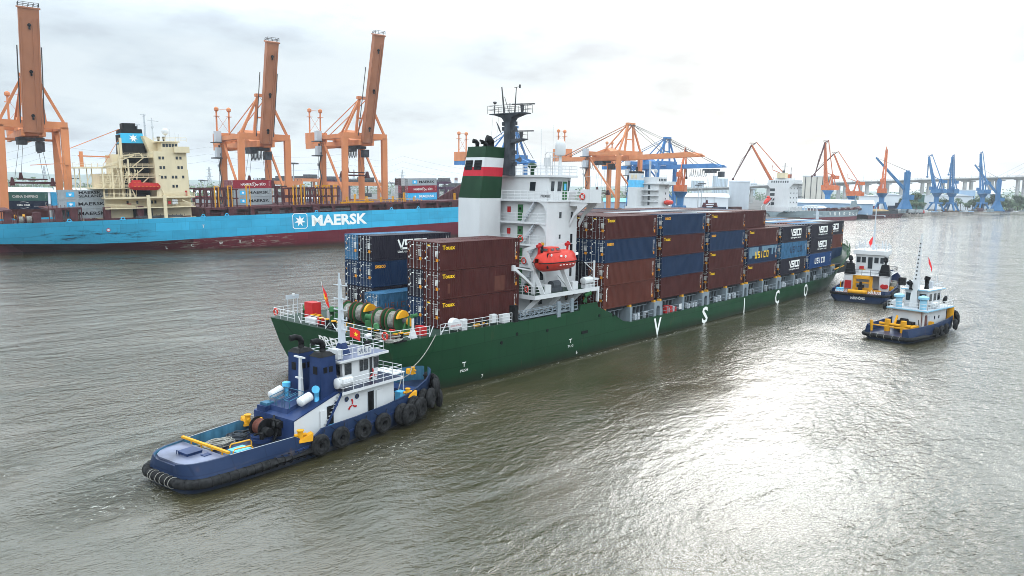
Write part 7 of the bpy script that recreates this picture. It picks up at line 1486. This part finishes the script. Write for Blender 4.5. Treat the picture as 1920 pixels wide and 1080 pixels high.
mb = MB(); mb.box(-4.4, .9, 1.6, 6.9, 20.5, 23.8, 0); mb.box(-4.2, .7, 1.8, 6.7, 23.8, 27, 1); mb.box(-4.2, .7, 1.8, 6.7, 27, 28, 2); mb.cyl((-2, 4, 28), (-2, 4, 30), .5, m=2); mb.cyl((-1, 5, 28), (-1, 5, 29.5), .4, m=2)
for y in (4.9, 2.8): mb.box(-4.3, -4.2, y - .8, y + .5, 24.6, 26.4, 3)
put_text(mb, 'BTT', (-.9, 1.78, 25), (1, 0, 0), Z_, 1.0, 1.5, m=0, bold=.05); mb.build('funnel', ['cyan', 'white', 'black', 'tan'], WS)
mb = MB(); mb.cyl((5, -2, 25.4), (5, -2, 27.5), .25); mb.lathe([(.3, 27.3), (.9, 27.8), (.9, 28.6), (.3, 29.2)], (5, -2, 0), 10); mb.bar((3, 0, 25.4), (3, 0, 33), .7); mb.rail([(3, -5.4, 25.4), (9, -5.4, 25.4)], 1, 2, 1.5, .05); mb.build('mast', 'lightgrey', WS)
LW = thing('lifeboat', 'small orange lifeboat on the far white ship, beside its blue funnel band', 'lifeboat', WS.matrix_basis @ Vector((7, -8.6, 12.6)), radians(-7))
mb = MB(); mb.loft([[(x, w * cos(a), 1 + h * sin(a)) for a in [2 * pi * i / 10 for i in range(10)]] for x, w, h in ((-3.4, .2, .2), (-2.8, .9, .9), (0, 1.2, 1.3), (2.4, 1.0, 1.0), (3.4, .2, .3))]); mb.build('hull', 'orange', LW, 50)
mb = MB(); mb.bar((5, -8.2, 11.5), (5, -8.2, 15), .25); mb.bar((9, -8.2, 11.5), (9, -8.2, 15), .25); mb.bar((-4, -6, 7), (5, -7.8, 12), .3); mb.build('lifeboat_davit', 'white', WS)
# sand barge and small far tug
v = gz(1612, 409.0, 0)
BG = thing('barge', 'long dark barge heaped with sand by the blue tower crane', 'barge', v, radians(-9))
mb = MB(); mb.hexa([(3, -5, -1), (58, -5, -1), (58, 5, -1), (3, 5, -1)], [(0, -5.5, 3.6), (62, -5.5, 2.8), (62, 5.5, 2.8), (0, 5.5, 3.6)]); mb.box(6, 50, -5.4, -5.1, 2.9, 5.2, 1); mb.box(6, 50, 5.1, 5.4, 2.9, 5.2, 1); mb.box(52, 58, -3, 3, 2.8, 6.5, 1)
for i in range(9): mb.cyl((6 + i * 6, -5.6, 1.8), (6 + i * 6, -5.2, 1.8), .5, n=8, m=1)
mb.build('hull', ['maroon', 'dkgrey'], BG)
mb = MB(); mb.loft([[(x, -4.8, 3.2), (x, -2.5, 3.2 + h), (x, 2.5, 3.2 + h * 1.1), (x, 4.8, 3.2)] for x, h in ((6.2, .5), (12, 3.0), (24, 3.4), (38, 3.1), (49.8, .6))]); mb.build('sand_heap', 'sand', BG)
v = gz(1869, 397.5, 0)
ST = thing('tugboat', 'tiny dark tug with white wheelhouse, far off under the end of the quay', 'tugboat', v, radians(-20))
mb = MB(); mb.hexa([(1, -2.5, -.5), (22, -2.5, -.5), (22, 2.5, -.5), (1, 2.5, -.5)], [(0, -3, 2), (26, -1, 3.6), (26, 1, 3.6), (0, 3, 2)]); mb.build('hull', 'tug_blue', ST)
mb = MB(); mb.box(10, 18, -2, 2, 2, 5); mb.box(12, 16, -1.6, 1.6, 5, 8); mb.bar((13.5, 0, 8), (13.5, 0, 14), .5); mb.build('wheelhouse', 'white', ST)
# bridge across the far river
br0, br1 = gd(1380, 358, 1050), gd(1990, 326, 1250)
BRD = thing('road_bridge', 'long grey concrete viaduct rising to a cable stayed span at the far right', 'bridge', (br0.x, br0.y, 0))
dv = br1 - br0; BLn = dv.xy.length; bd = Vector((dv.x, dv.y, 0)).normalized(); bnv = Vector((-bd.y, bd.x, 0))
def bz(t): p = br0.lerp(br1, t); return 24 + (hz_(1920, 331, 1235) - 24) * min(1, t / .88) ** .85
mb = MB(); secs_ = []
for i in range(-4, 31):
    t = i / 26; p = Vector((dv.x * t, dv.y * t, 0)); z = bz(max(t, 0)) - (0 if t > 0 else -t * 20)
    secs_.append([p - bnv * 8 + Vector((0, 0, z)), p + bnv * 8 + Vector((0, 0, z)), p + bnv * 8 + Vector((0, 0, z - 1)), p + bnv * 4 + Vector((0, 0, z - 3.6)), p - bnv * 4 + Vector((0, 0, z - 3.6)), p - bnv * 8 + Vector((0, 0, z - 1))])
mb.loft(secs_); mb.rail([q[0] for q in secs_], 1.2, 1, 8, .15); mb.build('bridge_deck', 'concrete', BRD)
for px in (1397, 1440, 1487, 1530, 1571, 1612, 1650, 1688, 1727, 1765, 1806, 1855, 1905):
    d = ray(px + 4, 400); a = Vector((d.x, d.y)); o_ = Vector((br0.x - CAM.x, br0.y - CAM.y)); den_ = a.x * -dv.y + a.y * dv.x
    t = (o_.x * a.y - o_.y * a.x) / (dv.x * -a.y + dv.y * a.x) if abs(dv.x * -a.y + dv.y * a.x) > 1e-6 else 0
    p = Vector((dv.x * t, dv.y * t, 0)); z = bz(max(t, 0)) - 3.6; mb = MB(); big = 1.5 if px == 1855 else 1
    for s in (-5.0, 5.0): q = p + bd * s * .85; mb.hexa([q + bd * i * 1.8 * big + bnv * j * 2 for i, j in ((-1, -1), (1, -1), (1, 1), (-1, 1))], [q + bd * i * 1.6 * big + bnv * j * 1.8 + Vector((0, 0, z - 1.4)) for i, j in ((-1, -1), (1, -1), (1, 1), (-1, 1))])
    mb.hexa([p + bd * i * 8 * big + bnv * j * 2.5 + Vector((0, 0, z - 1.5)) for i, j in ((-1, -1), (1, -1), (1, 1), (-1, 1))], [p + bd * i * 9 * big + bnv * j * 3 + Vector((0, 0, z)) for i, j in ((-1, -1), (1, -1), (1, 1), (-1, 1))]); mb.build('bridge_pier', 'concrete', BRD)
mb = MB(); tp = gd(2140, 250, 1290); tp = Vector((tp.x - br0.x, tp.y - br0.y, tp.z + 40))
for i in range(9): t = .80 + i * .03; p = Vector((dv.x * t, dv.y * t, bz(t))); mb.tube([p, tp - Vector((0, 0, i * 1.5))], .22, 4)
mb.build('stay_cable', 'lightgrey', BRD)
mb = MB()
for i in range(18): t = i / 18; p = Vector((dv.x * t, dv.y * t, bz(t))); mb.bar(p, p + Vector((0, 0, 9)), .25)
mb.build('lamp_post', 'lightgrey', BRD)
# buildings: (name, px0, px1, ytop, distance, depth, wall, roof kind, label)
def bldg(name, px0, px1, ytop, D, depth, wall, roof, label, ribs=0, roofm='shed_roof', wins=0, yaw=None, group=None):
    a, b = qpos(px0, D), qpos(px1, D); c = (a + b) / 2; L = (b - a).xy.length; h = hz_((px0 + px1) / 2, ytop, D) - QZ
    th = math.atan2((b - a).y, (b - a).x) if yaw is None else radians(yaw)
    o = thing(name, label, 'building', c, th, group); rh = min(h * .25, depth * .12) if roof == 'gable' else 0
    mb = MB(); mb.box(-L / 2, L / 2, 0, depth, 0, h - rh)
    for i in range(ribs): x = -L / 2 + L * (i + .5) / ribs; mb.box(x - .28, x + .28, -.35, -.002, 0, h - rh - .5, 1)
    mb.build('wall', [wall, 'dkgrey' if ribs and name == 'silo_block' else wall], o)
    mb = MB()
    if roof == 'gable': mb.ext([(-L / 2 - 1, -1, h - rh + .02), (-L / 2 - 1, depth / 2, h), (-L / 2 - 1, depth + 1, h - rh + .02), (-L / 2 - 1, depth / 2, h - rh - .3 + rh * .8)], (L + 2, 0, 0))
    elif roof == 'ridges':
        n = max(2, int(L / 28))
        for i in range(n): x0 = -L / 2 + L * i / n; w = L / n; mb.ext([(x0, -1, h - rh), (x0 + w / 2, -1, h + w * .10), (x0 + w, -1, h - rh)], (0, depth + 2, 0))
    else: mb.box(-L / 2 - .4, L / 2 + .4, -.4, depth + .4, h, h + .8)
    mb.build('roof', roofm, o)
    if wins:
        mb = MB(); cols = max(3, int(L / 4))
        for r_ in range(wins):
            z = h * (r_ + .4) / (wins + .3)
            for i in range(cols): x = -L / 2 + L * (i + .3) / cols; mb.box(x, x + L / cols * .5, -.12, -.01, z, z + min(1.8, h / wins * .5))
        mb.build('window', 'glass_grey', o)
    return o
bldg('silo_block', 1492, 1545, 331, 760, 40, 'silo', 'flat', 'pale silo block with dark vertical seams behind the tallest orange harbour crane', ribs=5)
bldg('warehouse', 1357, 1395, 341, 700, 35, 'lightgrey', 'flat', 'tall pale grey transfer tower building left of the grey ship deckhouse', ribs=3)
bldg('warehouse', 1270, 1357, 362, 690, 30, 'shed', 'gable', 'long low pale shed under the hazy towers, left of the grey tower building', ribs=8)
bldg('warehouse', 1480, 1625, 374, 640, 30, 'bluewall', 'gable', 'long blue walled shed behind the grey ship', ribs=14)
bldg('warehouse', 1598, 1640, 367, 860, 60, 'shed', 'ridges', 'white shed with ridged roof behind the sand barge')
bldg('warehouse', 1632, 1722, 366, 880, 70, 'shed', 'ridges', 'broad white shed with three roof ridges behind the blue tower crane')
bldg('warehouse', 1694, 1719, 365, 845, 20, 'cont_green', 'flat', 'green walled shed end standing among the trees on the far quay')
bldg('warehouse', 1722, 1808, 367, 920, 60, 'shed', 'ridges', 'white shed behind the twin blue harbour cranes')
bldg('office_building', 1780, 1812, 357, 1000, 20, 'bluewall', 'flat', 'low office block with blue window bands behind the far quay', wins=2)
bldg('warehouse', 1828, 1860, 357, 1010, 30, 'tower_glass', 'gable', 'grey green shed beyond the trees near the viaduct')
bldg('tower_block', 1287, 1311, 339, 2300, 40, 'tower_glass', 'flat', 'hazy wide tower block on the skyline left of the hanging spreader', wins=14)
bldg('tower_block', 1326, 1336, 330, 2400, 30, 'tower_glass', 'flat', 'hazy slender tower on the skyline behind the hanging spreader', wins=18)
bldg('tower_block', 1334, 1354, 335, 2500, 30, 'tower_glass', 'flat', 'hazy broad tower on the skyline right of the slender one', wins=16)
bldg('tower_block', 1396, 1408, 344, 2300, 30, 'tower_glass', 'flat', 'hazy low tower block beside the grey tower building', wins=8)
bldg('warehouse', 1128, 1180, 372, 560, 40, 'bluewall', 'gable', 'blue roofed shed between the white deckhouse and the far white ship', roofm='cont_sky')
bldg('warehouse', 1228, 1258, 381, 520, 30, 'shed', 'gable', 'white roofed shed behind the orange lifeboat of the far white ship')
bldg('warehouse', -60, 110, 352, 620, 60, 'shed', 'gable', 'long white roofed shed in the yard behind the pale blue stern')
bldg('warehouse', 115, 172, 352.5, 560, 40, 'shed', 'gable', 'white roofed shed beside the tan deckhouse, beyond the yard')
bldg('warehouse', 362, 410, 357, 760, 40, 'shed', 'gable', 'pale shed right of the tan deckhouse, beyond the yard')
bldg('warehouse', 560, 622, 367, 560, 30, 'bluewall', 'gable', 'low blue grey shed behind the yellow goal posts')
# chimney
CHM = thing('chimney', 'red and white banded chimney left of the green funnel', 'chimney', qpos(854, 900)); mb = MB()
zt = hz_(854, 333, 900) - QZ
for i in range(8): mb.cyl((0, 0, zt * i / 8), (0, 0, zt * (i + 1) / 8), 2.6 - i * .1, 2.5 - i * .1, n=14, m=i % 2)
mb.build('shaft', ['lightgrey', 'pinkish'], CHM)
# lattice pylons with wires
def pylon(px, ytop, D, label):
    h = hz_(px, ytop, D) - QZ; r = thing('power_pylon', label, 'pylon', qpos(px, D), radians(30), 'power pylons'); mb = MB(); w = h * .09
    zs = [0, .18, .34, .48, .6, .7, .8, .9, 1.0]; ws = [w * (1 - z * .9) for z in zs]
    for (z0, w0), (z1, w1) in zip(zip(zs, ws), zip(zs[1:], ws[1:])):
        c0 = [(w0 * i, w0 * j, z0 * h) for i, j in ((-1, -1), (1, -1), (1, 1), (-1, 1))]; c1 = [(w1 * i, w1 * j, z1 * h) for i, j in ((-1, -1), (1, -1), (1, 1), (-1, 1))]
        for k in range(4): mb.bar(c0[k], c1[k], .35); mb.bar(c0[k], c1[(k + 1) % 4], .22); mb.bar(c0[(k + 1) % 4], c1[k], .22)
    mb.build('lattice', 'galv', r)
    mb = MB()
    for z, a in ((.66, .16), (.78, .13), (.9, .10)): mb.bar((0, -h * a, h * z), (0, h * a, h * z), .5, w2=.5)
    mb.build('cross_arm', 'galv', r); return r
pyl = [pylon(97, 312, 1150, 'lattice pylon between the orange legs of the leftmost gantry'), pylon(400, 313, 1100, 'lattice pylon left of the middle orange gantry legs'), pylon(666, 318, 1150, 'lattice pylon behind the tallest orange gantry'), pylon(755, 318, 1250, 'lattice pylon above the forward container stack')]
mb = MB()
def wire(a, b, sag): mb.tube([a.lerp(b, i / 12) - Vector((0, 0, sag * 4 * (i / 12) * (1 - i / 12))) for i in range(13)], .16, 3)
pts_ = [gd(-260, 310, 1150)] + [p.location + Vector((0, 0, 62)) for p in pyl] + [gd(1060, 330, 1400)]
for dz in (0, -9, -18):
    for a, b in zip(pts_, pts_[1:]): wire(a + Vector((0, 0, dz)), b + Vector((0, 0, dz)), 10)
tag(mb.build('power_line', 'galv'), 'thin power lines strung across the sky between the pylons', 'power line')
# light masts
def lightmast(px, ytop, D, label, head=True):
    h = hz_(px, ytop, D) - QZ; r = thing('light_mast', label, 'light mast', qpos(px, D), 0, 'yard light masts'); mb = MB(); mb.cyl((0, 0, 0), (0, 0, h), .5, .28, n=8); mb.build('pole', 'galv', r)
    mb = MB(); mb.cyl((0, 0, h - .6), (0, 0, h), 1.6, n=10)
    for i in range(8): a = i * pi / 4; mb.box(2.2 * cos(a) - .6, 2.2 * cos(a) + .6, 2.2 * sin(a) - .6, 2.2 * sin(a) + .6, h - .9, h - .1)
    mb.build('lamp_head', 'steel', r)
lightmast(555, 305, 470, 'tall light mast between the middle and right orange gantries'); lightmast(735, 342, 620, 'light mast left of the forward container stack'); lightmast(74, 337, 760, 'yard light mast left of the leftmost gantry legs'); lightmast(128, 334, 700, 'yard light mast just right of the leftmost gantry legs'); lightmast(154, 334, 690, 'yard light mast left of the tan deckhouse'); lightmast(139, 337, 800, 'shorter light mast between two taller ones left of the tan deckhouse'); lightmast(385, 337, 760, 'slim light mast right of the tan deckhouse'); lightmast(391, 338, 800, 'second slim light mast right of the tan deckhouse')
lightmast(1307, 343, 560, 'light mast with round head in front of the hazy towers'); lightmast(1301, 346, 620, 'shorter light mast beside the round headed one'); lightmast(1489, 368, 660, 'short light mast at the corner of the silo block')
# yard gantries and stacks
def rtg(px, D, label, mat, W=22, H=20, yaw=0, k=1.0):
    r = thing('yard_gantry', label, 'yard crane', qpos(px, D), radians(yaw), 'yard gantries behind the quay'); r.scale = (k, k, k); mb = MB()
    for x in (-W / 2, W / 2):
        for y in (-4, 4): mb.bar((x, y, .5), (x, y, H), 1.2, 1.3)
        mb.box(x - 1, x + 1, -6, 6, .6, 2.2)
    mb.build('leg', mat, r); mb = MB()
    for y in (-4, 4): mb.box(-W / 2 - 1, W / 2 + 1, y - .8, y + .8, H, H + 2)
    for x in (-W / 2, W / 2): mb.box(x - .7, x + .7, -3.1, 3.1, H + .1, H + 1.5)
    mb.build('girder', mat, r); mb = MB(); mb.box(2, 8, -4.5, 4.5, H + 2.05, H + 4.6); mb.box(-6, 1, -3, 3, H + 2.05, H + 3.4); mb.rail([(-W / 2, -5, H + 2), (W / 2, -5, H + 2)], 1.2, 2, 2, .12); mb.cyl((5, -2, H - 4), (5, -2, H + .5), .25); mb.box(2, 8, -1.2, 1.2, H - 6, H - 4); mb.build('trolley', 'steel', r)
rtg(672, 430, 'orange yard gantry behind the legs of the tallest quay gantry', 'crane', W=30, H=16, yaw=-12); rtg(520, 440, 'orange yard gantry behind the middle quay gantry', 'crane', W=26, H=16, yaw=-12); rtg(572, 520, 'dull orange yard gantry left of the purple ones', 'crane', W=18, H=18, yaw=-12)
rtg(616, 640, 'purple yard gantry between two orange quay gantries', 'purple', W=20, H=18, yaw=10); rtg(640, 700, 'second purple yard gantry between two orange quay gantries', 'purple', W=18, H=18, yaw=20); rtg(822, 620, 'purple yard gantry right of the forward container stack', 'purple', W=16, H=18, yaw=-12); rtg(806, 540, 'purple yard gantry close behind the crimson container', 'purple', W=12, H=17, yaw=60); rtg(845, 560, 'purple yard gantry near the banded chimney', 'purple', W=18, H=14, yaw=0)
ry = random.Random(21); YC_ = ['cont_red', 'cont_brown', 'cont_blue', 'cont_sky', 'cont_white', 'cont_grey', 'cont_crimson', 'cont_green', 'purple']
YN_ = {'cont_red': 'dark red', 'cont_brown': 'rust brown', 'cont_blue': 'deep blue', 'cont_sky': 'sky blue', 'cont_white': 'white', 'cont_grey': 'grey', 'cont_crimson': 'crimson', 'cont_green': 'green', 'purple': 'purple'}
def yard(px, D, tiers, cols, where, hs=.9, only=None):
    a = qpos(px, D)
    for t in range(tiers):
        c = only or ry.choice(cols); container(a + Vector((0, 0, t * 2.62)), c, None, '%s container, tier %d, %s' % (YN_[c], t + 1, where), 'containers in the yard behind the quay', doors=False, rot=(0, 0, BROT), hs=hs)
spots = [(-20, 700, 2), (12, 690, 3), (40, 660, 3), (62, 650, 2), (100, 640, 3), (118, 600, 2), (150, 640, 2), (168, 590, 2), (368, 520, 3), (386, 500, 3), (404, 540, 2), (372, 460, 3), (585, 420, 2), (612, 430, 3), (640, 420, 2), (660, 480, 3), (690, 470, 3), (712, 440, 2), (722, 520, 3), (735, 470, 3), (815, 470, 3), (838, 460, 3), (852, 520, 2), (540, 430, 2), (560, 410, 2), (505, 400, 3), (475, 410, 2), (450, 400, 2)]
for i, (px, D, t) in enumerate(spots): yard(px, D, t, YC_, 'yard stack %s from the left behind pale blue ship' % ['one', 'two', 'three', 'four', 'five', 'six', 'seven', 'eight', 'nine', 'ten', 'eleven', 'twelve', 'thirteen', 'fourteen', 'fifteen', 'sixteen', 'seventeen', 'eighteen', 'nineteen', 'twenty', 'twenty one', 'twenty two', 'twenty three', 'twenty four', 'twenty five', 'twenty six', 'twenty seven', 'twenty eight'][sorted(range(len(spots)), key=lambda k: spots[k][0]).index(i)])
for i, (px, D, t) in enumerate([(1092, 330, 3), (1108, 345, 3), (1128, 360, 2), (1145, 375, 2), (1225, 430, 2), (1262, 470, 2), (1285, 500, 2), (1305, 520, 2), (1330, 540, 2), (1360, 560, 2), (1620, 720, 2), (1655, 760, 2), (1668, 765, 3), (1680, 770, 2)]): yard(px, D, t, ['cont_blue', 'cont_deep' if False else 'cont_blue', 'cont_red', 'cont_white', 'cont_crimson'] if i > 3 else ['cont_blue', 'cont_blue', 'cont_red'], 'far quay stack %s from the left' % ['one', 'two', 'three', 'four', 'five', 'six', 'seven', 'eight', 'nine', 'ten', 'eleven', 'twelve', 'thirteen', 'fourteen'][i])
# tall stacks right behind the pale blue stern
CNS = [('cont_red', None), ('cont_brown', None), ('cont_red', None), ('cont_deep', 'cma'), ('cont_green', 'china')]
for i, (c, lg) in enumerate(CNS):
    lab = {'cma': 'navy container with white logo, right under the green one behind the pale blue stern', 'china': 'green container with pale block lettering topping the stack behind the pale blue stern'}.get(lg, '%s container, tier %d of the stack under the green lettered one' % ('dark red' if c == 'cont_red' else 'rust brown', i + 1))
    container(bp_(-88.3, 42, QZ + 2.6 * i), c, lg, lab, 'stacks behind the pale blue stern', doors=False, rot=(0, 0, BROT), hs=.9)
for i, c in enumerate(['cont_red', 'cont_red', 'cont_grey', 'cont_sky', 'cont_sky']): container(bp_(-75.2, 42, QZ + 2.6 * i), c, None, '%s container, tier %d of the stack right of the green lettered one' % ({'cont_red': 'dark red', 'cont_grey': 'grey', 'cont_sky': 'sky blue'}[c], i + 1), 'stacks behind the pale blue stern', doors=False, rot=(0, 0, BROT), hs=.9)
# vehicles on the far quay
def truck(px, D, label, col):
    r = thing('truck', label, 'truck', qpos(px, D), radians(-8), 'trucks on the far quay'); mb = MB(); mb.box(0, 2.2, -1.2, 1.2, .6, 3.0); mb.box(2.2, 2.9, -1.2, 1.2, .6, 1.8); mb.build('cab', col, r); mb = MB(); mb.box(-8, -.3, -1.2, 1.2, 1.2, 3.6); mb.build('trailer', 'cont_grey', r); mb = MB()
    for x in (1.6, -1.5, -6, -7.2):
        for y in (-1.1, 1.1): mb.cyl((x, y - .15, .5), (x, y + .15, .5), .5, n=10)
    mb.build('wheel', 'rubber', r)
truck(1702, 700, 'white truck parked on the far quay left of the twin blue cranes', 'white'); truck(1716, 705, 'red cabbed truck on the far quay near the blue tower crane', 'red')
# quay face, fenders and cargo lying along the far quay
mb = MB(); q_ = [gz(1606, 407, 0), gz(1690, 405.2, 0), gz(1790, 401.4, 0), gz(1880, 397.4, 0), gz(1925, 395.0, 0)]
for a, b in zip(q_, q_[1:]):
    d = (b - a).normalized(); n_ = Vector((d.y, -d.x, 0)) * .5; A_, B2 = a + n_ - Vector((0, 0, .5)), b + n_ - Vector((0, 0, .5)); mb.hexa([A_, B2, B2 - n_ * .98, A_ - n_ * .98], [A_ + Vector((0, 0, 3.9)), B2 + Vector((0, 0, 3.9)), B2 - n_ * .98 + Vector((0, 0, 3.9)), A_ - n_ * .98 + Vector((0, 0, 3.9))])
tag(mb.build('quay_wall', 'quay_wall'), 'pale stained concrete face of the far quay along the water', 'quay wall')
rc = random.Random(31); NUM = ['first', 'second', 'third', 'fourth', 'fifth', 'sixth', 'seventh', 'eighth', 'ninth', 'tenth', 'eleventh', 'twelfth', 'thirteenth', 'fourteenth', 'fifteenth', 'sixteenth', 'seventeenth', 'eighteenth', 'nineteenth', 'twentieth', 'twenty first', 'twenty second', 'twenty third', 'twenty fourth', 'twenty fifth', 'twenty sixth', 'twenty seventh', 'twenty eighth']
for i in range(28):
    px = 1664 + i * 9.4; D = 690 + (px - 1664) * .86 + rc.uniform(14, 40); m_ = rc.choice(['steel', 'cont_white', 'lightgrey', 'wood', 'maroon', 'bluewall', 'hull_grey']); L = rc.uniform(5, 13); o = thing('cargo_pile', '%s cargo stack from the blue tower crane along the far quay' % NUM[i], 'cargo', qpos(px, D), radians(-8), 'cargo lying on the far quay')
    mb = MB(); k = rc.randint(1, 3)
    for j in range(k): mb.box(-L / 2 + j * .3, L / 2 - j * .3, -1.5, 1.5, j * 1.05, j * 1.05 + .9)
    mb.build('load', m_, o); mb = MB()
    for x in (-L * .3, L * .3): mb.box(x - .15, x + .15, -1.6, 1.6, .9, 1.05) if k > 1 else mb.box(x - .1, x + .1, -1.52, 1.52, .9, .95)
    mb.build('dunnage', 'wood', o)
# trees
def tree_meshes(seed, h, w, n, palm=False):
    r = random.Random(seed); tr = MB(); cr = MB()
    if palm:
        tr.tube([(0, 0, 0), (.2, .1, h * .4), (.1, 0, h * .82)], [.35, .28, .22], 7)
        for i in range(16):
            a = i * 2.4; up = r.uniform(-.1, .8); L = w * r.uniform(.7, 1)
            for k in range(5):
                t0, t1 = k / 5, (k + 1) / 5; f = lambda t: Vector((cos(a) * L * t, sin(a) * L * t, h * .82 + L * (up * t - 1.1 * t * t))); s = Vector((-sin(a), cos(a), 0)) * .55 * (1 - t0 * .6)
                cr.add([f(t0) - s, f(t1) - s * .8, f(t1) + s * .8, f(t0) + s], [(0, 1, 2, 3)])
        return tr, cr
    tr.tube([(0, 0, 0), (.1, 0, h * .25), (.2, .1, h * .5)], [h * .035, h * .028, h * .015], 7)
    cl = []
    for i in range(9):
        a = r.uniform(0, 6.28); q = r.uniform(.1, .75) * w; c = Vector((cos(a) * q, sin(a) * q, h * r.uniform(.42, .85))); cl.append((c, r.uniform(.25, .45) * w)); tr.tube([(.15, .05, h * .3), c * .6 + Vector((0, 0, h * .12)), c], [h * .014, h * .009, .03], 5)
    for i in range(n):
        c, R = r.choice(cl); d = Vector((r.gauss(0, 1), r.gauss(0, 1), r.gauss(0, .8))).normalized() * R * r.random() ** .4; p = c + d; s = r.uniform(.3, .8) * h * .07
        u = Vector((r.gauss(0, 1), r.gauss(0, 1), r.gauss(0, 1))).normalized(); v2 = u.orthogonal().normalized(); cr.add([p - u * s, p + v2 * s * .6, p + u * s, p - v2 * s * .6], [(0, 1, 2, 3)])
    return tr, cr
def tree(pos, meshes, label, s=1.0, grp='trees on the far bank', name='tree'):
    r = thing(name, label, 'tree', pos, ry.uniform(0, 6), grp); r.scale = (s, s, s * ry.uniform(.85, 1.15))
    for nm, me in zip(('trunk', 'crown'), meshes): o = bpy.data.objects.new(nm, me); COL.objects.link(o); o.parent = r
def mk_tree(*a, **k):
    tr, cr = tree_meshes(*a, **k); o1, o2 = tr.build('trunk', 'bark'), cr.build('crown', 'leaf'); m = (o1.data, o2.data); bpy.data.objects.remove(o1); bpy.data.objects.remove(o2); return m
TA, TB, TP = mk_tree(1, 10, 5, 1500), mk_tree(2, 9, 6, 1700), mk_tree(3, 11, 4.2, 0, palm=True)
for i, (px, D, s, w) in enumerate([(1688, 810, 1.5, 'tall leafy tree beside the green shed end'), (1697, 805, 1.6, 'broad tree in front of the green shed end'), (1706, 800, 1.2, 'lower tree right of the green shed end'), (1680, 815, 1.0, 'small tree right of the blue tower crane'), (1752, 840, 1.3, 'tree half hidden between the twin blue cranes'), (1758, 845, 1.2, 'second tree between the twin blue cranes'), (1810, 900, 1.3, 'tree left of the lone blue crane'), (1818, 905, 1.2, 'tree just behind the lone blue crane column'), (1836, 905, 1.5, 'tall tree right of the lone blue crane'), (1846, 900, 1.6, 'tree beside the slanting blue jib'), (1862, 920, 1.2, 'tree right of the far blue tower crane'), (1872, 930, 1.3, 'round tree above the tiny tug'), (1882, 940, 1.2, 'tree behind the tiny tug'), (1893, 950, 1.5, 'taller tree near the right edge'), (1903, 960, 1.7, 'tall tree before the right edge'), (1914, 970, 1.7, 'tree at the right edge of the far bank'), (1925, 980, 1.6, 'outermost tree on the right of the far bank'), (1800, 895, 1.0, 'small tree right of the palms'), (1826, 910, 1.0, 'low tree under the lone blue crane'), (1855, 910, 1.2, 'tree behind the far blue tower crane')]): tree(qpos(px, D), TA if i % 2 else TB, w, s)
for px, D, s, w in [(1774, 830, 1.0, 'palm right of the twin blue cranes'), (1781, 832, 1.2, 'taller palm right of the twin blue cranes'), (1787, 835, 1.0, 'third palm before the white shed'), (1797, 850, .8, 'small palm standing apart before the white shed'), (1720, 810, .8, 'small palm left of the twin blue cranes')]: tree(qpos(px, D), TP, w, s, 'palms on the far quay', 'palm_tree')
# far wooded skyline (reads as one mass)
mb = MB(); rz_ = random.Random(9)
def bank(px0, px1, D, h0, step=14):
    n = int((px1 - px0) / 6)
    for i in range(n):
        p = qpos(px0 + (px1 - px0) * i / n, D + rz_.uniform(-60, 120)); h = h0 * rz_.uniform(.6, 1.15); R = rz_.uniform(6, 13)
        for k in range(26):
            d = Vector((rz_.gauss(0, R * .5), rz_.gauss(0, R * .5), abs(rz_.gauss(h * .45, h * .3)))); q = p + d; s = rz_.uniform(1.2, 2.6); u = Vector((rz_.gauss(0, 1), rz_.gauss(0, 1), rz_.gauss(0, .6))).normalized(); v2 = u.orthogonal().normalized()
            mb.add([q - u * s, q + v2 * s * .7, q + u * s, q - v2 * s * .7], [(0, 1, 2, 3)])
bank(-60, 480, 1050, 15); bank(480, 870, 1250, 20); bank(360, 420, 700, 11); bank(1080, 1290, 1000, 14); bank(1400, 1700, 1350, 16); bank(1700, 1990, 1050, 13); bank(1855, 1990, 1010, 12); bank(1700, 1990, 1500, 24)
tag(mb.build('tree_belt', 'leaf'), 'belt of far trees along the skyline behind the port', 'tree belt', kind='stuff')
M['leaf_far'] = paint('leaf_far', (.06, .10, .06), .9, wear=.3, scale=.01, streak=1)
# distant hills
mb = MB(); pr2 = [Vector(qpos(px, 5200, 0)) for px in range(-300, 2300, 40)]; hs2 = [18 + 16 * (.5 + .5 * sin(i * .35)) + rz_.uniform(0, 8) + (26 if 4 < i < 16 else 0) for i in range(len(pr2))]
n = len(pr2); out = [p + (p - CAM).normalized() * 900 for p in pr2]
mb.add([(p.x, p.y, 2.9) for p in pr2] + [(p.x * .35 + q.x * .65, p.y * .35 + q.y * .65, h) for p, q, h in zip(pr2, out, hs2)] + [(q.x, q.y, 2.9) for q in out], [(i, i + 1, n + i + 1, n + i) for i in range(n - 1)] + [(n + i, n + i + 1, 2 * n + i + 1, 2 * n + i) for i in range(n - 1)])
tag(mb.build('hills', 'leaf_far'), kind='structure')
# ---------------------------------------------------------------- haze over the far port
m, t = new_mat('haze_air'); v = N(t, 'ShaderNodeVolumePrincipled'); v.inputs['Color'].default_value = (.90, .95, 1, 1); v.inputs['Density'].default_value = HAZE; v.inputs['Anisotropy'].default_value = .3
lk(t, v.outputs[0], N(t, 'ShaderNodeOutputMaterial').inputs['Volume']); M['haze_air'] = m
mb = MB(); mb.box(-9500, 9500, -9500, 9500, -4, 140); tag(mb.build('haze', 'haze_air'), 'thin grey haze over the river and far port', 'haze', kind='stuff')
